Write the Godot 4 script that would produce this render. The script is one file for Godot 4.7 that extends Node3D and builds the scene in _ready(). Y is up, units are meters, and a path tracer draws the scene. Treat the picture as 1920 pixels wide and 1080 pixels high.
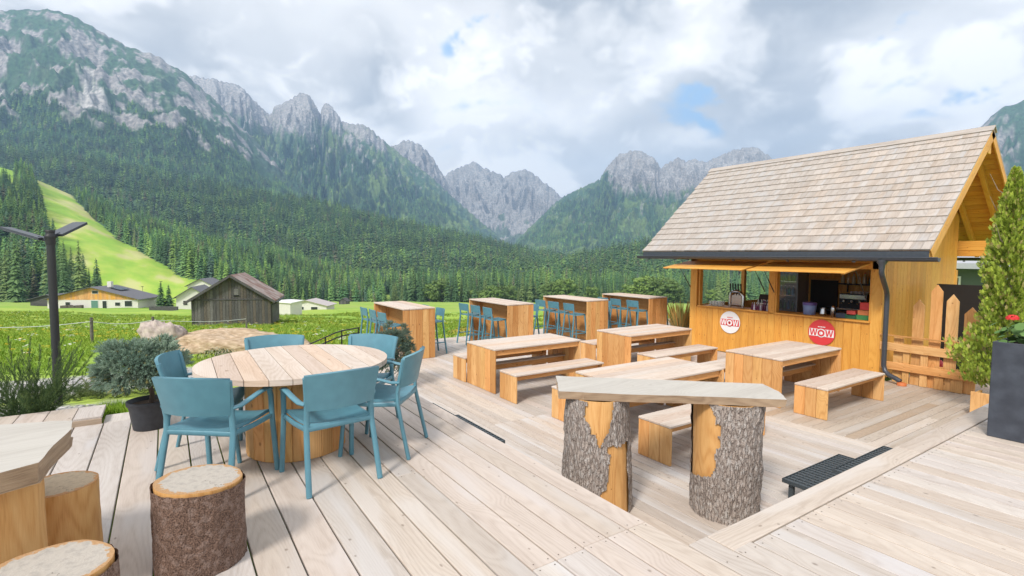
extends Node3D
# World axes: x runs away to the kiosk, -z runs away to the mountains, y is up; the upper deck is y = 0.
const LOW := -0.68
var rng := RandomNumberGenerator.new()
var used := {}
var M := {}
var board_cache := {}
var tex := {}

class MB:
	var v := PackedVector3Array()
	var n := PackedVector3Array()
	var uv := PackedVector2Array()
	var c := PackedColorArray()
	var ix := PackedInt32Array()
	func tri(a: Vector3, b: Vector3, d: Vector3, nn: Vector3, ua := Vector2.ZERO, ub := Vector2.ZERO, ud := Vector2.ZERO) -> void:
		var k := v.size()
		v.append(a); v.append(b); v.append(d)
		n.append(nn); n.append(nn); n.append(nn)
		uv.append(ua); uv.append(ub); uv.append(ud)
		if (b - a).cross(d - a).dot(nn) > 0.0:
			ix.append(k); ix.append(k + 2); ix.append(k + 1)
		else:
			ix.append(k); ix.append(k + 1); ix.append(k + 2)
	func quad(a: Vector3, b: Vector3, d: Vector3, e: Vector3, nn: Vector3, ua := Vector2.ZERO, ub := Vector2(1, 0), ud := Vector2(1, 1), ue := Vector2(0, 1)) -> void:
		var k := v.size()
		v.append(a); v.append(b); v.append(d); v.append(e)
		n.append(nn); n.append(nn); n.append(nn); n.append(nn)
		uv.append(ua); uv.append(ub); uv.append(ud); uv.append(ue)
		if (b - a).cross(d - a).dot(nn) > 0.0:
			ix.append_array(PackedInt32Array([k, k + 2, k + 1, k, k + 3, k + 2]))
		else:
			ix.append_array(PackedInt32Array([k, k + 1, k + 2, k, k + 2, k + 3]))
	func vert(p: Vector3, nn: Vector3, u := Vector2.ZERO) -> int:
		v.append(p); n.append(nn); uv.append(u)
		return v.size() - 1
	func sheet(first: int, rows: int, cols: int, flip := false) -> void:   # joins a grid of vertices that was just added
		for r in rows - 1:
			for q in cols - 1:
				var a := first + r * cols + q
				if flip:
					ix.append_array(PackedInt32Array([a, a + cols, a + 1, a + 1, a + cols, a + cols + 1]))
				else:
					ix.append_array(PackedInt32Array([a, a + 1, a + cols, a + 1, a + cols + 1, a + cols]))
	func box(o: Vector3, s: Vector3, b := Basis.IDENTITY) -> void:
		var h := s * 0.5
		for ax in 3:
			var u := (ax + 1) % 3
			var w := (ax + 2) % 3
			for sg in [-1.0, 1.0]:
				var nn := Vector3.ZERO
				nn[ax] = sg
				var q := []
				for k in [[-1, -1], [1, -1], [1, 1], [-1, 1]]:
					var p := Vector3.ZERO
					p[ax] = sg * h[ax]; p[u] = k[0] * h[u]; p[w] = k[1] * h[w]
					q.append(o + b * p)
				quad(q[0], q[1], q[2], q[3], (b * nn).normalized(), Vector2.ZERO, Vector2(s[u], 0), Vector2(s[u], s[w]), Vector2(0, s[w]))
	func tube(path: Array, rx: Array, ry: Array, sides := 10, capped := true, side_hint := Vector3.ZERO, power := 1.0) -> void:
		# swept closed section; rx across the hint, ry along the other axis
		var first := v.size()
		var cnt := path.size()
		var fr: Array = []
		var len := 0.0
		for k in cnt:
			var t: Vector3 = (path[min(k + 1, cnt - 1)] - path[max(k - 1, 0)]).normalized()
			var hint: Vector3 = side_hint if side_hint != Vector3.ZERO else (Vector3.UP if abs(t.y) < 0.9 else Vector3.RIGHT)
			var a := (hint - t * hint.dot(t)).normalized()
			if k > 0 and side_hint == Vector3.ZERO:
				var pa: Vector3 = fr[k - 1][0]
				a = (pa - t * pa.dot(t)).normalized()
			var bb := t.cross(a)
			fr.append([a, bb, t])
			if k > 0: len += (path[k] - path[k - 1]).length()
			for q in sides + 1:
				var ang := TAU * q / sides
				var cs := cos(ang); var sn := sin(ang)
				var ex := signf(cs) * pow(absf(cs), power); var ey := signf(sn) * pow(absf(sn), power)
				var nn := (a * cs / maxf(rx[k], 0.0001) + bb * sn / maxf(ry[k], 0.0001)).normalized()
				vert(path[k] + a * ex * rx[k] + bb * ey * ry[k], nn, Vector2(float(q) / sides, len))
		sheet(first, cnt, sides + 1, true)
		if capped:
			for e in [0, cnt - 1]:
				var t: Vector3 = fr[e][2] * (-1.0 if e == 0 else 1.0)
				var mid := vert(path[e], t, Vector2(0.5, 0.5))
				var ring := v.size()
				for q in sides + 1:
					vert(v[first + e * (sides + 1) + q], t, Vector2(0.5 + 0.5 * cos(TAU * q / sides), 0.5 + 0.5 * sin(TAU * q / sides)))
				for q in sides:
					if e == 1: pass
					if e == 0: ix.append_array(PackedInt32Array([mid, ring + q, ring + q + 1]))
					else: ix.append_array(PackedInt32Array([mid, ring + q + 1, ring + q]))
	func lathe(prof: Array, sides := 24, o := Vector3.ZERO) -> void:   # prof: [radius, height] from bottom to top
		var first := v.size()
		for k in prof.size():
			var p0: Array = prof[max(k - 1, 0)]; var p1: Array = prof[min(k + 1, prof.size() - 1)]
			var sl := Vector2(p1[1] - p0[1], p0[0] - p1[0]).normalized()
			for q in sides + 1:
				var an := TAU * q / sides
				vert(o + Vector3(cos(an) * prof[k][0], prof[k][1], sin(an) * prof[k][0]), Vector3(cos(an) * sl.x, sl.y, sin(an) * sl.x), Vector2(float(q) / sides, float(k) / prof.size()))
		sheet(first, prof.size(), sides + 1, false)
	func mesh() -> ArrayMesh:
		var a := []
		a.resize(Mesh.ARRAY_MAX)
		a[Mesh.ARRAY_VERTEX] = v; a[Mesh.ARRAY_NORMAL] = n; a[Mesh.ARRAY_TEX_UV] = uv; a[Mesh.ARRAY_INDEX] = ix
		if c.size() == v.size() and c.size() > 0: a[Mesh.ARRAY_COLOR] = c
		var m := ArrayMesh.new()
		m.add_surface_from_arrays(Mesh.PRIMITIVE_TRIANGLES, a)
		return m

func numbered(called: String) -> String:
	var k: int = used.get(called, 0)
	used[called] = k + 1
	return called if k == 0 else "%s_%03d" % [called, k]
func tag(o: Node, label: String, category: String, group := "") -> void:
	o.set_meta("label", label); o.set_meta("category", category)
	if group: o.set_meta("group", group)
func thing(called: String, label: String, category: String, at := Vector3.ZERO, turn := 0.0, group := "") -> Node3D:
	var o := Node3D.new()
	o.name = numbered(called)
	add_child(o)
	o.position = at; o.rotation.y = turn
	tag(o, label, category, group)
	return o
func structure(called: String, mesh: Mesh = null, m: Material = null) -> Node3D:
	var o: Node3D
	if mesh:
		o = MeshInstance3D.new(); o.mesh = mesh; o.material_override = m
	else:
		o = Node3D.new()
	o.name = numbered(called)
	add_child(o)
	o.set_meta("kind", "structure")
	return o
func part(parent: Node, called: String, mesh: Mesh, m: Material, xf := Transform3D.IDENTITY) -> MeshInstance3D:
	var o := MeshInstance3D.new()
	o.name = called; o.mesh = mesh; o.material_override = m; o.transform = xf
	parent.add_child(o, true)
	return o
func single(called: String, label: String, category: String, mesh: Mesh, m: Material, xf := Transform3D.IDENTITY, group := "") -> MeshInstance3D:
	var o := MeshInstance3D.new()
	o.name = numbered(called); o.mesh = mesh; o.material_override = m; o.transform = xf
	add_child(o)
	tag(o, label, category, group)
	return o
func copy(o: Node3D, called: String, at: Vector3, turn: float, label: String) -> Node3D:
	var r: Node3D = o.duplicate()
	r.name = numbered(called)
	add_child(r)
	r.position = at; r.rotation.y = turn
	r.set_meta("label", label)
	return r
func at(u: float, h: float, w: float) -> Vector3: return Vector3(u, h, -w)
# bases that turn a board (x long, y thick, z wide)
const ALONG_X := Basis.IDENTITY
const ALONG_W := Basis(Vector3(0, 0, -1), Vector3(0, 1, 0), Vector3(1, 0, 0))
const UP_FACING_X := Basis(Vector3(0, 1, 0), Vector3(1, 0, 0), Vector3(0, 0, -1))
const UP_FACING_W := Basis(Vector3(0, 1, 0), Vector3(0, 0, 1), Vector3(1, 0, 0))
const LONG_X_FACING_W := Basis(Vector3(1, 0, 0), Vector3(0, 0, 1), Vector3(0, -1, 0))
const LONG_W_FACING_X := Basis(Vector3(0, 0, -1), Vector3(-1, 0, 0), Vector3(0, 1, 0))

func board(l: float, t: float, w: float, bev := 0.003, variant := -1) -> ArrayMesh:
	if variant < 0: variant = rng.randi() % 6
	var key := "%.3f %.3f %.3f %.4f %d" % [l, t, w, bev, variant]
	if board_cache.has(key): return board_cache[key]
	var r2 := RandomNumberGenerator.new()
	r2.seed = hash(key)
	var off := Vector2(r2.randf() * 3.0, r2.randf() * 0.8)
	var mb := MB.new()
	var h := Vector3(l, t, w) * 0.5
	var b := minf(bev, minf(h.x, minf(h.y, h.z)) * 0.45)
	var P := func(s: Vector3, ax: int) -> Vector3:
		var p := Vector3(s.x * (h.x - b), s.y * (h.y - b), s.z * (h.z - b))
		p[ax] = s[ax] * h[ax]
		return p
	var U := func(p: Vector3, ax: int) -> Vector2:
		if ax == 0: return Vector2((p.y + p.z * 0.3 + off.x) / 2.4, (p.z + off.y) / 0.8)
		if ax == 1: return Vector2((p.x + off.x) / 2.4, (p.z + off.y) / 0.8)
		return Vector2((p.x + off.x) / 2.4, (p.y + off.y + h.z + 0.01) / 0.8)
	for ax in 3:
		var u := (ax + 1) % 3
		var w2 := (ax + 2) % 3
		for sg in [-1.0, 1.0]:
			var nn := Vector3.ZERO
			nn[ax] = sg
			var q := []
			for k in [[-1, -1], [1, -1], [1, 1], [-1, 1]]:
				var s := Vector3.ZERO
				s[ax] = sg; s[u] = k[0]; s[w2] = k[1]
				q.append(P.call(s, ax))
			mb.quad(q[0], q[1], q[2], q[3], nn, U.call(q[0], ax), U.call(q[1], ax), U.call(q[2], ax), U.call(q[3], ax))
		# edges along ax between faces u and w2
		for su in [-1.0, 1.0]:
			for sw in [-1.0, 1.0]:
				var s0 := Vector3.ZERO
				s0[ax] = -1.0; s0[u] = su; s0[w2] = sw
				var s1 := s0
				s1[ax] = 1.0
				var nn := Vector3.ZERO
				nn[u] = su; nn[w2] = sw
				nn = nn.normalized()
				var fa := u if u == 1 else (w2 if w2 == 1 else (2 if ax != 2 else u))
				var e := [P.call(s0, u), P.call(s1, u), P.call(s1, w2), P.call(s0, w2)]
				mb.quad(e[0], e[1], e[2], e[3], nn, U.call(e[0], fa), U.call(e[1], fa), U.call(e[2], fa), U.call(e[3], fa))
	for sx in [-1.0, 1.0]:
		for sy in [-1.0, 1.0]:
			for sz in [-1.0, 1.0]:
				var s := Vector3(sx, sy, sz)
				var a: Vector3 = P.call(s, 0); var d: Vector3 = P.call(s, 1); var e: Vector3 = P.call(s, 2)
				mb.tri(a, d, e, s.normalized(), U.call(a, 1), U.call(d, 1), U.call(e, 1))
	var m := mb.mesh()
	board_cache[key] = m
	return m
func plank(parent: Node, called: String, l: float, t: float, w: float, m: Material, o: Vector3, b: Basis, bev := 0.003) -> MeshInstance3D:
	return part(parent, called, board(l, t, w, bev), m, Transform3D(b, o))
func one(list: Array) -> Variant: return list[rng.randi() % list.size()]

# ---------------------------------------------------------------- textures and materials
func noise(kind: int, freq: float, seed_: int, oct := 4) -> FastNoiseLite:
	var f := FastNoiseLite.new()
	f.noise_type = kind; f.frequency = freq; f.seed = seed_
	f.fractal_type = FastNoiseLite.FRACTAL_FBM if oct > 1 else FastNoiseLite.FRACTAL_NONE
	f.fractal_octaves = oct
	return f
func streaks(w: int, h: int, freq: float, seed_: int, oct: int, tw: int, th: int) -> PackedByteArray:
	var im := noise(FastNoiseLite.TYPE_SIMPLEX_SMOOTH, freq, seed_, oct).get_seamless_image(w, h)
	im.resize(tw, th, Image.INTERPOLATE_CUBIC)
	im.convert(Image.FORMAT_L8)
	return im.get_data()
const TW := 1024
const TH := 512
func grain_map(seed_: int, ring: float, weight := 70.0) -> PackedByteArray:
	var coarse := streaks(24, 128, 0.03, seed_, 3, TW, TH)
	var fine := streaks(96, 512, 0.2, seed_ + 1, 2, TW, TH)
	var warp := streaks(32, 64, 0.03, seed_ + 2, 2, TW, TH)
	var out := PackedByteArray()
	out.resize(TW * TH)
	var lut := PackedFloat32Array()
	for k in 1024: lut.append(pow(0.5 + 0.5 * sin(TAU * k / 1024.0), 1.6))
	for y in TH:
		var yy := y * ring * 1024.0 / TH
		for x in TW:
			var i := y * TW + x
			var r := lut[int(yy + warp[i] * 34.0) & 1023]
			out[i] = clampi(int(r * weight + coarse[i] * 0.45 + fine[i] * 0.36 + (70.0 - weight) * 0.4 - 10.0), 0, 255)
	return out
func knots(count: int, seed_: int, big: float) -> Array:
	var r := RandomNumberGenerator.new()
	r.seed = seed_
	var l := []
	for k in count: l.append([r.randi() % TW, r.randi() % TH, r.randf_range(0.45, 1.0) * big, r.randf_range(1.0, 2.2)])
	return l
func wood_texture(g: PackedByteArray, light: Color, mid: Color, dark: Color, knot: Color, ks: Array, patches := PackedByteArray(), stain := Color.WHITE, amount := 0.0) -> ImageTexture:
	var d := PackedByteArray()
	d.resize(TW * TH * 3)
	var lr := PackedByteArray(); var lg := PackedByteArray(); var lb := PackedByteArray()
	for k in 256:
		var t := k / 255.0
		var c := light.lerp(mid, t * 2.0) if t < 0.5 else mid.lerp(dark, t * 2.0 - 1.0)
		lr.append(int(c.r * 255)); lg.append(int(c.g * 255)); lb.append(int(c.b * 255))
	var blend := amount > 0.0
	for i in TW * TH:
		var k := g[i]
		if blend:
			var s := clampf((patches[i] - 128) / 70.0, 0.0, 1.0) * amount
			d[i * 3] = int(lerpf(lr[k], stain.r * 255.0, s)); d[i * 3 + 1] = int(lerpf(lg[k], stain.g * 255.0, s)); d[i * 3 + 2] = int(lerpf(lb[k], stain.b * 255.0, s))
		else:
			d[i * 3] = lr[k]; d[i * 3 + 1] = lg[k]; d[i * 3 + 2] = lb[k]
	for q in ks:
		var rx := int(9.0 * q[2] * q[3]); var ry := int(13.0 * q[2])
		for y in range(-ry * 2, ry * 2 + 1):
			for x in range(-rx * 2, rx * 2 + 1):
				var e := sqrt(pow(float(x) / rx, 2) + pow(float(y) / ry, 2))
				var s := clampf(1.6 - e, 0.0, 1.0)
				if e < 1.0: s *= 0.75 + 0.25 * sin(e * 14.0)
				if s <= 0.0: continue
				var i := (posmod(q[1] + y, TH) * TW + posmod(q[0] + x, TW)) * 3
				d[i] = int(lerpf(d[i], knot.r * 255.0, s * 0.8)); d[i + 1] = int(lerpf(d[i + 1], knot.g * 255.0, s * 0.8)); d[i + 2] = int(lerpf(d[i + 2], knot.b * 255.0, s * 0.8))
	return ImageTexture.create_from_image(Image.create_from_data(TW, TH, false, Image.FORMAT_RGB8, d))
func gray_texture(g: PackedByteArray, w := TW, h := TH) -> ImageTexture:
	return ImageTexture.create_from_image(Image.create_from_data(w, h, false, Image.FORMAT_L8, g))
func noise_texture(freq: float, seed_: int, oct: int, a: Color, b: Color, size := 512, kind := FastNoiseLite.TYPE_SIMPLEX_SMOOTH, contrast := 1.0) -> ImageTexture:
	var g := noise(kind, freq, seed_, oct).get_seamless_image(size, size)
	g.convert(Image.FORMAT_L8)
	var s := g.get_data()
	var d := PackedByteArray()
	d.resize(size * size * 3)
	for i in size * size:
		var t := clampf((s[i] / 255.0 - 0.5) * contrast + 0.5, 0.0, 1.0)
		d[i * 3] = int(lerpf(a.r, b.r, t) * 255); d[i * 3 + 1] = int(lerpf(a.g, b.g, t) * 255); d[i * 3 + 2] = int(lerpf(a.b, b.b, t) * 255)
	return ImageTexture.create_from_image(Image.create_from_data(size, size, false, Image.FORMAT_RGB8, d))
func mat(tint: Color, rough := 0.8, t: Texture2D = null, bump: Texture2D = null, depth := 0.0, metal := 0.0) -> StandardMaterial3D:
	var m := StandardMaterial3D.new()
	m.albedo_color = tint; m.roughness = rough; m.metallic = metal
	if t: m.albedo_texture = t
	if bump:
		m.heightmap_enabled = true; m.heightmap_texture = bump; m.heightmap_scale = depth
	return m
func tri_mat(tint: Color, rough: float, t: Texture2D, scale: float, bump: Texture2D = null, depth := 0.0, world := false, metal := 0.0) -> StandardMaterial3D:
	var m := mat(tint, rough, t, bump, depth, metal)
	m.uv1_triplanar = true
	m.uv1_world_triplanar = world
	m.uv1_scale = Vector3.ONE * scale
	return m
func lin(r: float, g: float, b: float) -> Color: return Color(r, g, b).linear_to_srgb()
func tones(t: Texture2D, bump: Texture2D, depth: float, rough: float, list: Array) -> Array:
	var out := []
	for c in list: out.append(mat(c, rough, t, bump, depth))
	return out

func make_materials() -> void:
	var g1 := grain_map(11, 15.0, 60.0)
	var g2 := grain_map(57, 14.0)
	var h1 := gray_texture(g1)
	var h2 := gray_texture(g2)
	tex.g1 = h1
	var patch := streaks(20, 40, 0.06, 91, 3, TW, TH)
	var deck := wood_texture(g1, Color(0.785, 0.757, 0.732), Color(0.735, 0.70, 0.67), Color(0.645, 0.602, 0.565), Color(0.46, 0.415, 0.38), knots(15, 5, 0.42), patch, Color(0.765, 0.75, 0.745), 0.7)
	M.deck = tones(deck, h1, 0.05, 0.74, [Color(1, 1, 1), Color(0.965, 0.96, 0.955), Color(1.0, 0.98, 0.955), Color(0.93, 0.915, 0.90), Color(0.98, 0.98, 0.99), Color(0.955, 0.93, 0.905), Color(0.99, 0.965, 0.95)])
	M.damp = tones(deck, h1, 0.05, 0.6, [Color(0.91, 0.87, 0.82), Color(0.87, 0.81, 0.74), Color(0.93, 0.90, 0.86), Color(0.91, 0.845, 0.765), Color(0.94, 0.92, 0.89)])
	var gold := wood_texture(g2, Color(0.88, 0.72, 0.51), Color(0.82, 0.63, 0.405), Color(0.69, 0.48, 0.27), Color(0.48, 0.30, 0.16), knots(12, 8, 0.5))
	M.gold = tones(gold, h2, 0.04, 0.62, [Color(1, 1, 1), Color(0.93, 0.90, 0.86), Color(1.0, 0.94, 0.88), Color(0.98, 0.98, 0.94), Color(0.88, 0.82, 0.74)])
	var tops := wood_texture(g1, Color(0.82, 0.77, 0.73), Color(0.765, 0.70, 0.645), Color(0.68, 0.60, 0.53), Color(0.50, 0.41, 0.34), knots(12, 12, 0.55), patch, Color(0.80, 0.76, 0.72), 0.5)
	M.top = tones(tops, h1, 0.04, 0.66, [Color(1, 1, 1), Color(0.95, 0.93, 0.92), Color(1.0, 0.96, 0.92), Color(0.98, 0.99, 1.0)])
	var stained := wood_texture(g2, Color(0.88, 0.675, 0.34), Color(0.84, 0.61, 0.27), Color(0.72, 0.48, 0.19), Color(0.52, 0.29, 0.10), knots(14, 21, 0.5))
	M.stained = tones(stained, h2, 0.03, 0.55, [Color(1, 1, 1), Color(0.97, 0.95, 0.92), Color(1.0, 0.97, 0.93), Color(0.94, 0.92, 0.9)])
	var shing := wood_texture(g2, Color(0.80, 0.765, 0.74), Color(0.72, 0.675, 0.64), Color(0.59, 0.54, 0.50), Color(0.42, 0.36, 0.32), knots(4, 31, 0.4), patch, Color(0.74, 0.73, 0.73), 0.6)
	M.shingle = tones(shing, h2, 0.08, 0.8, [Color(0.92, 0.925, 0.93), Color(0.89, 0.895, 0.90), Color(0.925, 0.915, 0.905), Color(0.87, 0.87, 0.87), Color(0.90, 0.91, 0.925), Color(0.90, 0.885, 0.87), Color(0.94, 0.935, 0.93)])
	var grey := wood_texture(g2, Color(0.49, 0.485, 0.48), Color(0.385, 0.38, 0.375), Color(0.25, 0.24, 0.235), Color(0.17, 0.15, 0.13), knots(16, 41, 0.7))
	M.grey = tones(grey, h2, 0.1, 0.88, [Color(1, 1, 1), Color(0.86, 0.855, 0.85), Color(1.0, 0.97, 0.93), Color(0.76, 0.76, 0.77), Color(0.87, 0.82, 0.77)])
	var slab := wood_texture(g1, Color(0.775, 0.765, 0.75), Color(0.735, 0.722, 0.705), Color(0.665, 0.645, 0.625), Color(0.55, 0.52, 0.49), knots(5, 51, 0.7))
	M.slab_top = mat(Color(0.95, 0.94, 0.92), 0.6, slab, h1, 0.05)
	M.slab_side = mat(Color.WHITE, 0.85, wood_texture(g2, Color(0.70, 0.61, 0.51), Color(0.60, 0.51, 0.42), Color(0.43, 0.35, 0.28), Color(0.25, 0.2, 0.16), []), h2, 0.3)
	M.bare_log = mat(Color(0.97, 0.95, 0.9), 0.62, gold, h2, 0.15)
	# bark: stretched cells for plates, fine noise for crust
	var cells := FastNoiseLite.new()
	cells.noise_type = FastNoiseLite.TYPE_CELLULAR; cells.frequency = 0.04; cells.seed = 4
	cells.cellular_return_type = FastNoiseLite.RETURN_DISTANCE2_SUB
	cells.domain_warp_enabled = true; cells.domain_warp_amplitude = 12.0; cells.domain_warp_frequency = 0.03
	var ci := cells.get_seamless_image(512, 256)
	ci.resize(512, 512, Image.INTERPOLATE_CUBIC)
	ci.convert(Image.FORMAT_L8)
	var cd := ci.get_data()
	var fi := streaks(512, 512, 0.09, 71, 4, 512, 512)
	var li := streaks(256, 256, 0.03, 77, 4, 512, 512)
	var hd := PackedByteArray(); var pale := PackedByteArray(); var brown := PackedByteArray()
	hd.resize(512 * 512); pale.resize(512 * 512 * 3); brown.resize(512 * 512 * 3)
	for i in 512 * 512:
		var plate := minf(cd[i] / 110.0, 1.0)
		var f := fi[i] / 255.0
		hd[i] = clampi(int(plate * 150.0 + f * 105.0), 0, 255)
		var t := clampf(plate * 0.6 + f * 0.55 - 0.1, 0.0, 1.0)
		var lich := clampf((li[i] - 130) / 50.0, 0.0, 1.0)
		var c := Color(0.36, 0.315, 0.29).lerp(Color(0.71, 0.665, 0.635), t).lerp(Color(0.77, 0.765, 0.76), lich * 0.6 * t)
		pale[i * 3] = int(c.r * 255); pale[i * 3 + 1] = int(c.g * 255); pale[i * 3 + 2] = int(c.b * 255)
		c = Color(0.24, 0.175, 0.145).lerp(Color(0.52, 0.42, 0.365), clampf(f * 1.3 - 0.15 + plate * 0.12, 0.0, 1.0)).lerp(Color(0.58, 0.51, 0.48), lich * 0.45)
		brown[i * 3] = int(c.r * 255); brown[i * 3 + 1] = int(c.g * 255); brown[i * 3 + 2] = int(c.b * 255)
	var bh := gray_texture(hd, 512, 512)
	M.bark = mat(Color.WHITE, 0.95, ImageTexture.create_from_image(Image.create_from_data(512, 512, false, Image.FORMAT_RGB8, pale)), bh, 1.6)
	M.bark_brown = mat(Color.WHITE, 0.95, ImageTexture.create_from_image(Image.create_from_data(512, 512, false, Image.FORMAT_RGB8, brown)), bh, 0.8)
	# sawn end: rings round the middle, radial checks, grey weathering
	var ed := PackedByteArray(); ed.resize(512 * 512 * 3)
	for y in 512:
		for x in 512:
			var i := y * 512 + x
			var dx := (x - 262) / 256.0; var dy := (y - 248) / 256.0
			var r := sqrt(dx * dx + dy * dy)
			var rg := 0.5 + 0.5 * sin(r * 120.0 + li[i] * 0.05)
			var saw := 0.5 + 0.5 * sin((x * 0.8 + y * 0.35) * 0.16 + li[i] * 0.03)
			var c := Color(0.755, 0.745, 0.735).lerp(Color(0.69, 0.675, 0.66), rg * 0.4 + saw * 0.25 + fi[i] * 0.0012).lerp(Color(0.62, 0.615, 0.61), clampf((li[i] - 128) / 90.0, 0.0, 1.0) * 0.6)
			var rim := 0.875 + (li[i] - 128) * 0.0009
			if r > rim: c = c.lerp(Color(0.79, 0.66, 0.50).lerp(Color(0.64, 0.49, 0.34), fi[i] / 255.0), clampf((r - rim) * 30.0, 0, 1))
			var crack := absf(wrapf(atan2(dy, dx) - 0.9 - li[i] * 0.002, -PI, PI)) * r
			if crack < 0.008 and r > 0.25: c = c.darkened(0.45)
			ed[i * 3] = int(c.r * 255); ed[i * 3 + 1] = int(c.g * 255); ed[i * 3 + 2] = int(c.b * 255)
	M.sawn = mat(Color(0.93, 0.905, 0.87), 0.75, ImageTexture.create_from_image(Image.create_from_data(512, 512, false, Image.FORMAT_RGB8, ed)), gray_texture(fi, 512, 512), 0.06)
	M.sawn_warm = mat(Color(1.0, 0.90, 0.76), 0.7, M.sawn.albedo_texture)
	var speck := noise_texture(0.02, 3, 5, Color(0.92, 0.925, 0.93), Color(1, 1, 1), 512, FastNoiseLite.TYPE_SIMPLEX_SMOOTH, 1.4)
	tex.speck = speck
	var fine_bump := gray_texture(fi, 512, 512)
	tex.fine = fine_bump
	M.plastic = tri_mat(lin(0.098, 0.25, 0.32), 0.42, speck, 0.8)
	M.black_metal = tri_mat(lin(0.022, 0.024, 0.027), 0.5, speck, 2.0, fine_bump, 0.01)
	M.gutter = tri_mat(lin(0.075, 0.085, 0.105), 0.38, speck, 1.5, null, 0.0, false, 0.35)
	M.planter = tri_mat(lin(0.055, 0.065, 0.085), 0.55, noise_texture(0.012, 9, 5, Color(0.78, 0.78, 0.80), Color(1, 1, 1), 512, FastNoiseLite.TYPE_SIMPLEX_SMOOTH, 1.4), 0.9, fine_bump, 0.02)
	M.grate = mat(lin(0.085, 0.105, 0.12), 0.45, null, null, 0.0, 0.5)
	M.steel = mat(lin(0.55, 0.56, 0.57), 0.22, null, null, 0.0, 1.0)
	M.black = mat(lin(0.012, 0.012, 0.014), 0.4)
	M.black_board = tri_mat(lin(0.012, 0.010, 0.010), 0.6, speck, 1.0)
	M.pot = tri_mat(lin(0.035, 0.04, 0.05), 0.5, noise_texture(0.02, 19, 4, Color(0.7, 0.7, 0.72), Color(1, 1, 1)), 1.5, fine_bump, 0.03)
	M.soil = tri_mat(lin(0.11, 0.075, 0.05), 1.0, noise_texture(0.08, 29, 4, Color(0.6, 0.55, 0.5), Color(1, 1, 1)), 2.5, fine_bump, 1.0)
	M.stone = tri_mat(lin(0.52, 0.48, 0.46), 0.9, noise_texture(0.012, 39, 5, Color(0.74, 0.70, 0.69), Color(1, 0.97, 0.94), 512, FastNoiseLite.TYPE_SIMPLEX_SMOOTH, 1.5), 0.5, fine_bump, 0.5)
	M.sand = tri_mat(lin(0.60, 0.475, 0.35), 1.0, noise_texture(0.03, 49, 5, Color(0.70, 0.66, 0.60), Color(1, 1, 1), 512, FastNoiseLite.TYPE_SIMPLEX_SMOOTH, 1.8), 0.5, fine_bump, 1.5)
	M.gravel = tri_mat(lin(0.36, 0.36, 0.37), 1.0, noise_texture(0.12, 59, 3, Color(0.55, 0.55, 0.56), Color(1, 1, 1), 512, FastNoiseLite.TYPE_CELLULAR, 1.6), 0.9, fine_bump, 1.2)
	M.white_paint = mat(lin(0.75, 0.75, 0.76), 0.45)
	M.red_paint = mat(lin(0.62, 0.045, 0.05), 0.4)
	M.plaster = tri_mat(lin(0.68, 0.66, 0.62), 0.9, speck, 0.6)
	M.slate = tri_mat(lin(0.16, 0.16, 0.175), 0.7, noise_texture(0.04, 69, 4, Color(0.75, 0.75, 0.78), Color(1, 1, 1)), 0.5)
	M.rust = tri_mat(Color.WHITE, 0.75, noise_texture(0.012, 79, 5, Color(0.44, 0.30, 0.255), Color(0.62, 0.585, 0.57), 512, FastNoiseLite.TYPE_SIMPLEX_SMOOTH, 2.6), 0.16)
	M.glass = mat(Color(0.75, 0.82, 0.85, 0.12), 0.03)
	M.glass.transparency = BaseMaterial3D.TRANSPARENCY_ALPHA
	M.clear = mat(Color(0.92, 0.95, 0.95, 0.22), 0.04)
	M.clear.transparency = BaseMaterial3D.TRANSPARENCY_ALPHA
	M.window = mat(lin(0.03, 0.035, 0.04), 0.08)
	M.foliage = StandardMaterial3D.new()
	M.foliage.vertex_color_use_as_albedo = true
	M.foliage.roughness = 0.75
	M.foliage.backlight_enabled = true
	M.foliage.backlight = lin(0.10, 0.14, 0.03)
	M.grass = M.foliage.duplicate()
	M.grass.backlight = lin(0.22, 0.32, 0.05)
	M.ground = StandardMaterial3D.new()
	M.ground.vertex_color_use_as_albedo = true
	M.ground.roughness = 1.0
	M.mountain = StandardMaterial3D.new()
	M.mountain.vertex_color_use_as_albedo = true
	M.mountain.roughness = 1.0
	M.mountain.albedo_texture = noise_texture(0.03, 89, 6, Color(0.62, 0.63, 0.64), Color(1.0, 1.0, 1.0), 512, FastNoiseLite.TYPE_SIMPLEX_SMOOTH, 2.6)
	M.mountain.uv1_triplanar = true
	M.mountain.uv1_world_triplanar = true
	M.mountain.uv1_scale = Vector3.ONE * 0.0035
	M.trunk = mat(lin(0.09, 0.065, 0.05), 0.95)

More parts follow.
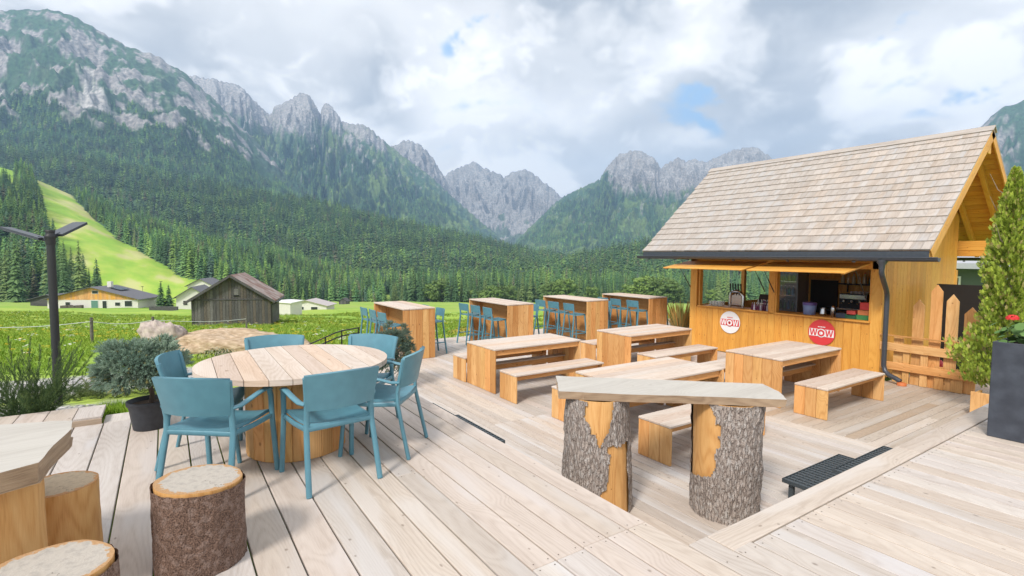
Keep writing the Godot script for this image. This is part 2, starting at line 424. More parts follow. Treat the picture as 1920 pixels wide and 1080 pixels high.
# ---------------------------------------------------------------- sky
func gauss(az: float, el: float, a0: float, e0: float, wa: float, we: float, tilt := 0.0) -> float:   # a soft patch of sky at a compass bearing and a height in degrees
	var a := az - a0; var e := el - e0
	if absf(a) > 3.0 * maxf(wa, we) or absf(e) > 3.0 * maxf(wa, we): return 0.0
	var c := cos(tilt); var s := sin(tilt)
	var p := (a * c + e * s) / wa; var q := (e * c - a * s) / we
	return exp(-(p * p + q * q))
func make_sky() -> Sky:
	var w := 2048; var h := 1024
	var big := noise(FastNoiseLite.TYPE_SIMPLEX_SMOOTH, 1.35, 301, 4)
	var puff := noise(FastNoiseLite.TYPE_SIMPLEX_SMOOTH, 2.9, 207, 7)
	puff.fractal_gain = 0.52
	var fine := noise(FastNoiseLite.TYPE_SIMPLEX_SMOOTH, 7.5, 517, 6)
	fine.fractal_gain = 0.6
	var wx := noise(FastNoiseLite.TYPE_SIMPLEX_SMOOTH, 3.0, 91, 4)
	var data := PackedFloat32Array()
	data.resize(w * h * 3)
	for y in h:
		var v := (y + 0.5) / h
		var sy := cos(PI * v); var ry := sin(PI * v)
		if sy < -0.02:
			for k in range(y * w * 3, h * w * 3): data[k] = 0.34
			break
		var high := 90.0 - 180.0 * v
		for x in w:
			var i := (y * w + x) * 3
			var a := TAU * (x + 0.5) / w
			var d := Vector3(sin(a) * ry, sy, -cos(a) * ry)
			var p := Vector3(d.x, d.y * 1.7, d.z)
			var s1 := wx.get_noise_3dv(p); var s2 := wx.get_noise_3dv(p + Vector3(9, 4, 2))
			p += Vector3(s1, s2, -s1) * 0.08
			var f1 := big.get_noise_3dv(p + Vector3(3, 1, 7))
			var f2 := puff.get_noise_3dv(p)
			var f3 := fine.get_noise_3dv(p)
			var lobes := absf(f2) * 1.7 + absf(f3) * 0.9
			var head := smoothstep(-0.05, 0.22, f2 * 0.8 + f3 * 0.45)
			var grey := smoothstep(0.0, 0.8, 0.25 + f1 * 0.8 - f2 * 0.35) * 0.62
			var gap := 0.0
			if high < 34.0 and (x < 620 or x > 1900):
				var az := rad_to_deg(a) if x < 1024 else rad_to_deg(a) - 360.0
				var az2 := az + s1 * 5.0 + f3 * 4.0; var el2 := high + s2 * 2.5 + f3 * 2.6
				# ragged blue gaps
				gap = gauss(az2, el2, 28.6, 21.2, 0.9, 2.1, -0.95) * 0.95 + gauss(az2, el2, 52.2, 14.0, 5.2, 2.0, -0.25) * 1.05 + gauss(az2, el2, 69.8, 14.6, 3.6, 1.6, 0.45) * 0.72 + gauss(az2, el2, 74.2, 12.0, 3.6, 1.3, 0.1) * 0.9 + gauss(az2, el2, 67.8, 17.6, 1.0, 0.8) * 0.6
				# heavy grey banks and bright white ones
				grey += gauss(az2, el2, 51.0, 23.0, 13.0, 3.0, -0.05) * 0.55 + gauss(az2, el2, 5.0, 18.5, 14.0, 6.0, -0.2) * 0.22 + gauss(az2, el2, 18.5, 17.0, 3.4, 5.0) * 0.32 + gauss(az2, el2, 37.0, 11.8, 5.0, 1.8) * 0.30 + gauss(az2, el2, 36.0, 18.5, 4.0, 2.2) * 0.26 + gauss(az2, el2, 62.0, 13.2, 3.0, 1.4) * 0.22
				grey -= gauss(az2, el2, 43.0, 15.2, 6.0, 3.0, 0.2) * 0.3 + gauss(az2, el2, 52.0, 11.0, 4.0, 1.3) * 0.45 + gauss(az2, el2, 66.0, 12.0, 7.0, 3.0) * 0.25 + gauss(az2, el2, 29.0, 16.0, 6.0, 4.0) * 0.22
			var cover := 0.60 + f1 * 0.30 + f2 * 0.45 + f3 * 0.45 - gap * 0.85
			var blue := 1.0 - smoothstep(-0.22, 0.36, cover)
			var bright := 1.02 - grey * 1.08 + (lobes - 0.34) * 0.18 + (head - 0.5) * 0.34
			var c := Color(0.40, 0.43, 0.475).lerp(Color(1.03, 1.015, 1.0), clampf(bright, 0.0, 1.1))
			c = c.lerp(Color(0.28, 0.50, 0.80).lerp(Color(0.38, 0.58, 0.84), clampf(1.0 - sy * 1.9, 0.0, 1.0)), blue * 0.92)
			data[i] = c.r * 1.32; data[i + 1] = c.g * 1.31; data[i + 2] = c.b * 1.29
	var im := Image.create_from_data(w, h, false, Image.FORMAT_RGBF, data.to_byte_array())
	var pm := PanoramaSkyMaterial.new()
	pm.panorama = ImageTexture.create_from_image(im)
	pm.energy_multiplier = 1.0
	var sky := Sky.new()
	sky.sky_material = pm
	return sky

# ---------------------------------------------------------------- land
const RIDGE_LEFT : Array[Vector3] = [Vector3(-1950,822,-4138),Vector3(-1212,1011,-3780),Vector3(-860,1085,-3610),Vector3(-620,1160,-3516),Vector3(-481,1169,-3423),Vector3(-385,1162,-3359),Vector3(-262,1100,-3296),Vector3(-137,1022,-3243),Vector3(13,977,-3199),Vector3(124,910,-3180),Vector3(238,803,-3156),Vector3(355,678,-3128),Vector3(477,548,-3098),Vector3(627,413,-3047),Vector3(831,273,-2960),Vector3(1025,141,-2821)]
const RIDGE_TOWERS : Array[Vector3] = [Vector3(-140,1196,-4523),Vector3(138,1228,-4340),Vector3(245,1221,-4268),Vector3(382,1189,-4174),Vector3(476,1170,-4134),Vector3(553,1076,-4099),Vector3(646,971,-4053),Vector3(679,1027,-4035),Vector3(779,1090,-3997),Vector3(827,1128,-3968),Vector3(892,1128,-3937),Vector3(928,1056,-3907),Vector3(954,995,-3897),Vector3(981,1071,-3885),Vector3(1025,1052,-3854),Vector3(1078,950,-3811),Vector3(1252,918,-3753),Vector3(1344,819,-3683),Vector3(1441,749,-3674),Vector3(1504,691,-3627),Vector3(1636,602,-3592),Vector3(1818,432,-3518),Vector3(1979,253,-3397),Vector3(2205,43,-3230),Vector3(2372,-81,-2988)]
const RIDGE_HORN : Array[Vector3] = [Vector3(1282,632,-4253),Vector3(1431,826,-4168),Vector3(1576,883,-4075),Vector3(1667,927,-4018),Vector3(1755,884,-3956),Vector3(1831,777,-3897),Vector3(1925,572,-3819),Vector3(2087,384,-3756),Vector3(2263,211,-3626)]
const RIDGE_FAR : Array[Vector3] = [Vector3(1949,480,-4519),Vector3(2203,756,-4370),Vector3(2295,806,-4312),Vector3(2391,866,-4253),Vector3(2471,807,-4195),Vector3(2531,778,-4152),Vector3(2632,725,-4081),Vector3(2715,775,-4029),Vector3(2798,795,-3975),Vector3(2898,717,-3903),Vector3(3037,576,-3799),Vector3(3215,390,-3666),Vector3(3456,245,-3493)]
const RIDGE_RIGHT : Array[Vector3] = [Vector3(1809,30,-2770),Vector3(2014,206,-2767),Vector3(2228,385,-2758),Vector3(2417,470,-2759),Vector3(2596,544,-2765),Vector3(2718,661,-2813),Vector3(2822,748,-2811),Vector3(2921,785,-2747),Vector3(2993,758,-2697),Vector3(3044,719,-2660),Vector3(3081,648,-2630),Vector3(3132,695,-2599),Vector3(3189,727,-2564),Vector3(3234,700,-2532),Vector3(3280,720,-2502),Vector3(3345,697,-2457),Vector3(3429,737,-2404),Vector3(3512,777,-2352),Vector3(3595,801,-2298),Vector3(3670,806,-2248),Vector3(3725,771,-2209),Vector3(3779,712,-2168),Vector3(3947,591,-1986),Vector3(4252,522,-1657),Vector3(4471,551,-1271)]
const RIDGE_CORNER : Array[Vector3] = [Vector3(2959,168,-1168),Vector3(3188,409,-1033),Vector3(3326,556,-953),Vector3(3406,650,-906),Vector3(3486,738,-859),Vector3(3543,768,-824),Vector3(3599,787,-788),Vector3(3778,838,-672),Vector3(3954,860,-435),Vector3(4325,843,55),Vector3(4613,719,619)]
const FOOTHILL_LEFT : Array[Vector3] = [Vector3(-1148,359,-2422),Vector3(-575,301,-2034),Vector3(-231,255,-1801),Vector3(-2,208,-1644),Vector3(169,168,-1527),Vector3(341,128,-1409),Vector3(478,91,-1315),Vector3(615,54,-1220),Vector3(713,18,-1092),Vector3(781,-8,-984),Vector3(831,-21,-889),Vector3(874,-28,-799)]
const FOOTHILL_RIGHT : Array[Vector3] = [Vector3(463,-32,-833),Vector3(561,-22,-804),Vector3(641,-10,-776),Vector3(702,3,-736),Vector3(770,19,-692),Vector3(847,35,-641),Vector3(968,61,-503),Vector3(1109,78,-349),Vector3(1229,84,-209),Vector3(1370,72,67)]
const SKI_HILL : Array[Vector3] = [Vector3(-595,190,-1256),Vector3(-338,150,-1105),Vector3(-225,132,-1040),Vector3(-171,116,-1015),Vector3(-131,97,-987),Vector3(-91,74,-958),Vector3(-47,49,-915),Vector3(8,26,-840),Vector3(64,6,-753),Vector3(112,-9,-671),Vector3(154,-24,-594),Vector3(189,-36,-522)]

const FWD := Vector2(0.5557, -0.8314)   # x, z of the valley's axis
const RGT := Vector2(0.8314, 0.5557)
func valley(z: float) -> float:   # fall of the meadow along the valley's axis
	if z < 90.0: return -0.05 - 0.104 * (z - 5.2)
	if z < 350.0: return -8.87 - 0.082 * (z - 90.0)
	return maxf(-30.2 - 0.02 * (z - 350.0), -36.0)
var rough_land: FastNoiseLite
func land(x: float, z: float) -> float:
	var f := x * FWD.x + z * FWD.y
	var h := valley(f)
	var w := -z
	h += rough_land.get_noise_2d(x, z) * clampf(f / 60.0, 0.06, 1.0) * 0.8
	if f < 60.0:
		var flat := -0.95
		var k := smoothstep(1.0, 2.3, x) * (1.0 - smoothstep(12.9, 16.0, w))
		if x > 17.0: k *= 1.0 - smoothstep(17.0, 30.0, x) * 0.6
		h = lerpf(h, minf(h, flat), k)
		if w < 6.35 or (x > 2.3 and w < 12.9 and x < 20.0): h = minf(h, -1.1)
	return h
func colored(mb: MB, first: int, rows: int, cols: int) -> void:
	for r in rows:
		for q in cols:
			var i := first + r * cols + q
			var a := mb.v[first + r * cols + mini(q + 1, cols - 1)] - mb.v[first + r * cols + maxi(q - 1, 0)]
			var b := mb.v[first + mini(r + 1, rows - 1) * cols + q] - mb.v[first + maxi(r - 1, 0) * cols + q]
			var nn := b.cross(a).normalized()
			if nn.y < 0.0: nn = -nn
			mb.n[i] = nn
func build_land() -> void:
	rough_land = noise(FastNoiseLite.TYPE_SIMPLEX_SMOOTH, 0.03, 61, 4)
	var patchy := noise(FastNoiseLite.TYPE_SIMPLEX_SMOOTH, 0.05, 63, 4)
	var fine := noise(FastNoiseLite.TYPE_SIMPLEX_SMOOTH, 0.9, 64, 3)
	var mb := MB.new()
	var rows := []
	var f := -40.0
	while f < 1500.0:
		rows.append(f)
		f += 0.35 if f > 2.0 and f < 26.0 else (1.0 if f < 70.0 else maxf(1.5, f * 0.03))
	var cols := 240
	for z in rows:
		for q in cols + 1:
			var m := -1.75 + 3.5 * q / cols
			var a: float = m * (maxf(z, 0.0) * 0.93 + 16.0)
			var p: Vector2 = FWD * z + RGT * a
			var h := land(p.x, p.y)
			mb.vert(Vector3(p.x, h, p.y), Vector3.UP)
			var n1 := patchy.get_noise_2d(p.x, p.y); var n2 := fine.get_noise_2d(p.x, p.y)
			var c := Color(0.19, 0.34, 0.030).lerp(Color(0.33, 0.43, 0.06), clampf(0.5 + n1 * 1.1, 0, 1)).lerp(Color(0.17, 0.31, 0.03), clampf(n2 * 0.8, 0, 1))
			if z > 120.0: c = c.lerp(Color(0.235, 0.315, 0.065), clampf((n1 + 0.35) * 0.8, 0, 0.8))
			# the gravel path that passes behind the lamp and the potted spruce
			var path := absf(-p.y - (9.6 + 0.33 * (p.x + 1.5) + n1 * 0.5)) - 1.15 - n2 * 0.3
			var path2 := absf(-p.y - 7.2 - n1 * 0.4) - 0.6 - n2 * 0.25
			if p.x < 1.2 and (path < 0.0 or path2 < 0.0) and z < 14.0:
				var g := 0.36 + 0.14 * n2
				c = Color(g, g * 0.985, g * 0.97)
			mb.c.append(c)
	mb.sheet(0, rows.size(), cols + 1, true)
	colored(mb, 0, rows.size(), cols + 1)
	structure("ground", mb.mesh(), M.ground)

var grids := {}
func crest_at(c: Array[Vector3], s: float) -> Vector3:
	var k := s * (c.size() - 1)
	var i := mini(int(k), c.size() - 2)
	return c[i].lerp(c[i + 1], k - i)
# A hillside: rows run from its crest down to its foot, then two rows fall behind the crest.
func hillside(called: String, crest: Array[Vector3], o: Dictionary) -> void:
	var ns: int = o.ns; var nt: int = o.nt
	var jag := noise(FastNoiseLite.TYPE_SIMPLEX_SMOOTH, 1.0, o.seed, 5)
	var gully := noise(FastNoiseLite.TYPE_SIMPLEX_SMOOTH, 1.0, o.seed + 1, 5)
	gully.fractal_type = FastNoiseLite.FRACTAL_RIDGED
	var cover := noise(FastNoiseLite.TYPE_SIMPLEX_SMOOTH, 1.0, o.seed + 2, 5)
	# even steps along the crest
	var lens := [0.0]
	for k in range(1, crest.size()): lens.append(lens[k - 1] + (crest[k] - crest[k - 1]).length())
	var total: float = lens[-1]
	var mb := MB.new()
	var flags := PackedByteArray()
	var seg := 0
	var tops: Array[Vector3] = []
	for q in ns + 1:
		var l := total * q / ns
		while seg < crest.size() - 2 and lens[seg + 1] < l: seg += 1
		var c := crest[seg].lerp(crest[seg + 1], clampf((l - lens[seg]) / (lens[seg + 1] - lens[seg]), 0, 1))
		c.y += jag.get_noise_2d(l / o.jag_len, 3.0) * o.jag
		tops.append(c)
	var backs := 2
	for r in range(-backs, nt + 1):
		var t := float(r) / nt
		for q in ns + 1:
			var c := tops[q]
			var flat := Vector3(c.x, 0, c.z)
			var foot := flat * (o.foot as float)
			var p: Vector3
			var col := Color(0.3, 0.3, 0.3)
			var flag := 0
			if r < 0:
				p = flat * (1.0 + 0.06 * -r) + Vector3(0, c.y - 160.0 * -r, 0)
				col = Color(0.22, 0.23, 0.22)
			else:
				var along := total * q / ns
				var fy: float = o.foot_y - o.get("foot_drop", 0.0) * smoothstep(0.70, 0.9, float(q) / ns)
				var hgt := maxf(c.y - fy, 0.0)
				var y := fy + hgt * pow(1.0 - t, o.bow)
				var env := pow(clampf(4.0 * t * (1.0 - t), 0, 1), 0.8) * hgt
				var g := gully.get_noise_2d(along / o.gully_len + t * o.get("lean", 0.9), t * o.gully_t)
				var soft := lerpf(0.35, 1.0, smoothstep(0.7, 0.25, t))
				var j2 := jag.get_noise_3d(along / 90.0, t * 16.0, 9.0)
				y += env * (g - 0.35) * o.gully * soft + env * j2 * o.rough
				p = flat.lerp(foot, t)
				p.y = y
				var slope: Vector3 = (foot - flat).normalized()
				p += slope * g * hgt * o.gully * soft * 0.35 * env / maxf(hgt, 1.0)
				var n := cover.get_noise_2d(along / o.patch_len, t * o.patch_t)
				var n2 := jag.get_noise_3d(along / 45.0, t * 30.0, 40.0)
				var rel := (y - fy) / maxf(o.tall, 1.0)
				var res: Array = paint(o.look, rel, t, along / total, n, n2, g, p)
				col = res[0]; flag = res[1]
			mb.vert(p, Vector3.UP)
			mb.c.append(col)
			flags.append(flag)
	mb.sheet(0, nt + 1 + backs, ns + 1)
	colored(mb, 0, nt + 1 + backs, ns + 1)
	grids[called] = {"v": mb.v, "f": flags, "cols": ns + 1, "rows": nt + 1 + backs}
	structure("mountain" if called.begins_with("ridge") else "hill", mb.mesh(), M.mountain if called.begins_with("ridge") else M.ground)
const ROCK := Color(0.47, 0.45, 0.435)
const ROCK_BROWN := Color(0.36, 0.335, 0.315)
const SCREE := Color(0.56, 0.54, 0.51)
const SCRUB := Color(0.065, 0.145, 0.06)
const MEADOW := Color(0.19, 0.29, 0.05)
const FOREST := Color(0.05, 0.118, 0.045)
func paint(look: String, rel: float, t: float, s: float, n: float, n2: float, g: float, p: Vector3) -> Array:
	var rock := ROCK.lerp(ROCK_BROWN, clampf(0.3 + n * 1.2 + n2 * 0.7, 0, 1))
	match look:
		"left":
			var bare := smoothstep(-0.10, 0.12, n * 1.35 + n2 * 0.6 - 0.03 - 2.6 * maxf(0.0, rel - 0.83) - 0.8 * maxf(0.0, 0.58 - rel))
			bare *= smoothstep(0.34, 0.46, rel + n * 0.22)
			var scrub := SCRUB.lerp(Color(0.10, 0.155, 0.07), clampf(n2 * 1.4 + 0.2, 0, 1))
			var c := scrub.lerp(rock, bare)
			# the pale scree fan below the gully
			var k := (rel - 0.42) / 0.22
			if k > 0.0 and k < 1.0:
				var w := 0.004 + 0.024 * pow(1.0 - k, 1.5)
				var e := absf(s - 0.535 + 0.010 * k) + n2 * 0.006
				if e < w: c = SCREE.lerp(scrub, clampf((e / w - 0.75) * 4.0, 0, 1) * 0.5 + (0.35 if n2 > 0.25 else 0.0))
			if rel < 0.50 + n * 0.16 + n2 * 0.05 and c.r < 0.2:
				return [FOREST.lerp(Color(0.05, 0.085, 0.03), clampf(n * 1.5 + 0.3, 0, 1)), 1]
			return [c, 0]
		"towers":
			var line := 0.66 + n * 0.2 - smoothstep(0.45, 0.8, s) * 0.02
			var bare := smoothstep(-0.05, 0.12, rel - line + n2 * 0.22 + g * 0.08)
			var green := SCRUB.lerp(Color(0.17, 0.26, 0.07), smoothstep(0.0, 0.3, n + n2 * 0.5 + 0.12 * smoothstep(0.5, 0.8, s)))
			if rel > line - 0.3 and n2 > 0.28 and g > 0.3: bare = maxf(bare, 0.7)
			var c := green.lerp(rock, bare)
			return [c, 1 if bare < 0.3 and rel < line - 0.03 and n < 0.24 else 0]
		"horn":
			return [rock, 0]
		"far":
			return [rock if rel > 0.14 + n * 0.3 else SCRUB.lerp(rock, 0.25), 0]
		"right":
			var up := smoothstep(0.25, 0.34, s + n * 0.06)    # bare rock starts east of the green shoulder
			var line := lerpf(1.05, 0.50 - 0.06 * smoothstep(0.35, 0.8, s), up) + n * 0.15
			var bare := smoothstep(-0.02, 0.07, rel - line + n2 * 0.10 + (g - 0.3) * 0.10)
			var green := SCRUB.lerp(Color(0.15, 0.235, 0.06), smoothstep(0.0, 0.35, n + n2 * 0.3 + 0.05))
			if n2 > 0.42 and rel > 0.25: green = green.lerp(SCREE, 0.6)
			return [green.lerp(rock, bare), 1 if bare < 0.25 and n < 0.16 else 0]
		"corner":
			var bare := smoothstep(0.08, 0.25, n + n2 * 0.4 + (0.05 - absf(rel - 0.62)))
			return [SCRUB.lerp(rock, bare), 1 if bare < 0.3 and rel < 0.5 else 0]
		"ski":
			var f := p.x * FWD.x + p.z * FWD.y
			var a := p.x * RGT.x + p.z * RGT.y
			var m := a / f
			var open := ski_open(m, f)
			if f < 312.0 and m > -0.62: open = 0.1
			if open > 0.0:
				var c := Color(0.23, 0.40, 0.035).lerp(Color(0.38, 0.48, 0.07), clampf(0.5 + n * 1.6 + n2 * 0.5, 0, 1)).lerp(Color(0.50, 0.44, 0.26), clampf((n - 0.12) * 3.0, 0, 0.55))
				return [c, 0]
			return [FOREST, 1]
		_:
			return [FOREST.lerp(Color(0.06, 0.095, 0.035), clampf(n + 0.3, 0, 1)), 1]
	return [FOREST, 1]
const RUN_AT := [225.0, 280.0, 350.0, 480.0, 600.0, 760.0]
const RUN_LO := [-0.825, -0.862, -0.882, -0.898, -0.905, -0.91]
const RUN_HI := [-0.565, -0.597, -0.66, -0.755, -0.81, -0.85]
func ski_open(m: float, f: float) -> float:   # > 0 on the mown runs; m is the bearing's tangent seen from the deck's corner, f the distance
	var o := -1.0
	for k in 5:
		if f >= RUN_AT[k] and f < RUN_AT[k + 1]:
			var q: float = (f - RUN_AT[k]) / (RUN_AT[k + 1] - RUN_AT[k])
			o = minf(m - lerpf(RUN_LO[k], RUN_LO[k + 1], q), lerpf(RUN_HI[k], RUN_HI[k + 1], q) - m) + rough_land.get_noise_2d(f * 0.6, m * 300.0) * 0.012
	if f < 225.0: o = 0.1
	if f > 600.0 and m < -0.95 and m > -1.05: o = maxf(o, 0.01)
	o = maxf(o, 0.022 - absf(m + 0.462) - absf(f - 470.0) * 0.0005)
	return o

# ---------------------------------------------------------------- trees
func conifer(tiers: int, per: int, seed_: int, spread: float, base: float, fat := 0.34) -> ArrayMesh:   # one unit tall
	var r := RandomNumberGenerator.new()
	r.seed = seed_
	var mb := MB.new()
	for k in tiers:
		var t := float(k) / tiers
		var y := base + (1.0 - base) * pow(t, 0.92)
		var reach := spread * pow(1.0 - t, 0.78) * r.randf_range(0.86, 1.1) + 0.008
		for q in per:
			var an := TAU * (q + r.randf() * 0.8 + k * 0.37) / per
			var d := Vector3(cos(an), 0, sin(an))
			var side := Vector3(-d.z, 0, d.x)
			var l := reach * r.randf_range(0.6, 1.15)
			y = base + (1.0 - base) * pow(clampf(t + r.randf_range(-0.6, 0.6) / tiers, 0.0, 0.985), 0.92)
			var w := l * fat
			var dr := l * r.randf_range(0.25, 0.55)
			var up := 0.10 * spread + 0.3 * l
			var root := Vector3(0, y + up * 0.4, 0) + d * l * 0.06
			var mid := d * l * 0.55 + Vector3(0, y + up * 0.12 - dr * 0.25, 0)
			var tip := d * l + Vector3(0, y - dr, 0)
			var lf := mid + side * w - Vector3(0, w * 0.55, 0)
			var rt := mid - side * w - Vector3(0, w * 0.55, 0)
			var nl := (d * 0.55 + side * 0.5 + Vector3.UP * 0.6).normalized()
			var nr := (d * 0.55 - side * 0.5 + Vector3.UP * 0.6).normalized()
			mb.tri(root, lf, mid, nl); mb.tri(mid, lf, tip, nl)
			mb.tri(root, mid, rt, nr); mb.tri(mid, tip, rt, nr)
	return mb.mesh()
func trunk_mesh() -> ArrayMesh:
	var mb := MB.new()
	mb.tube([Vector3(0, -0.03, 0), Vector3(0, 0.3, 0), Vector3(0, 0.96, 0)], [0.016, 0.012, 0.002], [0.016, 0.012, 0.002], 6)
	return mb.mesh()
func leafy(seed_: int, lobes: int, leaves: int, wide: float, size := 0.05) -> ArrayMesh:   # a broadleaf crown, one unit tall, its leaves gathered in clumps
	var r := RandomNumberGenerator.new()
	r.seed = seed_
	var mb := MB.new()
	for k in lobes:
		var a := r.randf() * TAU
		var y := r.randf_range(0.28, 0.9)
		var rad := wide * sqrt(1.0 - pow((y - 0.55) / 0.5, 2) * 0.85) * sqrt(r.randf())
		var c := Vector3(cos(a) * rad, y, sin(a) * rad)
		var cr := r.randf_range(0.09, 0.17)
		for q in leaves:
			var d := Vector3(r.randfn(), r.randfn(), r.randfn()).normalized()
			var p := c + d * cr * pow(r.randf(), 0.4) * Vector3(1, 0.8, 1)
			var t := d.cross(Vector3(r.randfn(), r.randfn(), r.randfn())).normalized()
			var b := t.cross((d + Vector3(r.randfn(), r.randfn(), r.randfn()) * 0.5).normalized()).normalized()
			var s := size * r.randf_range(0.6, 1.3)
			mb.tri(p - t * s, p + t * s * 0.2 + b * s, p + t * s, (d + Vector3.UP * 0.4).normalized())
	return mb.mesh()
func scatter(called: String, mesh: Mesh, m: Material, xf: Array, cols: Array, parent: Node = null) -> MultiMeshInstance3D:
	var mm := MultiMesh.new()
	mm.transform_format = MultiMesh.TRANSFORM_3D
	mm.use_colors = cols.size() > 0
	mm.mesh = mesh
	mm.instance_count = xf.size()
	var step := 16 if mm.use_colors else 12
	var buf := PackedFloat32Array()
	buf.resize(xf.size() * step)
	for k in xf.size():
		var t: Transform3D = xf[k]
		var o := k * step
		for row in 3:
			buf[o + row * 4] = t.basis.x[row]; buf[o + row * 4 + 1] = t.basis.y[row]; buf[o + row * 4 + 2] = t.basis.z[row]; buf[o + row * 4 + 3] = t.origin[row]
		if step == 16:
			var c: Color = cols[k]
			buf[o + 12] = c.r; buf[o + 13] = c.g; buf[o + 14] = c.b; buf[o + 15] = 1.0
	mm.buffer = buf
	var o := MultiMeshInstance3D.new()
	o.multimesh = mm
	o.material_override = m
	o.set_meta("kind", "stuff")
	if parent:
		o.name = called
		parent.add_child(o, true)
	else:
		o.name = numbered(called)
		add_child(o)
	return o
func stand(p: Vector3, h: float, wide: float) -> Transform3D:
	var b := Basis(Vector3.UP, rng.randf() * TAU).scaled(Vector3(h * wide, h, h * wide))
	return Transform3D(b, p)
func spruce_tone(bright: float) -> Color:
	var k := rng.randf()
	var c := Color(0.050, 0.122, 0.044).lerp(Color(0.12, 0.215, 0.055), k * k)
	if rng.randf() < 0.2: c = Color(0.16, 0.26, 0.055)
	elif rng.randf() < 0.06: c = Color(0.13, 0.13, 0.07)
	elif rng.randf() < 0.15: c = Color(0.06, 0.11, 0.075)
	return c * (0.75 + 0.5 * rng.randf()) * bright
func grow_on(grid: String, count: int, h0: float, h1: float, meshes: Array, bright: float, r0 := 0.0, r1 := 1.0) -> void:
	var g: Dictionary = grids[grid]
	var sets := []
	for k in meshes: sets.append([[], []])
	var tries := 0
	var clump := noise(FastNoiseLite.TYPE_SIMPLEX_SMOOTH, 0.018, 303, 3)
	var made := 0
	while made < count and tries < count * 6:
		tries += 1
		var r: int = 2 + int((r0 + (r1 - r0) * rng.randf()) * (g.rows - 4)); var q: int = rng.randi() % (g.cols - 1)
		var i: int = r * g.cols + q
		if g.f[i] == 0 or g.f[i + 1] == 0 or g.f[i + g.cols] == 0: continue
		var a := rng.randf(); var b := rng.randf()
		var p: Vector3 = g.v[i].lerp(g.v[i + 1], a).lerp(g.v[i + g.cols].lerp(g.v[i + g.cols + 1], a), b)
		if grid == "ski_hill" and p.x * FWD.x + p.z * FWD.y < 312.0 and (p.x * RGT.x + p.z * RGT.y) / (p.x * FWD.x + p.z * FWD.y) > -0.62: continue
		var k := rng.randi() % meshes.size()
		var big := clump.get_noise_2d(p.x, p.z)
		sets[k][0].append(stand(p - Vector3(0, 0.6, 0), (h0 - 6.0 + (h1 - h0 + 8.0) * pow(rng.randf(), 0.7)) * (1.0 + big * 0.45), rng.randf_range(0.8, 1.45)))
		sets[k][1].append(spruce_tone(bright * (1.0 + clump.get_noise_2d(p.z * 0.5, p.x * 0.5) * 0.7)))
		if big < -0.34 and rng.randf() < 0.7:
			sets[k][0].pop_back(); sets[k][1].pop_back()
		made += 1
	for k in meshes.size():
		if sets[k][0].size(): 
			var o := scatter("forest", meshes[k], M.foliage, sets[k][0], sets[k][1])
			tag(o, {"ski_hill": "sunny spruce forest on both sides of the mown ski run", "foothill_left": "dark dense forest on the low hill under the grey towers", "foothill_right": "dark forest on the low hill behind the kiosk roof", "ridge_left": "blue green forest on the lower flank of the domed mountain", "ridge_towers": "forest on the long slope below the jagged grey towers", "ridge_right": "forest on the green shoulder under the pale rock crest", "ridge_corner": "forest on the steep mountain behind the roof gable"}.get(grid, "distant forest"), "forest")
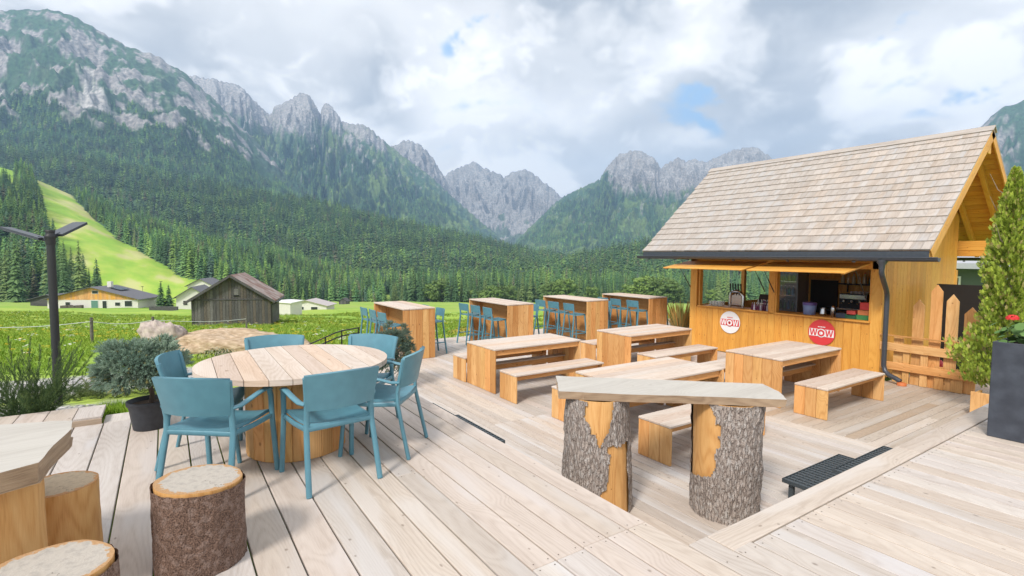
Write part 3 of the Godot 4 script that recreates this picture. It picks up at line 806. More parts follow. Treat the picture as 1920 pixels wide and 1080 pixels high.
func build_mountains() -> void:
	hillside("ridge_far", RIDGE_FAR, {"ns": 240, "nt": 60, "seed": 5, "jag": 26.0, "jag_len": 60.0, "foot": 0.72, "foot_y": 20.0, "bow": 1.25, "gully": 0.240, "gully_len": 330.0, "gully_t": 3.7, "rough": 0.05, "patch_len": 300.0, "patch_t": 5.0, "tall": 1000.0, "look": "far"})
	hillside("ridge_horn", RIDGE_HORN, {"ns": 160, "nt": 50, "seed": 15, "jag": 22.0, "jag_len": 45.0, "foot": 0.80, "foot_y": 100.0, "bow": 1.2, "gully": 0.224, "gully_len": 180.0, "gully_t": 3.4, "rough": 0.06, "patch_len": 300.0, "patch_t": 5.0, "tall": 1000.0, "look": "horn"})
	hillside("ridge_towers", RIDGE_TOWERS, {"ns": 420, "nt": 150, "seed": 25, "jag": 20.0, "jag_len": 38.0, "foot": 0.36, "foot_y": -40.0, "bow": 1.5, "gully": 0.160, "gully_len": 260.0, "gully_t": 5.1, "rough": 0.035, "patch_len": 330.0, "patch_t": 7.0, "tall": 1200.0, "look": "towers"})
	hillside("ridge_left", RIDGE_LEFT, {"ns": 460, "nt": 170, "seed": 35, "jag": 14.0, "jag_len": 60.0, "foot": 0.40, "foot_y": 20.0, "bow": 1.28, "gully": 0.070, "gully_len": 380.0, "gully_t": 5.1, "rough": 0.03, "patch_len": 260.0, "patch_t": 9.0, "tall": 1160.0, "look": "left"})
	hillside("ridge_right", RIDGE_RIGHT, {"ns": 360, "nt": 130, "seed": 45, "jag": 20.0, "jag_len": 40.0, "foot": 0.42, "foot_y": -40.0, "bow": 1.45, "gully": 0.176, "gully_len": 240.0, "gully_t": 5.1, "rough": 0.045, "patch_len": 330.0, "patch_t": 7.0, "tall": 800.0, "look": "right"})
	hillside("ridge_corner", RIDGE_CORNER, {"ns": 160, "nt": 80, "seed": 55, "jag": 16.0, "jag_len": 60.0, "foot": 0.45, "foot_y": -40.0, "bow": 1.3, "gully": 0.144, "gully_len": 260.0, "gully_t": 5.1, "rough": 0.04, "patch_len": 260.0, "patch_t": 7.0, "tall": 900.0, "look": "corner"})
	hillside("foothill_left", FOOTHILL_LEFT, {"ns": 160, "nt": 70, "seed": 65, "jag": 8.0, "jag_len": 120.0, "foot": 0.40, "foot_y": -36.0, "bow": 1.15, "gully": 0.080, "gully_len": 260.0, "gully_t": 3.4, "rough": 0.02, "patch_len": 200.0, "patch_t": 6.0, "tall": 300.0, "look": "wood"})
	hillside("foothill_right", FOOTHILL_RIGHT, {"ns": 120, "nt": 60, "seed": 75, "jag": 6.0, "jag_len": 120.0, "foot": 0.48, "foot_y": -36.0, "bow": 1.15, "gully": 0.080, "gully_len": 200.0, "gully_t": 3.4, "rough": 0.02, "patch_len": 200.0, "patch_t": 6.0, "tall": 100.0, "look": "wood"})
	hillside("ski_hill", SKI_HILL, {"ns": 260, "nt": 130, "seed": 85, "jag": 1.5, "jag_len": 90.0, "foot": 0.30, "foot_y": -23.0, "foot_drop": 16.0, "bow": 1.0, "gully": 0.032, "gully_len": 200.0, "gully_t": 2.7, "rough": 0.008, "patch_len": 120.0, "patch_t": 5.0, "tall": 120.0, "look": "ski"})
func build_forest() -> void:
	var far_a := conifer(7, 6, 3, 0.19, 0.04, 0.5)
	var far_b := conifer(6, 6, 4, 0.24, 0.05, 0.5)
	var mid_a := conifer(18, 8, 5, 0.15, 0.05, 0.34)
	var mid_b := conifer(17, 8, 6, 0.13, 0.06, 0.34)
	var mid_c := conifer(18, 7, 7, 0.175, 0.04, 0.34)
	grow_on("ridge_left", 36000, 14, 22, [far_a, far_b], 1.35, 0.35, 1.0)
	grow_on("ridge_towers", 32000, 13, 21, [far_a, far_b], 1.35, 0.3, 1.0)
	grow_on("ridge_right", 20000, 13, 21, [far_a, far_b], 1.35, 0.1, 1.0)
	grow_on("ridge_corner", 4000, 14, 24, [far_a, far_b], 1.25, 0.3, 1.0)
	grow_on("foothill_left", 32000, 15, 23, [far_a, far_b], 0.95)
	grow_on("foothill_right", 17000, 14, 22, [far_a, far_b], 0.95)
	grow_on("ski_hill", 14000, 14, 20, [mid_a, mid_b, mid_c], 1.3)
	# the belt at the far edge of the meadow: the front rows one by one, the rest as one wood
	var crowns := []
	for k in 4: crowns.append(conifer(24, 9, 20 + k, [0.15, 0.125, 0.175, 0.14][k], 0.03, 0.30))
	var leafs := []
	for k in 2: leafs.append(leafy(30 + k, 34, 34, 0.34, 0.05))
	var stem := trunk_mesh()
	var green := []
	for c in [Color(0.052, 0.115, 0.04), Color(0.072, 0.142, 0.046), Color(0.10, 0.18, 0.05), Color(0.135, 0.20, 0.058), Color(0.165, 0.235, 0.065)]:
		var m := mat(lin(c.r, c.g, c.b), 0.75)
		m.backlight_enabled = true; m.backlight = lin(0.05, 0.08, 0.02)
		green.append(m)
	var light := []
	for c in [Color(0.13, 0.21, 0.04), Color(0.17, 0.26, 0.05), Color(0.10, 0.16, 0.035)]:
		var m := mat(lin(c.r, c.g, c.b), 0.75)
		m.backlight_enabled = true; m.backlight = lin(0.09, 0.13, 0.02)
		light.append(m)
	var rest := [[], [], []]
	var tint := [[], [], []]
	var singles := 0
	for row in 26:
		var f := 338.0 + row * 6.5
		var m := -0.60
		while m < 0.62:
			m += rng.randf_range(2.6, 6.5) / f * (1.0 if row > 1 else 1.25)
			var ff := f + rng.randf_range(-4, 4) + 10.0 * sin(m * 17.0)
			if m < -0.5 and ski_open(m, ff) > -0.012: continue
			var p2 := FWD * ff + RGT * (m * ff)
			if absf(m + 0.245) < 0.013 and row < 14: continue       # the little track into the wood
			var p := Vector3(p2.x, land(p2.x, p2.y) - 0.3, p2.y)
			var h := (9.0 + 13.0 * pow(rng.randf(), 0.6)) * (1.0 + 0.15 * sin(m * 31.0 + row))
			if row < 4 and m > -0.47 and m < 0.42 and singles < 250:
				singles += 1
				var broad := rng.randf() < (0.2 if row < 2 else 0.06)
				var t: Node3D
				var tone := 0
				if broad:
					t = thing("broadleaf_tree", "pale green leafy tree between spruces at the far meadow edge", "tree", p, rng.randf() * TAU, "leafy trees at the far edge of the meadow")
					h *= 0.62
				else:
					tone = mini(int(rng.randf() * rng.randf() * 7.0), 4)
					t = thing("spruce_tree", "%s %s spruce in the front rows beyond the meadow" % ["low" if h < 14.0 else ("middling" if h < 19.0 else "tall"), ["dark green", "deep green", "fresh green", "light green", "pale green"][tone]], "tree", p, rng.randf() * TAU, "spruces at the far edge of the meadow")
				t.scale = Vector3(h * (1.15 if broad else rng.randf_range(0.85, 1.2)), h, h * (1.15 if broad else 1.0))
				part(t, "trunk", stem, M.trunk)
				part(t, "crown", one(leafs) if broad else one(crowns), one(light) if broad else green[tone])
			else:
				var k := rng.randi() % 3
				rest[k].append(stand(p, h, rng.randf_range(0.85, 1.2)))
				tint[k].append(spruce_tone(1.3))
	for k in 3:
		var o := scatter("forest", [mid_a, mid_b, mid_c][k], M.foliage, rest[k], tint[k])
		tag(o, "spruce wood on the valley floor behind its front rows", "forest")
	# single trees and bushes that stand out in front of the wood
	for a in [[0.258, 300.0, 17.0, 1], [0.292, 292.0, 15.5, 2], [0.235, 306.0, 12.0, 0], [0.312, 300.0, 13.0, 2], [-0.145, 330.0, 7.0, 2], [-0.06, 331.0, 8.5, 1], [0.075, 332.0, 15.0, 2], [0.1, 330.0, 16.0, 0], [0.21, 310.0, 9.0, 0]]:
		var p2: Vector2 = FWD * a[1] + RGT * (a[0] * a[1])
		var t := thing("broadleaf_tree", "rounded leafy tree standing out in front of the spruce wood", "tree", Vector3(p2.x, land(p2.x, p2.y) - 0.3, p2.y), rng.randf() * 6.0, "rounded trees in front of the wood")
		t.scale = Vector3(a[2] * 1.35, a[2], a[2] * 1.35)
		part(t, "trunk", stem, M.trunk)
		part(t, "crown", leafy(200 + int(a[1]) + int(a[2] * 3.0), 46, 60, 0.36, 0.042), light[a[3]])
	# left edge of the run: trees at the foot of the hill, behind the farmhouse
	for k in 84:
		var m := rng.randf_range(-1.12, -0.79)
		var ff := rng.randf_range(205, 250) + maxf(0.0, (-0.80 - m)) * 60.0
		var p2 := FWD * ff + RGT * (m * ff)
		var h := rng.randf_range(14, 28) * (0.7 if m > -0.815 else 1.0)
		var tone := mini(int(rng.randf() * rng.randf() * 7.0), 4)
		var t := thing("spruce_tree", "%s %s spruce at the foot of the hill behind the farmhouse" % ["low" if h < 16.0 else ("middling" if h < 20.0 else "tall"), ["dark green", "deep green", "fresh green", "light green", "pale green"][tone]], "tree", Vector3(p2.x, land(p2.x, p2.y) - 0.4 + maxf(0.0, ff - 225.0) * 0.1, p2.y), rng.randf() * TAU, "spruces behind the farmhouse")
		t.scale = Vector3(h * rng.randf_range(0.9, 1.2), h, h)
		part(t, "trunk", stem, M.trunk)
		part(t, "crown", one(crowns), green[tone])
	for a in [[-0.677, 128.0, 6.6], [-0.662, 129.0, 6.2]]:
		var p2: Vector2 = FWD * a[1] + RGT * (a[0] * a[1])
		var t := thing("spruce_tree", "small dark pointed spruce, one of a pair beside the farmhouse", "tree", Vector3(p2.x, land(p2.x, p2.y) - 0.2, p2.y), a[1], "pair of small spruces by the farmhouse")
		t.scale = Vector3(a[2] * 1.5, a[2], a[2] * 1.5)
		part(t, "trunk", stem, M.trunk)
		part(t, "crown", crowns[2], green[0])

# ---------------------------------------------------------------- terrace
func build_decks() -> void:
	var nails := MB.new()
	var nail := func(p: Vector3) -> void:
		var q := 6
		for k in q:
			nails.tri(p, p + Vector3(cos(TAU * k / q), 0, sin(TAU * k / q)) * 0.0045, p + Vector3(cos(TAU * (k + 1) / q), 0, sin(TAU * (k + 1) / q)) * 0.0045, Vector3.UP)
	# upper deck beside the round table
	var up := structure("deck_upper")
	var lines := [2.4, 2.24, 2.075, 1.89, 1.69, 1.53, 1.36, 1.206, 0.995, 0.778, 0.56, 0.343]
	var u := 0.343
	while u > -4.2:
		u -= 0.217
		lines.append(u)
	for k in lines.size() - 1:
		var w: float = lines[k] - lines[k + 1]
		var c: float = (lines[k] + lines[k + 1]) * 0.5
		var cut: float = [2.105, 2.105, 2.105, 2.09, 2.09, 3.55, 2.09, 1.2][k] if k < 8 else [1.1, 2.4, 0.6][k % 3]
		var far_end := 6.2 if c < 2.2 else 6.3
		for seg in [[-1.6, cut], [cut, far_end]]:
			var l: float = seg[1] - seg[0]
			plank(up, "plank", l - 0.003, 0.034, w - 0.010, one(M.deck), at(c, -0.017 - rng.randf() * 0.0015, (seg[0] + seg[1]) * 0.5), ALONG_W, 0.0035)
		for e in [cut - 0.03, cut + 0.03]:
			nail.call(at(c - w * 0.3, 0.0012, e)); nail.call(at(c + w * 0.3, 0.0012, e))
	# raised landing strip at the back of the upper deck
	for k in 9:
		plank(up, "plank", 0.46, 0.03, 0.212, one(M.deck), at(-0.645 - 0.217 * k, 0.055, 6.44), ALONG_W, 0.0035)
	for k in 4: plank(up, "plank", 0.30, 0.03, 0.212, one(M.deck), at(-0.425 + 0.217 * k, -0.017, 6.36), ALONG_W, 0.0035)
	plank(up, "riser", 1.75, 0.02, 0.085, M.damp[1], at(-1.413, 0.008, 6.206), LONG_X_FACING_W)
	plank(up, "riser", 4.5, 0.022, 0.60, M.damp[2], at(2.372, -0.345, 4.06), LONG_W_FACING_X)
	part(up, "nail_heads", nails.mesh(), M.trunk).set_meta("kind", "stuff")
	# near deck with its wide edge board
	var near := structure("deck_near")
	u = 2.402
	while u < 9.6:
		var w := 0.1667
		var cut := 1.613 if u > 2.57 else 1.80
		for seg in [[-2.2, -0.9], [-0.9, cut]]:
			plank(near, "plank", seg[1] - seg[0] - 0.003, 0.034, w - 0.009, one(M.deck), at(u + w * 0.5, -0.017 - rng.randf() * 0.0015, (seg[0] + seg[1]) * 0.5), ALONG_W, 0.0035)
		u += w
	plank(near, "edge_board", 2.6, 0.036, 0.172, M.deck[2], at(3.87, -0.0165, 1.708), ALONG_X, 0.004)
	plank(near, "edge_board", 2.2, 0.036, 0.172, M.deck[5], at(6.274, -0.0165, 1.708), ALONG_X, 0.004)
	plank(near, "edge_board", 2.2, 0.036, 0.172, M.deck[0], at(8.478, -0.0165, 1.708), ALONG_X, 0.004)
	plank(near, "riser", 7.1, 0.022, 0.61, M.damp[2], at(5.96, -0.345, 1.77), LONG_X_FACING_W)
	var n2 := MB.new()
	nails = n2
	u = 2.402
	while u < 9.6:
		for o in [0.035, 0.13]:
			for k in 6: n2.tri(at(u + o, 0.0012, 1.575), at(u + o, 0.0012, 1.575) + Vector3(cos(TAU * k / 6), 0, sin(TAU * k / 6)) * 0.0045, at(u + o, 0.0012, 1.575) + Vector3(cos(TAU * (k + 1) / 6), 0, sin(TAU * (k + 1) / 6)) * 0.0045, Vector3.UP)
		u += 0.1667
	part(near, "nail_heads", n2.mesh(), M.trunk).set_meta("kind", "stuff")
	# sunken deck: boards run to the valley
	var low := structure("deck_sunken")
	u = 2.42
	var k := 0
	while u < 7.16:
		var w := 0.1385
		var cuts: Array = [[1.8, 5.9, 9.6, 12.9], [1.8, 5.9, 9.6, 12.9], [1.8, 4.0, 8.1, 12.9], [1.8, 5.9, 8.1, 12.9]][(k / 3) % 4]
		for s in 3:
			plank(low, "plank", cuts[s + 1] - cuts[s] - 0.003, 0.03, w - 0.008, one(M.deck), at(u + w * 0.5, LOW - 0.015 - rng.randf() * 0.0012, (cuts[s] + cuts[s + 1]) * 0.5), ALONG_W)
		u += w
		k += 1
	# boards in front of the kiosk run towards it
	var front := structure("deck_kiosk")
	var w0 := 1.8
	k = 0
	while w0 < 12.85:
		var w := 0.1415
		var cut: float = [9.1, 8.3, 10.0][k % 3]
		var list: Array = M.damp if w0 < 4.6 else M.deck
		var e := 12.6 if w0 < 4.05 else (11.13 if w0 < 8.5 else 15.4)
		plank(front, "plank", cut - 7.185, 0.03, w - 0.006, one(list) if rng.randf() < 0.8 else one(M.deck), at((cut + 7.18) * 0.5, LOW - 0.015, w0 + w * 0.5), ALONG_X)
		plank(front, "plank", e - cut - 0.004, 0.03, w - 0.006, one(list), at((cut + e) * 0.5, LOW - 0.015, w0 + w * 0.5), ALONG_X)
		w0 += w
		k += 1
	# steps of bar grating
	var step_a := grating("grating_step", "dark steel grating step under the edge board, lower and farther out", at(5.31, LOW, 2.375), 0.0, LOW + 0.68 - 0.453 - 0.68 - LOW, 1.1, 0.33)
	grating("grating_step", "dark steel grating step tucked close below the wide edge board", at(5.31, LOW, 1.975), 0.0, 0.453, 1.02, 0.30)
	grating("grating_step", "dark grating step below the round table's deck, lower of two", at(2.95, LOW, 5.35), PI * 0.5, 0.227, 1.12, 0.34)
	grating("grating_step", "dark grating step flush under the edge of the round table's deck", at(2.585, LOW, 5.30), PI * 0.5, 0.453, 1.12, 0.31)
func grating(called: String, label: String, p: Vector3, turn: float, high: float, l: float, d: float) -> Node3D:
	var t := thing(called, label, "step", p, turn, "grating steps")
	if high <= 0.0: high = 0.227
	var f := MB.new()
	for s in [-1.0, 1.0]:
		f.box(Vector3(0, high - 0.018, s * d * 0.5), Vector3(l, 0.036, 0.006))
		f.box(Vector3(s * l * 0.5, high - 0.018, 0), Vector3(0.006, 0.0355, d - 0.008))
	part(t, "frame", f.mesh(), M.grate)
	var n := int(l / 0.06)
	var bar := MB.new()
	bar.box(Vector3.ZERO, Vector3(0.032, 0.022, d - 0.01))
	var bm := bar.mesh()
	for k in n: part(t, "bearing_bar", bm, M.grate, Transform3D(Basis.IDENTITY, Vector3(-l * 0.5 + l * (k + 0.5) / n, high - 0.017, 0)))
	var cross := MB.new()
	cross.box(Vector3.ZERO, Vector3(l - 0.01, 0.008, 0.005))
	for k in 6: part(t, "cross_bar", cross.mesh(), M.grate, Transform3D(Basis.IDENTITY, Vector3(0, high - 0.008, -d * 0.5 + d * (k + 0.5) / 6)))
	for sx in [-1.0, 1.0]:
		var leg := MB.new()
		leg.box(Vector3(0, (high - 0.037) * 0.5 + 0.004, 0), Vector3(0.04, high - 0.037, 0.04))
		leg.box(Vector3(0, 0.004, 0), Vector3(0.09, 0.008, 0.09))
		for sz in [-1.0, 1.0]: part(t, "leg", leg.mesh(), M.grate, Transform3D(Basis.IDENTITY, Vector3(sx * (l * 0.5 - 0.06), 0, sz * (d * 0.5 - 0.06))))
	return t

# ---------------------------------------------------------------- kiosk
const EAVE := Vector2(10.5, 1.735)
const RIDGE := Vector2(13.28, 4.075)
func roof_y(u: float) -> float: return EAVE.y + (RIDGE.y - EAVE.y) * (u - EAVE.x) / (RIDGE.x - EAVE.x) if u < RIDGE.x else RIDGE.y - (RIDGE.y - EAVE.y) * (u - RIDGE.x) / (RIDGE.x - EAVE.x)
func slanted(w: float, t: float, h0: float, h1: float) -> ArrayMesh:   # upright board with a sloping top; x along the wall, foot at 0
	var mb := MB.new()
	var off := Vector2(rng.randf() * 3.0, rng.randf())
	var a := -w * 0.5 + 0.002; var b := w * 0.5 - 0.002
	var U := func(x: float, y: float) -> Vector2: return Vector2((y + off.x) / 2.4, (x + off.y) / 0.8)
	for s in [-1.0, 1.0]:
		mb.quad(Vector3(a, 0, s * t * 0.5), Vector3(b, 0, s * t * 0.5), Vector3(b, h1, s * t * 0.5), Vector3(a, h0, s * t * 0.5), Vector3(0, 0, s), U.call(a, 0), U.call(b, 0), U.call(b, h1), U.call(a, h0))
	mb.quad(Vector3(a, 0, -t * 0.5), Vector3(a, 0, t * 0.5), Vector3(a, h0, t * 0.5), Vector3(a, h0, -t * 0.5), Vector3.LEFT)
	mb.quad(Vector3(b, 0, -t * 0.5), Vector3(b, 0, t * 0.5), Vector3(b, h1, t * 0.5), Vector3(b, h1, -t * 0.5), Vector3.RIGHT)
	mb.quad(Vector3(a, h0, -t * 0.5), Vector3(a, h0, t * 0.5), Vector3(b, h1, t * 0.5), Vector3(b, h1, -t * 0.5), Vector3(h0 - h1, w, 0).normalized())
	return mb.mesh()
func build_kiosk() -> void:
	var k := thing("kiosk", "golden timber snack kiosk with shingled gable roof and two open serving hatches", "kiosk", at(11.135, LOW, 6.3))
	var o := -k.position
	# front wall: boards below the hatches, posts, header
	var w := 4.39
	while w < 8.27:
		plank(k, "wall_board", 1.03, 0.022, 0.152, one(M.stained), o + at(11.146, -0.155, w + 0.077), UP_FACING_X, 0.004)
		w += 0.1552
	for p in [[4.295, 0.19], [8.375, 0.19]]:
		plank(k, "corner_post", 2.27, 0.10, p[1], M.stained[0], o + at(11.175, 0.465, p[0]), UP_FACING_X, 0.004)
	plank(k, "window_post", 1.22, 0.10, 0.12, M.stained[1], o + at(11.180, 0.985, 6.32), UP_FACING_X, 0.004)
	plank(k, "header", 4.27, 0.05, 0.22, M.stained[2], o + at(11.15, 1.50, 6.335), LONG_W_FACING_X, 0.004)
	for p in [[5.325, 1.87], [7.305, 1.85]]:
		plank(k, "window_sill", p[1], 0.10, 0.035, M.stained[3], o + at(11.145, 0.383, p[0]), LONG_W_FACING_X, 0.004)
		for s in [-1.0, 1.0]: plank(k, "window_frame", 1.02, 0.12, 0.03, M.stained[1], o + at(11.20, 0.905, p[0] + s * (p[1] * 0.5 - 0.018)), UP_FACING_X)
	# gable wall on the fence side, boards follow the roof
	var u := 11.245
	while u < 14.85:
		var hw := 0.159
		part(k, "wall_board", slanted(hw, 0.024, minf(roof_y(u), roof_y(u + hw)) - 0.07 - LOW if u + hw < RIDGE.x or u > RIDGE.x else roof_y(u) - 0.07 - LOW, roof_y(u + hw) - 0.07 - LOW), one(M.stained), Transform3D(Basis.IDENTITY, o + at(u + hw * 0.5, LOW, 4.215)))
		u += hw
	plank(k, "corner_post", 2.0, 0.09, 0.12, M.stained[1], o + at(14.90, 0.34, 4.235), UP_FACING_W)
	# far gable wall: sill wall, posts and a glazed opening that shows the valley
	u = 11.245
	while u < 14.85:
		plank(k, "wall_board", 1.06, 0.022, 0.152, one(M.stained), o + at(u + 0.077, -0.14, 8.462), UP_FACING_W)
		var top := roof_y(u + 0.077) - 0.12
		plank(k, "wall_board", maxf(top - 1.48, 0.1), 0.022, 0.152, one(M.stained), o + at(u + 0.077, 1.48 + maxf(top - 1.48, 0.1) * 0.5, 8.462), UP_FACING_W)
		u += 0.1552
	for p in [11.28, 13.38, 14.8]: plank(k, "window_post", 1.2, 0.10, 0.10, M.stained[1], o + at(p, 0.95, 8.43), UP_FACING_W)
	# back wall and floor
	w = 4.26
	while w < 8.4:
		plank(k, "wall_board", 2.5, 0.022, 0.152, M.stained[1], o + at(14.90, 0.57, w + 0.08), UP_FACING_X)
		w += 0.1552
	plank(k, "floor", 3.6, 0.04, 4.1, M.damp[1], o + at(13.05, LOW + 0.03, 6.33), ALONG_X)
	plank(k, "counter", 3.85, 0.04, 0.52, M.stained[1], o + at(11.50, 0.365, 6.33), ALONG_W)
	plank(k, "counter_front", 3.85, 0.02, 1.0, M.stained[1], o + at(11.72, -0.16, 6.33), LONG_W_FACING_X)
	# roof
	var d := (RIDGE - EAVE).normalized()
	var len := (RIDGE - EAVE).length()
	var nf := Vector3(-d.y, d.x, 0)
	var fb := Basis(Vector3(d.x, d.y, 0), nf, Vector3(0, 0, 1))      # up the front slope, outwards, along the ridge
	var rb := Basis(Vector3(-d.x, d.y, 0), Vector3(d.y, d.x, 0), Vector3(0, 0, -1))
	var mid_f := Vector3((EAVE.x + RIDGE.x) * 0.5, (EAVE.y + RIDGE.y) * 0.5, -6.4)
	var mid_r := Vector3(RIDGE.x * 2.0 - mid_f.x, mid_f.y, -6.4)
	plank(k, "roof_deck", len, 0.024, 6.16, M.stained[1], o + mid_f - nf * 0.045, fb)
	for q in 26:
		var s := (q + 0.5) * 0.14 - len * 0.5
		plank(k, "soffit_board", 6.16, 0.022, 0.136, M.stained[q % 4], o + mid_r + Vector3(-d.x, d.y, 0) * s - Vector3(d.y, d.x, 0) * 0.045, Basis(Vector3(0, 0, -1), Vector3(d.y, d.x, 0), Vector3(d.x, -d.y, 0)))
	plank(k, "rear_roof", len, 0.03, 6.2, M.shingle[3], o + mid_r - Vector3(d.y, d.x, 0) * 0.012, rb)
	for wz in [3.62, 4.12]:
		plank(k, "rafter", len - 0.1, 0.12, 0.08, M.stained[0], o + Vector3(mid_r.x, mid_r.y, -wz) - Vector3(d.y, d.x, 0) * 0.118, rb)
		plank(k, "rafter", len - 0.1, 0.12, 0.08, M.stained[0], o + Vector3(mid_f.x, mid_f.y, -wz) - nf * 0.118, fb)
	for e in [3.315, 9.485]:
		plank(k, "barge_board", len + 0.02, 0.17, 0.028, M.stained[0], o + Vector3(mid_f.x, mid_f.y, -e) - nf * 0.075, fb)
		plank(k, "barge_board", len + 0.02, 0.17, 0.028, M.stained[2], o + Vector3(mid_r.x, mid_r.y, -e) - Vector3(d.y, d.x, 0) * 0.075, rb)
	plank(k, "purlin", 1.5, 0.22, 0.16, M.stained[0], o + at(15.02, 1.885, 4.10), ALONG_W, 0.008)
	plank(k, "purlin", 1.3, 0.12, 0.16, M.stained[1], o + at(15.02, 1.71, 4.15), ALONG_W, 0.008)
	plank(k, "purlin", 0.95, 0.20, 0.16, M.stained[0], o + at(13.28, 3.72, 3.82), ALONG_W, 0.008)
	plank(k, "ridge_board", 6.24, 0.02, 0.17, M.shingle[1], o + Vector3(RIDGE.x - 0.055, RIDGE.y + 0.022, -6.4), Basis(Vector3(0, 0, -1), nf, Vector3(0, 0, -1).cross(nf)))
	plank(k, "ridge_board", 6.24, 0.02, 0.17, M.shingle[1], o + Vector3(RIDGE.x + 0.06, RIDGE.y + 0.008, -6.4), Basis(Vector3(0, 0, -1), Vector3(d.y, d.x, 0), Vector3(0, 0, -1).cross(Vector3(d.y, d.x, 0))))
	# shingles, counted from the eave; those towards the near gable are parts, the small far ones are joined
	var rows := 16
	var step := len / rows
	var widths := [0.10, 0.13, 0.16, 0.19, 0.23]
	var joined := MB.new()
	var meshes := {}
	var count := 0
	for r in rows:
		var z := 3.305
		while z < 9.47:
			var wd: float = one(widths)
			if z + wd > 9.49: wd = maxf(9.495 - z, 0.04)
			var lift := rng.randf_range(0.0, 0.003)
			var mid := Vector3(EAVE.x, EAVE.y, 0) + Vector3(d.x, d.y, 0) * (r * step + 0.145 - 0.02 + rng.randf_range(-0.006, 0.006)) + nf * (0.02 + lift)
			mid.z = -(z + wd * 0.5)
			var b := Basis(fb.x.rotated(Vector3(0, 0, 1), -0.085), fb.y.rotated(Vector3(0, 0, 1), -0.085), fb.z).rotated(nf, rng.randf_range(-0.006, 0.006))
			if z < 6.35 and count < 300:
				count += 1
				part(k, "shingle", board(0.29, 0.034, wd - 0.002, 0.002, rng.randi() % 4), one(M.shingle), Transform3D(b, o + mid))
			else:
				var off := Vector2(rng.randf(), rng.randf())
				var first := joined.v.size()
				joined.box(o + mid, Vector3(0.29, 0.034, wd - 0.002), b)
				for i in range(first, joined.v.size()):
					var l := b.inverse() * (joined.v[i] - o - mid)
					joined.uv[i] = Vector2(l.x / 2.4 + off.x, l.z / 0.8 + off.y)
			z += wd
	var js := part(k, "shingle", joined.mesh(), M.shingle[1])
	js.set_meta("kind", "stuff")
	# flashing, gutters and the downpipe
	plank(k, "flashing", 6.16, 0.012, 0.115, M.gutter, o + at(10.475, 1.668, 6.4), LONG_W_FACING_X, 0.002)
	for e in [10.405, 16.14]:
		var g := MB.new()
		var first := g.v.size()
		for s in 2:
			for q in 13:
				var an := PI + PI * q / 12.0
				g.vert(o + at(e + cos(an) * 0.066, 1.615 + sin(an) * 0.066, 3.16 if s == 0 else 9.58), Vector3(cos(an), sin(an), 0))
		g.sheet(first, 2, 13)
		first = g.v.size()
		for s in 2:
			for q in 13:
				var an := PI + PI * q / 12.0
				g.vert(o + at(e + cos(an) * 0.062, 1.615 + sin(an) * 0.062, 3.16 if s == 0 else 9.58), -Vector3(cos(an), sin(an), 0))
		g.sheet(first, 2, 13, true)
		for s in [3.16, 9.58]:
			for q in 12:
				var a0 := PI + PI * q / 12.0; var a1 := PI + PI * (q + 1) / 12.0
				g.tri(o + at(e, 1.615, s), o + at(e + cos(a0) * 0.066, 1.615 + sin(a0) * 0.066, s), o + at(e + cos(a1) * 0.066, 1.615 + sin(a1) * 0.066, s), Vector3(0, 0, 1 if s < 5 else -1))
		g.tube([o + at(e - 0.068, 1.618, 3.16), o + at(e - 0.068, 1.618, 9.58)], [0.009, 0.009], [0.009, 0.009], 8)
		for b in [4.4, 5.6, 6.8, 8.0, 9.2]: g.tube([o + at(e, 1.535, b), o + at(e, 1.535, b + 0.03)], [0.012, 0.012], [0.05, 0.05], 6)
		part(k, "gutter", g.mesh(), M.gutter)
	var dp := MB.new()
	dp.lathe([[0.045, 0.0], [0.05, 0.07], [0.085, 0.13], [0.09, 0.17]], 16, o + at(10.42, 1.41, 3.97))
	var path := [at(10.42, 1.45, 3.97), at(10.42, 1.36, 3.97), at(10.50, 1.28, 3.985), at(10.95, 1.02, 4.08), at(11.04, 0.93, 4.10), at(11.05, 0.80, 4.10), at(11.05, -0.38, 4.10), at(11.04, -0.48, 4.07), at(11.0, -0.535, 3.99), at(10.965, -0.575, 3.86), at(10.955, -0.61, 3.79)]
	var pp := []
	var rr := []
	for p in path: 
		pp.append(o + p); rr.append(0.042)
	dp.tube(pp, rr, rr, 14)
	part(k, "downpipe", dp.mesh(), M.gutter)
	var shoe := MB.new()
	shoe.lathe([[0.075, 0.0], [0.07, 0.05], [0.055, 0.055], [0.0, 0.056]], 16, o + at(10.955, LOW + 0.002, 3.77))
	part(k, "drain_collar", shoe.mesh(), mat(lin(0.55, 0.16, 0.05), 0.6))
	var rd := MB.new()
	rd.lathe([[0.045, 0.0], [0.05, 0.06], [0.1, 0.13], [0.1, 0.17]], 12, o + at(16.14, 1.40, 5.0))
	rd.tube([o + at(16.14, 1.44, 5.0), o + at(16.14, 1.38, 5.0), o + at(15.3, 1.05, 5.0), o + at(15.1, 0.95, 5.0), o + at(15.1, -0.6, 5.0)], [0.04, 0.04, 0.04, 0.04, 0.04], [0.04, 0.04, 0.04, 0.04, 0.04], 10)
	part(k, "downpipe", rd.mesh(), M.gutter)
	# hatches propped open
	for p in [[4.42, 6.315], [6.425, 8.50]]:
		var c: float = (p[0] + p[1]) * 0.5
		var l: float = p[1] - p[0]
		var h := Node3D.new()
		h.name = "hatch"
		k.add_child(h, true)
		var hx := Vector2(10.10, 1.335); var hy := Vector2(11.10, 1.50)
		var dd := (hy - hx).normalized()
		var hb := Basis(Vector3(0, 0, -1), Vector3(-dd.y, dd.x, 0), Vector3(0, 0, -1).cross(Vector3(-dd.y, dd.x, 0)))
		for q in 6:
			var s := hx.lerp(hy, (q + 0.5) / 6.0)
			plank(h, "plank", l, 0.02, 0.166, M.stained[q % 4], o + at(s.x, s.y, c), hb)
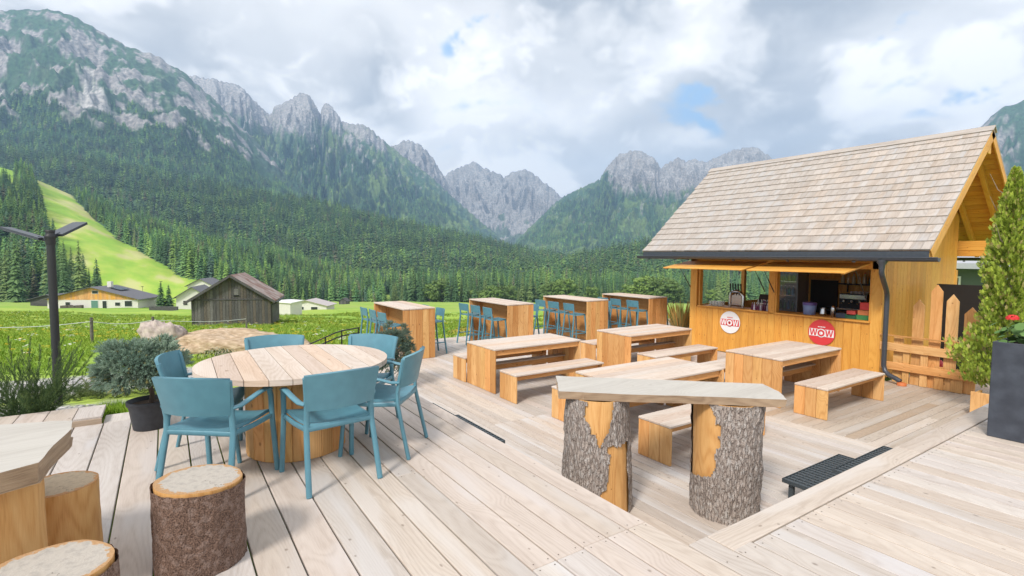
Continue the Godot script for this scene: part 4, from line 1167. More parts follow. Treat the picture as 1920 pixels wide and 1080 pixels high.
		for e in [p[0] + 0.05, p[1] - 0.05]:
			var sm := hx.lerp(hy, 0.5)
			plank(h, "batten", 0.95, 0.022, 0.06, M.stained[2], o + at(sm.x, sm.y, e) - Vector3(-dd.y, dd.x, 0) * 0.0215, Basis(Vector3(dd.x, dd.y, 0), Vector3(-dd.y, dd.x, 0), Vector3(0, 0, 1)))
			var st := MB.new()
			st.tube([o + at(10.62, 1.39, e), o + at(10.85, 1.13, e)], [0.006, 0.006], [0.006, 0.006], 8)
			st.tube([o + at(10.85, 1.13, e), o + at(11.10, 0.84, e)], [0.011, 0.011], [0.011, 0.011], 8)
			part(h, "gas_strut", st.mesh(), M.black)
func round_sign(label: String, c: Vector3, r: float, face: Material, ink: Material, fill: Material) -> void:
	var t := thing("round_sign", label, "sign", c, 0.0, "round signs on the kiosk front")
	var turn := Basis(Vector3(0, 0, 1), PI * 0.5)
	var disc := MB.new()
	disc.lathe([[0.0, 0.0], [r, 0.0], [r, 0.009], [r - 0.003, 0.012], [0.0, 0.012]], 64)
	part(t, "disc", disc.mesh(), face, Transform3D(turn, Vector3.ZERO))
	var rim := MB.new()
	rim.lathe([[r, 0.0121], [r - 0.004, 0.0135], [r - 0.012, 0.0135], [r - 0.013, 0.0121]], 64)
	part(t, "rim", rim.mesh(), fill, Transform3D(turn, Vector3.ZERO))
	var font := SystemFont.new()
	font.font_names = PackedStringArray(["Droid Sans"])
	font.font_weight = 700
	var side := Basis(Vector3(0, 0, 1), Vector3(0, 1, 0), Vector3(-1, 0, 0))
	# each letter: a fat outline plate in one colour with the letter in the other on top
	for q in [["W", 0.152], ["W", -0.152]]:
		var big := MB.new()
		big.box(Vector3(-0.0155, -0.005, -q[1]), Vector3(0.004, 0.15, 0.172))
		part(t, "letter_plate", big.mesh(), ink)
		var tm := TextMesh.new()
		tm.text = q[0]; tm.font = font; tm.font_size = 64; tm.pixel_size = 0.0027; tm.depth = 0.004
		var lm := part(t, "letter", tm, fill, Transform3D(side.scaled_local(Vector3(0.95, 1.05, 1)), Vector3(-0.0205, -0.005, -q[1])))
	var ring := MB.new()
	ring.lathe([[0.0, 0.0], [0.088, 0.0], [0.088, 0.004], [0.0, 0.004]], 32)
	part(t, "letter_plate", ring.mesh(), ink, Transform3D(turn, Vector3(-0.0185, -0.01, 0)))
	var ring2 := MB.new()
	ring2.lathe([[0.036, 0.0], [0.036, 0.004], [0.068, 0.004], [0.068, 0.0]], 32)
	part(t, "letter", ring2.mesh(), fill, Transform3D(turn, Vector3(-0.0235, -0.01, 0)))
	var leaf := MB.new()
	leaf.tube([Vector3(-0.0265, 0.012, -0.022), Vector3(-0.0265, -0.01, 0), Vector3(-0.0265, -0.032, 0.022)], [0.004, 0.012, 0.004], [0.002, 0.002, 0.002], 8, true, Vector3(0, 1, 0))
	part(t, "leaf_mark", leaf.mesh(), M.black if face == M.white_paint else M.white_paint)
	var tiny := MB.new()
	for q in 5: tiny.box(Vector3(-0.0145, 0.115, -0.06 + q * 0.03), Vector3(0.003, 0.022, 0.02))
	part(t, "small_print", tiny.mesh(), ink)
func bottle(label: String, p: Vector3, r: float, h: float, m: Material, cap: Material, group: String) -> void:
	var t := thing("bottle", label, "bottle", p, 0.0, group)
	var mb := MB.new()
	mb.lathe([[0.0, 0.0], [r * 0.9, 0.0], [r, r * 0.2], [r, h * 0.55], [r * 0.8, h * 0.66], [r * 0.36, h * 0.76], [r * 0.34, h * 0.93]], 12)
	part(t, "body", mb.mesh(), m)
	var c := MB.new()
	c.lathe([[r * 0.4, h * 0.92], [r * 0.4, h], [0.0, h]], 10)
	part(t, "cap", c.mesh(), cap)
func build_kiosk_contents() -> void:
	round_sign("white round sign with red outlined WOW on the kiosk front", at(11.123, 0.06, 7.32), 0.262, M.white_paint, M.red_paint, M.white_paint)
	round_sign("red round sign with white WOW lettering on the kiosk front", at(11.123, 0.08, 5.25), 0.262, M.red_paint, M.white_paint, M.red_paint)
	var top := 0.385
	# beer tap: bridge on two columns with handles
	var t := thing("beer_tap", "polished beer tap bridge with a row of dark handles on the counter", "beer tap", at(11.55, top, 7.45))
	var b := MB.new()
	b.tube([Vector3(0, 0, 0.17), Vector3(0, 0.28, 0.17), Vector3(0, 0.36, 0.10), Vector3(0, 0.38, 0), Vector3(0, 0.36, -0.10), Vector3(0, 0.28, -0.17), Vector3(0, 0, -0.17)], [0.04, 0.04, 0.05, 0.055, 0.05, 0.04, 0.04], [0.04, 0.04, 0.05, 0.055, 0.05, 0.04, 0.04], 14)
	part(t, "bridge", b.mesh(), M.steel)
	var panel := MB.new()
	panel.box(Vector3(0.01, 0.2, 0), Vector3(0.02, 0.3, 0.28))
	part(t, "panel", panel.mesh(), M.steel)
	for q in 5:
		var hm := MB.new()
		var z := -0.14 + q * 0.07
		hm.tube([Vector3(-0.03, 0.38, z), Vector3(-0.05, 0.47, z), Vector3(-0.06, 0.58, z)], [0.01, 0.014, 0.018], [0.01, 0.014, 0.018], 8)
		hm.tube([Vector3(-0.03, 0.37, z), Vector3(-0.11, 0.36, z), Vector3(-0.12, 0.30, z)], [0.012, 0.012, 0.009], [0.012, 0.012, 0.009], 8)
		part(t, "tap_handle", hm.mesh(), M.black)
	for q in 9:
		bottle("clear juice bottle in the row beside the beer tap", at(11.40 + 0.09 * (q % 2), top, 6.46 + (q / 2) * 0.085), 0.036, 0.25, one([M.clear, mat(lin(0.10, 0.02, 0.06), 0.1), mat(lin(0.5, 0.5, 0.52), 0.15)]), M.steel, "bottles beside the beer tap")
	for q in 12:
		var g := MB.new()
		g.lathe([[0.0, 0.0], [0.03, 0.0], [0.036, 0.12], [0.033, 0.12], [0.028, 0.01], [0.0, 0.008]], 12)
		single("beer_glass", "empty glass standing upside by the beer tap", "glass", g.mesh(), M.clear, Transform3D(Basis.IDENTITY, at(11.38 + 0.08 * (q % 3), top, 7.80 + (q / 3) * 0.085)), "glasses on the counter")
	t = thing("pos_screen", "black till screen tilted back on the counter", "till", at(11.62, top, 6.75))
	var s := MB.new()
	s.box(Vector3(0, 0.02, 0), Vector3(0.2, 0.04, 0.24))
	s.tube([Vector3(0.03, 0.04, 0), Vector3(0.05, 0.2, 0)], [0.03, 0.03], [0.03, 0.03], 8)
	part(t, "stand", s.mesh(), M.black)
	var sc := MB.new()
	sc.box(Vector3(0, 0.24, 0), Vector3(0.02, 0.24, 0.34), Basis(Vector3(0, 0, 1), -0.4))
	part(t, "screen", sc.mesh(), M.black)
	# fridge with glass door, coffee machine, grinder, tubs and boxes
	t = thing("drinks_fridge", "tall glass door drinks fridge inside the kiosk", "fridge", at(14.2, LOW + 0.05, 7.55))
	var f := MB.new()
	f.box(Vector3(0.25, 0.95, 0), Vector3(0.05, 1.9, 0.62))
	for e in [-1.0, 1.0]: f.box(Vector3(0, 0.95, e * 0.31), Vector3(0.55, 1.9, 0.04))
	f.box(Vector3(0, 1.88, 0), Vector3(0.55, 0.05, 0.66)); f.box(Vector3(0, 0.1, 0), Vector3(0.55, 0.2, 0.66))
	part(t, "case", f.mesh(), mat(lin(0.25, 0.27, 0.29), 0.4))
	var gl := MB.new()
	gl.box(Vector3(-0.28, 1.0, 0), Vector3(0.012, 1.7, 0.58))
	part(t, "door", gl.mesh(), M.glass)
	for q in 4:
		var sh := MB.new()
		sh.box(Vector3(-0.02, 0.45 + q * 0.38, 0), Vector3(0.46, 0.015, 0.57))
		part(t, "shelf", sh.mesh(), M.steel)
		for j in 5: bottle("bottle chilled on a shelf of the drinks fridge", at(14.12, LOW + 0.51 + q * 0.38, 7.33 + j * 0.11), 0.035, 0.25, one([mat(lin(0.05, 0.14, 0.04), 0.1), mat(lin(0.25, 0.2, 0.04), 0.1), mat(lin(0.1, 0.2, 0.35), 0.1)]), M.white_paint, "bottles in the drinks fridge")
	t = thing("back_bench", "dark work bench along the back wall of the kiosk", "bench", at(14.45, LOW + 0.05, 5.6))
	plank(t, "bench_top", 2.4, 0.04, 0.6, M.black_board, Vector3(0, 0.9, 0), ALONG_W)
	for e in [-1.1, 0.0, 1.1]: plank(t, "support", 0.87, 0.04, 0.55, M.black_board, Vector3(0, 0.44, e), UP_FACING_W)
	t = thing("coffee_machine", "black and steel espresso machine on the back bench", "coffee machine", at(14.4, LOW + 0.97, 6.0))
	var cm := MB.new()
	cm.box(Vector3(0, 0.22, 0), Vector3(0.42, 0.38, 0.62))
	part(t, "body", cm.mesh(), M.black)
	var cp := MB.new()
	cp.box(Vector3(-0.215, 0.34, 0), Vector3(0.012, 0.1, 0.6)); cp.box(Vector3(-0.26, 0.04, 0), Vector3(0.2, 0.04, 0.6))
	part(t, "trim", cp.mesh(), M.steel)
	for e in [-0.18, 0.0, 0.18]:
		var gh := MB.new()
		gh.tube([Vector3(-0.26, 0.26, e), Vector3(-0.26, 0.2, e)], [0.035, 0.03], [0.035, 0.03], 10)
		gh.tube([Vector3(-0.26, 0.2, e), Vector3(-0.4, 0.19, e)], [0.012, 0.015], [0.012, 0.015], 8)
		part(t, "group_head", gh.mesh(), M.steel)
	t = thing("coffee_grinder", "slim steel coffee grinder beside the espresso machine", "grinder", at(14.35, LOW + 0.97, 5.45))
	var cg := MB.new()
	cg.lathe([[0.1, 0.0], [0.1, 0.04], [0.06, 0.06], [0.06, 0.3], [0.09, 0.36], [0.1, 0.5], [0.0, 0.5]], 16)
	part(t, "body", cg.mesh(), M.steel)
	t = thing("tub", "blue and white round tub standing on the counter", "tub", at(11.55, top, 5.72))
	var tb := MB.new()
	tb.lathe([[0.0, 0.0], [0.115, 0.0], [0.13, 0.21], [0.0, 0.21]], 24)
	part(t, "body", tb.mesh(), mat(lin(0.22, 0.3, 0.55), 0.35))
	tb = MB.new()
	tb.lathe([[0.137, 0.20], [0.137, 0.25], [0.12, 0.26], [0.0, 0.26]], 24)
	part(t, "lid", tb.mesh(), mat(lin(0.12, 0.08, 0.3), 0.35))
	t = thing("shaker", "tall brushed steel shaker on the counter", "shaker", at(11.5, top, 5.22))
	var sk := MB.new()
	sk.lathe([[0.0, 0.0], [0.04, 0.0], [0.05, 0.16], [0.03, 0.22], [0.0, 0.23]], 16)
	part(t, "body", sk.mesh(), M.steel)
	t = thing("milk_jug", "steel milk jug on the counter next to the tub", "jug", at(11.5, top, 5.42))
	sk = MB.new()
	sk.lathe([[0.0, 0.0], [0.06, 0.0], [0.065, 0.05], [0.045, 0.14], [0.05, 0.16]], 16)
	part(t, "body", sk.mesh(), M.steel)
	for a in [["red and white carton at the end of the counter", 0.62, 0.05, 0.05, 4.60, 0.33, 0.17, 0.16], ["orange carton of snacks on the counter", 0.65, 0.22, 0.08, 4.62, 0.14, 0.2, 0.24], ["green carton of snacks under the orange one", 0.05, 0.25, 0.08, 4.61, 0.0, 0.26, 0.13], ["red snack carton on the counter beside the orange one", 0.6, 0.08, 0.07, 4.84, 0.1, 0.16, 0.08], ["dark green snack tray below the red carton", 0.02, 0.12, 0.06, 4.85, 0.0, 0.2, 0.095], ["dark blue snack tray with white pattern on the counter", 0.05, 0.07, 0.12, 5.03, 0.0, 0.18, 0.1]]:
		var bx := board(a[6], 0.16, a[6], 0.003) if false else board(a[6], (0.14 if a[5] > 0.2 else 0.095) , 0.22, 0.004)
		single("snack_box", a[0], "box", bx, mat(lin(a[1], a[2], a[3]), 0.5), Transform3D(ALONG_W, at(11.5, top + 0.048 + a[5] * 0.68, a[4])), "boxes on the kiosk counter")
	t = thing("wall_shelf", "dark shelf on the kiosk's back wall", "shelf", at(14.78, 0.92, 5.5))
	plank(t, "shelf_board", 2.3, 0.03, 0.2, M.black_board, Vector3.ZERO, ALONG_W)
	for e in [-0.9, 0.9]: plank(t, "bracket", 0.2, 0.03, 0.03, M.black_board, Vector3(0.04, -0.115, e), UP_FACING_X)
	for q in 17:
		bottle("spirits bottle on the shelf at the back of the kiosk", at(14.77, 0.936, 4.45 + q * 0.128), rng.randf_range(0.032, 0.045), rng.randf_range(0.24, 0.33), one([M.clear, mat(lin(0.12, 0.06, 0.02), 0.1), mat(lin(0.02, 0.06, 0.03), 0.1), mat(lin(0.5, 0.45, 0.35), 0.2)]), one([M.black, M.steel, M.red_paint]), "bottles on the kiosk shelf")
	for q in 12:
		var cu := MB.new()
		cu.lathe([[0.0, 0.0], [0.025, 0.0], [0.038, 0.055], [0.034, 0.055], [0.022, 0.006], [0.0, 0.006]], 12)
		single("coffee_cup", "white coffee cup on top of the espresso machine", "cup", cu.mesh(), M.white_paint, Transform3D(Basis.IDENTITY, at(14.30 + 0.085 * (q % 3), LOW + 1.385, 5.80 + (q / 3) * 0.09)), "cups on the espresso machine")
	t = thing("menu_board", "black menu board on the kiosk's back wall", "board", at(14.86, 0.55, 7.0))
	plank(t, "panel", 0.9, 0.02, 0.7, M.black_board, Vector3.ZERO, UP_FACING_X)
	plank(t, "frame", 0.7, 0.03, 0.03, M.gold[1], Vector3(-0.012, 0.46, 0), LONG_W_FACING_X)
	for q in 10:
		bottle("small soft drink bottle in the front row on the counter", at(11.34, top, 6.44 + q * 0.052), 0.022, 0.17, one([mat(lin(0.10, 0.02, 0.06), 0.1), mat(lin(0.45, 0.42, 0.5), 0.15), mat(lin(0.05, 0.02, 0.08), 0.1)]), M.white_paint, "small bottles on the counter")
	# fence between the kiosk and the big planter
	var fn := thing("picket_fence", "low rough timber fence with tall pointed pickets beside the kiosk", "fence", at(11.16, LOW, 3.5))
	var fo := -fn.position
	for a in [[3.65, 0.87, 0.17], [3.40, 1.147, 0.165], [3.175, 0.99, 0.17], [2.915, 0.79, 0.19], [3.93, 0.16, 0.15]]:
		var pk := MB.new()
		var hw: float = a[2] * 0.5
		var ht: float = a[1] - LOW
		var sh := ht - 0.12
		var pts := [Vector2(-hw, 0.0), Vector2(hw, 0.0), Vector2(hw, sh), Vector2(0, ht), Vector2(-hw, sh)]
		if a[1] < 0.3: pts = [Vector2(-hw, 0.0), Vector2(hw, 0.0), Vector2(hw, ht), Vector2(-hw, ht)]
		var sd := rng.randf() * 2.0
		for e in [-1.0, 1.0]:
			for q in range(1, pts.size() - 1):
				mb_tri(pk, pts[0], pts[q], pts[q + 1], e * 0.012, Vector3(e, 0, 0), sd)
		for q in pts.size():
			var p0: Vector2 = pts[q]; var p1: Vector2 = pts[(q + 1) % pts.size()]
			var nn := Vector3(0, -(p1.x - p0.x), (p1.y - p0.y)).normalized()
			pk.quad(Vector3(-0.012, p0.y, p0.x), Vector3(0.012, p0.y, p0.x), Vector3(0.012, p1.y, p1.x), Vector3(-0.012, p1.y, p1.x), nn, Vector2(p0.y / 2.4, 0), Vector2(p0.y / 2.4, 0.03), Vector2(p1.y / 2.4, 0.03), Vector2(p1.y / 2.4, 0))
		part(fn, "picket", pk.mesh(), one(M.gold), Transform3D(Basis.IDENTITY, fo + at(11.20, LOW + 0.004, a[0])))
	for a in [[3.79, 0.06, 0.70], [3.52, 0.07, 0.73], [3.30, 0.09, 0.40], [3.05, 0.12, 0.40]]:
		plank(fn, "upright", a[2], 0.03, a[1] + 0.04, one(M.gold), fo + at(11.155, LOW + 0.004 + a[2] * 0.5, a[0]), UP_FACING_X)
	plank(fn, "rail", 1.42, 0.035, 0.15, M.gold[0], fo + at(11.118, -0.025, 3.49), LONG_W_FACING_X, 0.006)
	plank(fn, "rail", 1.36, 0.035, 0.142, M.gold[2], fo + at(11.118, -0.375, 3.50), LONG_W_FACING_X, 0.006)
	plank(fn, "top_rail", 1.48, 0.022, 0.05, M.gold[4], fo + at(11.11, 0.185, 3.46), ALONG_W, 0.004)
	t = thing("black_screen", "black privacy board standing behind the picket fence", "screen", at(13.3, LOW, 3.55))
	plank(t, "panel", 1.76, 0.03, 1.0, M.black_board, Vector3(0, 0.88, 0), UP_FACING_X)
	for e in [-0.4, 0.4]: plank(t, "foot", 0.4, 0.03, 0.05, M.black_board, Vector3(0, 0.025, e), ALONG_X)
	single("red_canister", "red canister behind the fence seen between pickets", "canister", canister(), mat(lin(0.5, 0.03, 0.04), 0.4), Transform3D(Basis.IDENTITY, at(11.55, LOW, 3.42)))
func canister() -> ArrayMesh:
	var mb := MB.new()
	mb.lathe([[0.0, 0.0], [0.09, 0.0], [0.1, 0.02], [0.1, 0.36], [0.06, 0.42], [0.03, 0.46], [0.0, 0.46]], 16)
	return mb.mesh()
func mb_tri(mb: MB, a: Vector2, b: Vector2, c: Vector2, x: float, nn: Vector3, sd: float) -> void:
	mb.tri(Vector3(x, a.y, a.x), Vector3(x, b.y, b.x), Vector3(x, c.y, c.x), nn, Vector2((a.y + sd) / 2.4, a.x / 0.8 + sd), Vector2((b.y + sd) / 2.4, b.x / 0.8 + sd), Vector2((c.y + sd) / 2.4, c.x / 0.8 + sd))

# ---------------------------------------------------------------- furniture
func picnic_table(label: String, u: float, w: float) -> void:
	var t := thing("picnic_table", label, "table", at(u, LOW, w), 0.0, "picnic tables on the sunken deck")
	var l := 1.88; var d := 0.955; var h := 0.75
	var n := 6
	for k in n: plank(t, "top_board", l, 0.03, d / n - 0.005, one(M.top), Vector3(0, h - 0.015, -d * 0.5 + d * (k + 0.5) / n), ALONG_X, 0.006)
	for e in [-1.0, 1.0]:
		for k in n: plank(t, "side_board", h - 0.034, 0.03, d / n - 0.004, one(M.gold), Vector3(e * (l * 0.5 - 0.022), (h - 0.032) * 0.5, -d * 0.5 + d * (k + 0.5) / n), UP_FACING_X, 0.006)
	for e in [-1.0, 1.0]: plank(t, "apron", l - 0.08, 0.03, 0.09, M.gold[2], Vector3(0, h - 0.078, e * (d * 0.5 - 0.05)), LONG_X_FACING_W, 0.003)
	plank(t, "shelf", l - 0.08, 0.024, 0.16, M.damp[1], Vector3(0, 0.40, 0), ALONG_X, 0.003)
	plank(t, "stretcher", l - 0.08, 0.04, 0.10, M.gold[4], Vector3(0, 0.34, 0), LONG_X_FACING_W, 0.003)
func bench(label: String, u: float, w: float) -> void:
	var t := thing("bench", label, "bench", at(u, LOW, w), 0.0, "benches at the picnic tables")
	var l := 1.86; var d := 0.47; var h := 0.45
	var n := 3
	for k in n: plank(t, "seat_board", l, 0.03, d / n - 0.005, one(M.top), Vector3(0, h - 0.015, -d * 0.5 + d * (k + 0.5) / n), ALONG_X, 0.006)
	for e in [-1.0, 1.0]:
		for k in n: plank(t, "side_board", h - 0.034, 0.03, d / n - 0.004, one(M.gold), Vector3(e * (l * 0.5 - 0.022), (h - 0.032) * 0.5, -d * 0.5 + d * (k + 0.5) / n), UP_FACING_X, 0.006)
	plank(t, "stretcher", l - 0.08, 0.035, 0.085, M.gold[2], Vector3(0, h - 0.075, 0.12), LONG_X_FACING_W, 0.003)
	plank(t, "stretcher", l - 0.08, 0.035, 0.085, M.gold[2], Vector3(0, h - 0.075, -0.12), LONG_X_FACING_W, 0.003)
func bar_table(label: String, u: float, w: float, l: float) -> void:
	var t := thing("bar_table", label, "bar table", at(u, LOW, w), 0.0, "high bar tables at the meadow edge")
	var d := 0.76; var h := 1.13
	var n := 5
	for k in n: plank(t, "top_board", l, 0.03, d / n - 0.005, one(M.top), Vector3(-d * 0.5 + d * (k + 0.5) / n, h - 0.015, 0), ALONG_W, 0.004)
	for e in [-1.0, 1.0]:
		for k in n: plank(t, "side_board", h - 0.034, 0.03, d / n - 0.004, one(M.gold), Vector3(-d * 0.5 + d * (k + 0.5) / n, (h - 0.032) * 0.5, e * (l * 0.5 - 0.022)), UP_FACING_W, 0.006)
	plank(t, "middle_panel", l - 0.08, 0.03, h - 0.06, M.gold[4], Vector3(0, (h - 0.04) * 0.5, 0), LONG_W_FACING_X)
func strip(pts: Array, wide: float, thick: float) -> ArrayMesh:
	var mb := MB.new()
	var a := []; var b := []
	for p in pts:
		a.append(wide); b.append(thick)
	mb.tube(pts, a, b, 12, true, Vector3.ZERO, 0.6)
	return mb.mesh()
func shell(f: Callable, nu: int, nv: int, thick: float) -> ArrayMesh:   # a bent panel of even thickness; f(a, b) gives its middle
	var mb := MB.new()
	var mids := []
	var nor := []
	for i in nv + 1:
		for j in nu + 1: mids.append(f.call(float(j) / nu, float(i) / nv))
	for i in nv + 1:
		for j in nu + 1:
			var du: Vector3 = mids[i * (nu + 1) + mini(j + 1, nu)] - mids[i * (nu + 1) + maxi(j - 1, 0)]
			var dv: Vector3 = mids[mini(i + 1, nv) * (nu + 1) + j] - mids[maxi(i - 1, 0) * (nu + 1) + j]
			nor.append(du.cross(dv).normalized())
	for s in [1.0, -1.0]:
		var first := mb.v.size()
		for i in mids.size(): mb.vert(mids[i] + nor[i] * thick * 0.5 * s, nor[i] * s)
		mb.sheet(first, nv + 1, nu + 1, s > 0)
	var rim := []
	for j in nu + 1: rim.append(j)
	for i in range(1, nv + 1): rim.append(i * (nu + 1) + nu)
	for j in range(nu - 1, -1, -1): rim.append(nv * (nu + 1) + j)
	for i in range(nv - 1, -1, -1): rim.append(i * (nu + 1))
	var mid := Vector3.ZERO
	for p in mids: mid += p / mids.size()
	for k in rim.size() - 1:
		var a: int = rim[k]; var b: int = rim[k + 1]
		var out: Vector3 = ((mids[a] + mids[b]) * 0.5 - mid)
		out = (out - nor[a] * out.dot(nor[a])).normalized()
		mb.quad(mids[a] + nor[a] * thick * 0.5, mids[b] + nor[b] * thick * 0.5, mids[b] - nor[b] * thick * 0.5, mids[a] - nor[a] * thick * 0.5, out)
	return mb.mesh()
func make_armchair() -> Node3D:   # faces +z
	var t := thing("armchair", "", "chair", Vector3.ZERO, 0.0, "blue armchairs round the round table")
	part(t, "seat", shell(func(a: float, b: float) -> Vector3:
		var x := (a - 0.5) * lerpf(0.43, 0.49, b)
		return Vector3(x, 0.445 + 0.012 * b + 0.02 * pow(absf(a - 0.5) * 2.0, 2.5) - 0.018 * sin(b * PI) - (0.02 * pow(maxf(b - 0.85, 0.0) / 0.15, 2)), lerpf(-0.215, 0.245, b)), 12, 12, 0.022), M.plastic)
	part(t, "backrest", shell(func(a: float, b: float) -> Vector3:
		var x := (a - 0.5) * lerpf(0.455, 0.525, b)
		var bend := 0.055 * (1.0 - pow(absf(a - 0.5) * 2.0, 2.0))
		return Vector3(x, lerpf(0.565, 0.815, b) + 0.012 * (1.0 - pow(absf(a - 0.5) * 2.0, 2.0)) * b, -0.215 - 0.055 * b - bend), 16, 8, 0.022), M.plastic)
	for s in [-1.0, 1.0]:
		part(t, "leg", strip([Vector3(s * 0.252, 0.0, -0.30), Vector3(s * 0.242, 0.25, -0.245), Vector3(s * 0.232, 0.44, -0.205), Vector3(s * 0.228, 0.53, -0.205), Vector3(s * 0.234, 0.66, -0.228), Vector3(s * 0.25, 0.80, -0.262)], 0.019, 0.014), M.plastic)
		part(t, "leg", strip([Vector3(s * 0.268, 0.0, 0.262), Vector3(s * 0.262, 0.25, 0.238), Vector3(s * 0.256, 0.45, 0.222), Vector3(s * 0.262, 0.58, 0.205), Vector3(s * 0.272, 0.645, 0.165)], 0.018, 0.015), M.plastic)
		part(t, "armrest", strip([Vector3(s * 0.272, 0.638, 0.180), Vector3(s * 0.282, 0.658, 0.12), Vector3(s * 0.286, 0.655, 0.02), Vector3(s * 0.280, 0.635, -0.09), Vector3(s * 0.262, 0.612, -0.165), Vector3(s * 0.236, 0.608, -0.218)], 0.010, 0.022), M.plastic)
		part(t, "seat_rail", strip([Vector3(s * 0.232, 0.432, -0.205), Vector3(s * 0.246, 0.425, 0.0), Vector3(s * 0.255, 0.43, 0.222)], 0.018, 0.012), M.plastic)
	part(t, "seat_rail", strip([Vector3(-0.23, 0.432, -0.207), Vector3(0.23, 0.432, -0.207)], 0.018, 0.012), M.plastic)
	return t
func make_stool() -> Node3D:   # faces +z
	var t := thing("bar_stool", "", "stool", Vector3.ZERO, 0.0, "blue bar stools")
	part(t, "seat", shell(func(a: float, b: float) -> Vector3: return Vector3((a - 0.5) * 0.40, 0.76 - 0.012 * sin(b * PI), lerpf(-0.18, 0.2, b)), 8, 8, 0.025), M.plastic)
	part(t, "backrest", shell(func(a: float, b: float) -> Vector3: return Vector3((a - 0.5) * 0.42, lerpf(0.87, 1.05, b), -0.19 - 0.03 * b - 0.03 * (1.0 - pow(absf(a - 0.5) * 2.0, 2.0))), 8, 4, 0.022), M.plastic)
	for s in [-1.0, 1.0]:
		part(t, "leg", strip([Vector3(s * 0.225, 0.0, -0.27), Vector3(s * 0.2, 0.45, -0.215), Vector3(s * 0.19, 0.78, -0.18), Vector3(s * 0.198, 1.03, -0.215)], 0.02, 0.016), M.plastic)
		part(t, "leg", strip([Vector3(s * 0.225, 0.0, 0.25), Vector3(s * 0.2, 0.45, 0.21), Vector3(s * 0.185, 0.75, 0.18)], 0.02, 0.016), M.plastic)
		part(t, "footrest", strip([Vector3(s * 0.213, 0.27, -0.24), Vector3(s * 0.213, 0.27, 0.228)], 0.013, 0.011), M.plastic)
	part(t, "footrest", strip([Vector3(-0.212, 0.29, 0.226), Vector3(0.212, 0.29, 0.226)], 0.013, 0.011), M.plastic)
	return t
func log_mesh(r0: float, r1: float, h: float, seed_: int, rough: float, tilt := 0.0, hole: Variant = null, inset := 0.0, peeled := false) -> ArrayMesh:
	# an uneven log; hole(angle, height 0..1) > 0 leaves the bark off
	var n := noise(FastNoiseLite.TYPE_SIMPLEX_SMOOTH, 1.0, seed_, 4)
	var mb := MB.new()
	var cols := 168 if hole != null else 96; var rows := 110 if hole != null else 48
	var keep := []
	for i in rows + 1:
		var y := float(i) / rows
		for j in cols + 1:
			var a := TAU * j / cols
			var d := Vector3(cos(a), y * h * 2.2, sin(a))
			var r := lerpf(r0, r1, y) - inset
			r *= 1.0 + 0.055 * n.get_noise_3d(d.x * 0.8, y * 0.7, d.z * 0.8)
			r += rough * (n.get_noise_3d(d.x * 5.0, d.y * 1.6, d.z * 5.0) + 0.6 * n.get_noise_3d(d.x * 13.0, d.y * 3.5, d.z * 13.0))
			if not peeled and rough > 0.004:
				var bump := Vector2(wrapf(a - 2.0 - seed_ * 0.21, -PI, PI) * 3.2, (y - 0.28) * h * 13.0).length()
				r += 0.022 * exp(-bump * bump) - 0.012 * exp(-bump * bump * 8.0)
			var lift := tilt * cos(a) * r * y
			mb.vert(Vector3(cos(a) * r, y * h + lift, sin(a) * r), Vector3(cos(a), 0, sin(a)), Vector2((y * h + seed_ * 0.37) / 2.4, a * r0 / 0.8) if peeled else Vector2(a * r0 / 0.5, (1.0 - y) * h / (0.85 if hole != null else 0.5)))
			keep.append(hole == null or hole.call(a, y) <= 0.0)
	for i in rows + 1:
		for j in cols + 1:
			var k := i * (cols + 1) + j
			var jl := j - 1 if j > 0 else cols - 1
			var jr := j + 1 if j < cols else 1
			var du := mb.v[i * (cols + 1) + jr] - mb.v[i * (cols + 1) + jl]
			var dv := mb.v[mini(i + 1, rows) * (cols + 1) + j] - mb.v[maxi(i - 1, 0) * (cols + 1) + j]
			var nn := dv.cross(du).normalized()
			if nn.dot(mb.n[k]) < 0: nn = -nn
			mb.n[k] = nn
	for i in rows:
		for j in cols:
			var a := i * (cols + 1) + j
			if keep[a] and keep[a + 1] and keep[a + cols + 1] and keep[a + cols + 2]:
				mb.ix.append_array(PackedInt32Array([a, a + 1, a + cols + 1, a + 1, a + cols + 2, a + cols + 1]))
	return mb.mesh()
func log_end(r: float, h: float, seed_: int, tilt := 0.0, inset := 0.0) -> ArrayMesh:
	var n := noise(FastNoiseLite.TYPE_SIMPLEX_SMOOTH, 1.0, seed_, 4)
	var mb := MB.new()
	var cols := 96
	mb.vert(Vector3(0, h, 0), Vector3.UP, Vector2(0.5, 0.5))
	for j in cols + 1:
		var a := TAU * j / cols
		var q := (r - inset) * (1.0 + 0.055 * n.get_noise_3d(cos(a) * 0.8, 0.7, sin(a) * 0.8))
		mb.vert(Vector3(cos(a) * q, h + tilt * cos(a) * q, sin(a) * q), Vector3(-tilt, 1, 0).normalized(), Vector2(0.5 + 0.5 * cos(a), 0.5 + 0.5 * sin(a)))
	for j in cols: mb.ix.append_array(PackedInt32Array([0, j + 2, j + 1] if false else [0, j + 1, j + 2]))
	return mb.mesh()
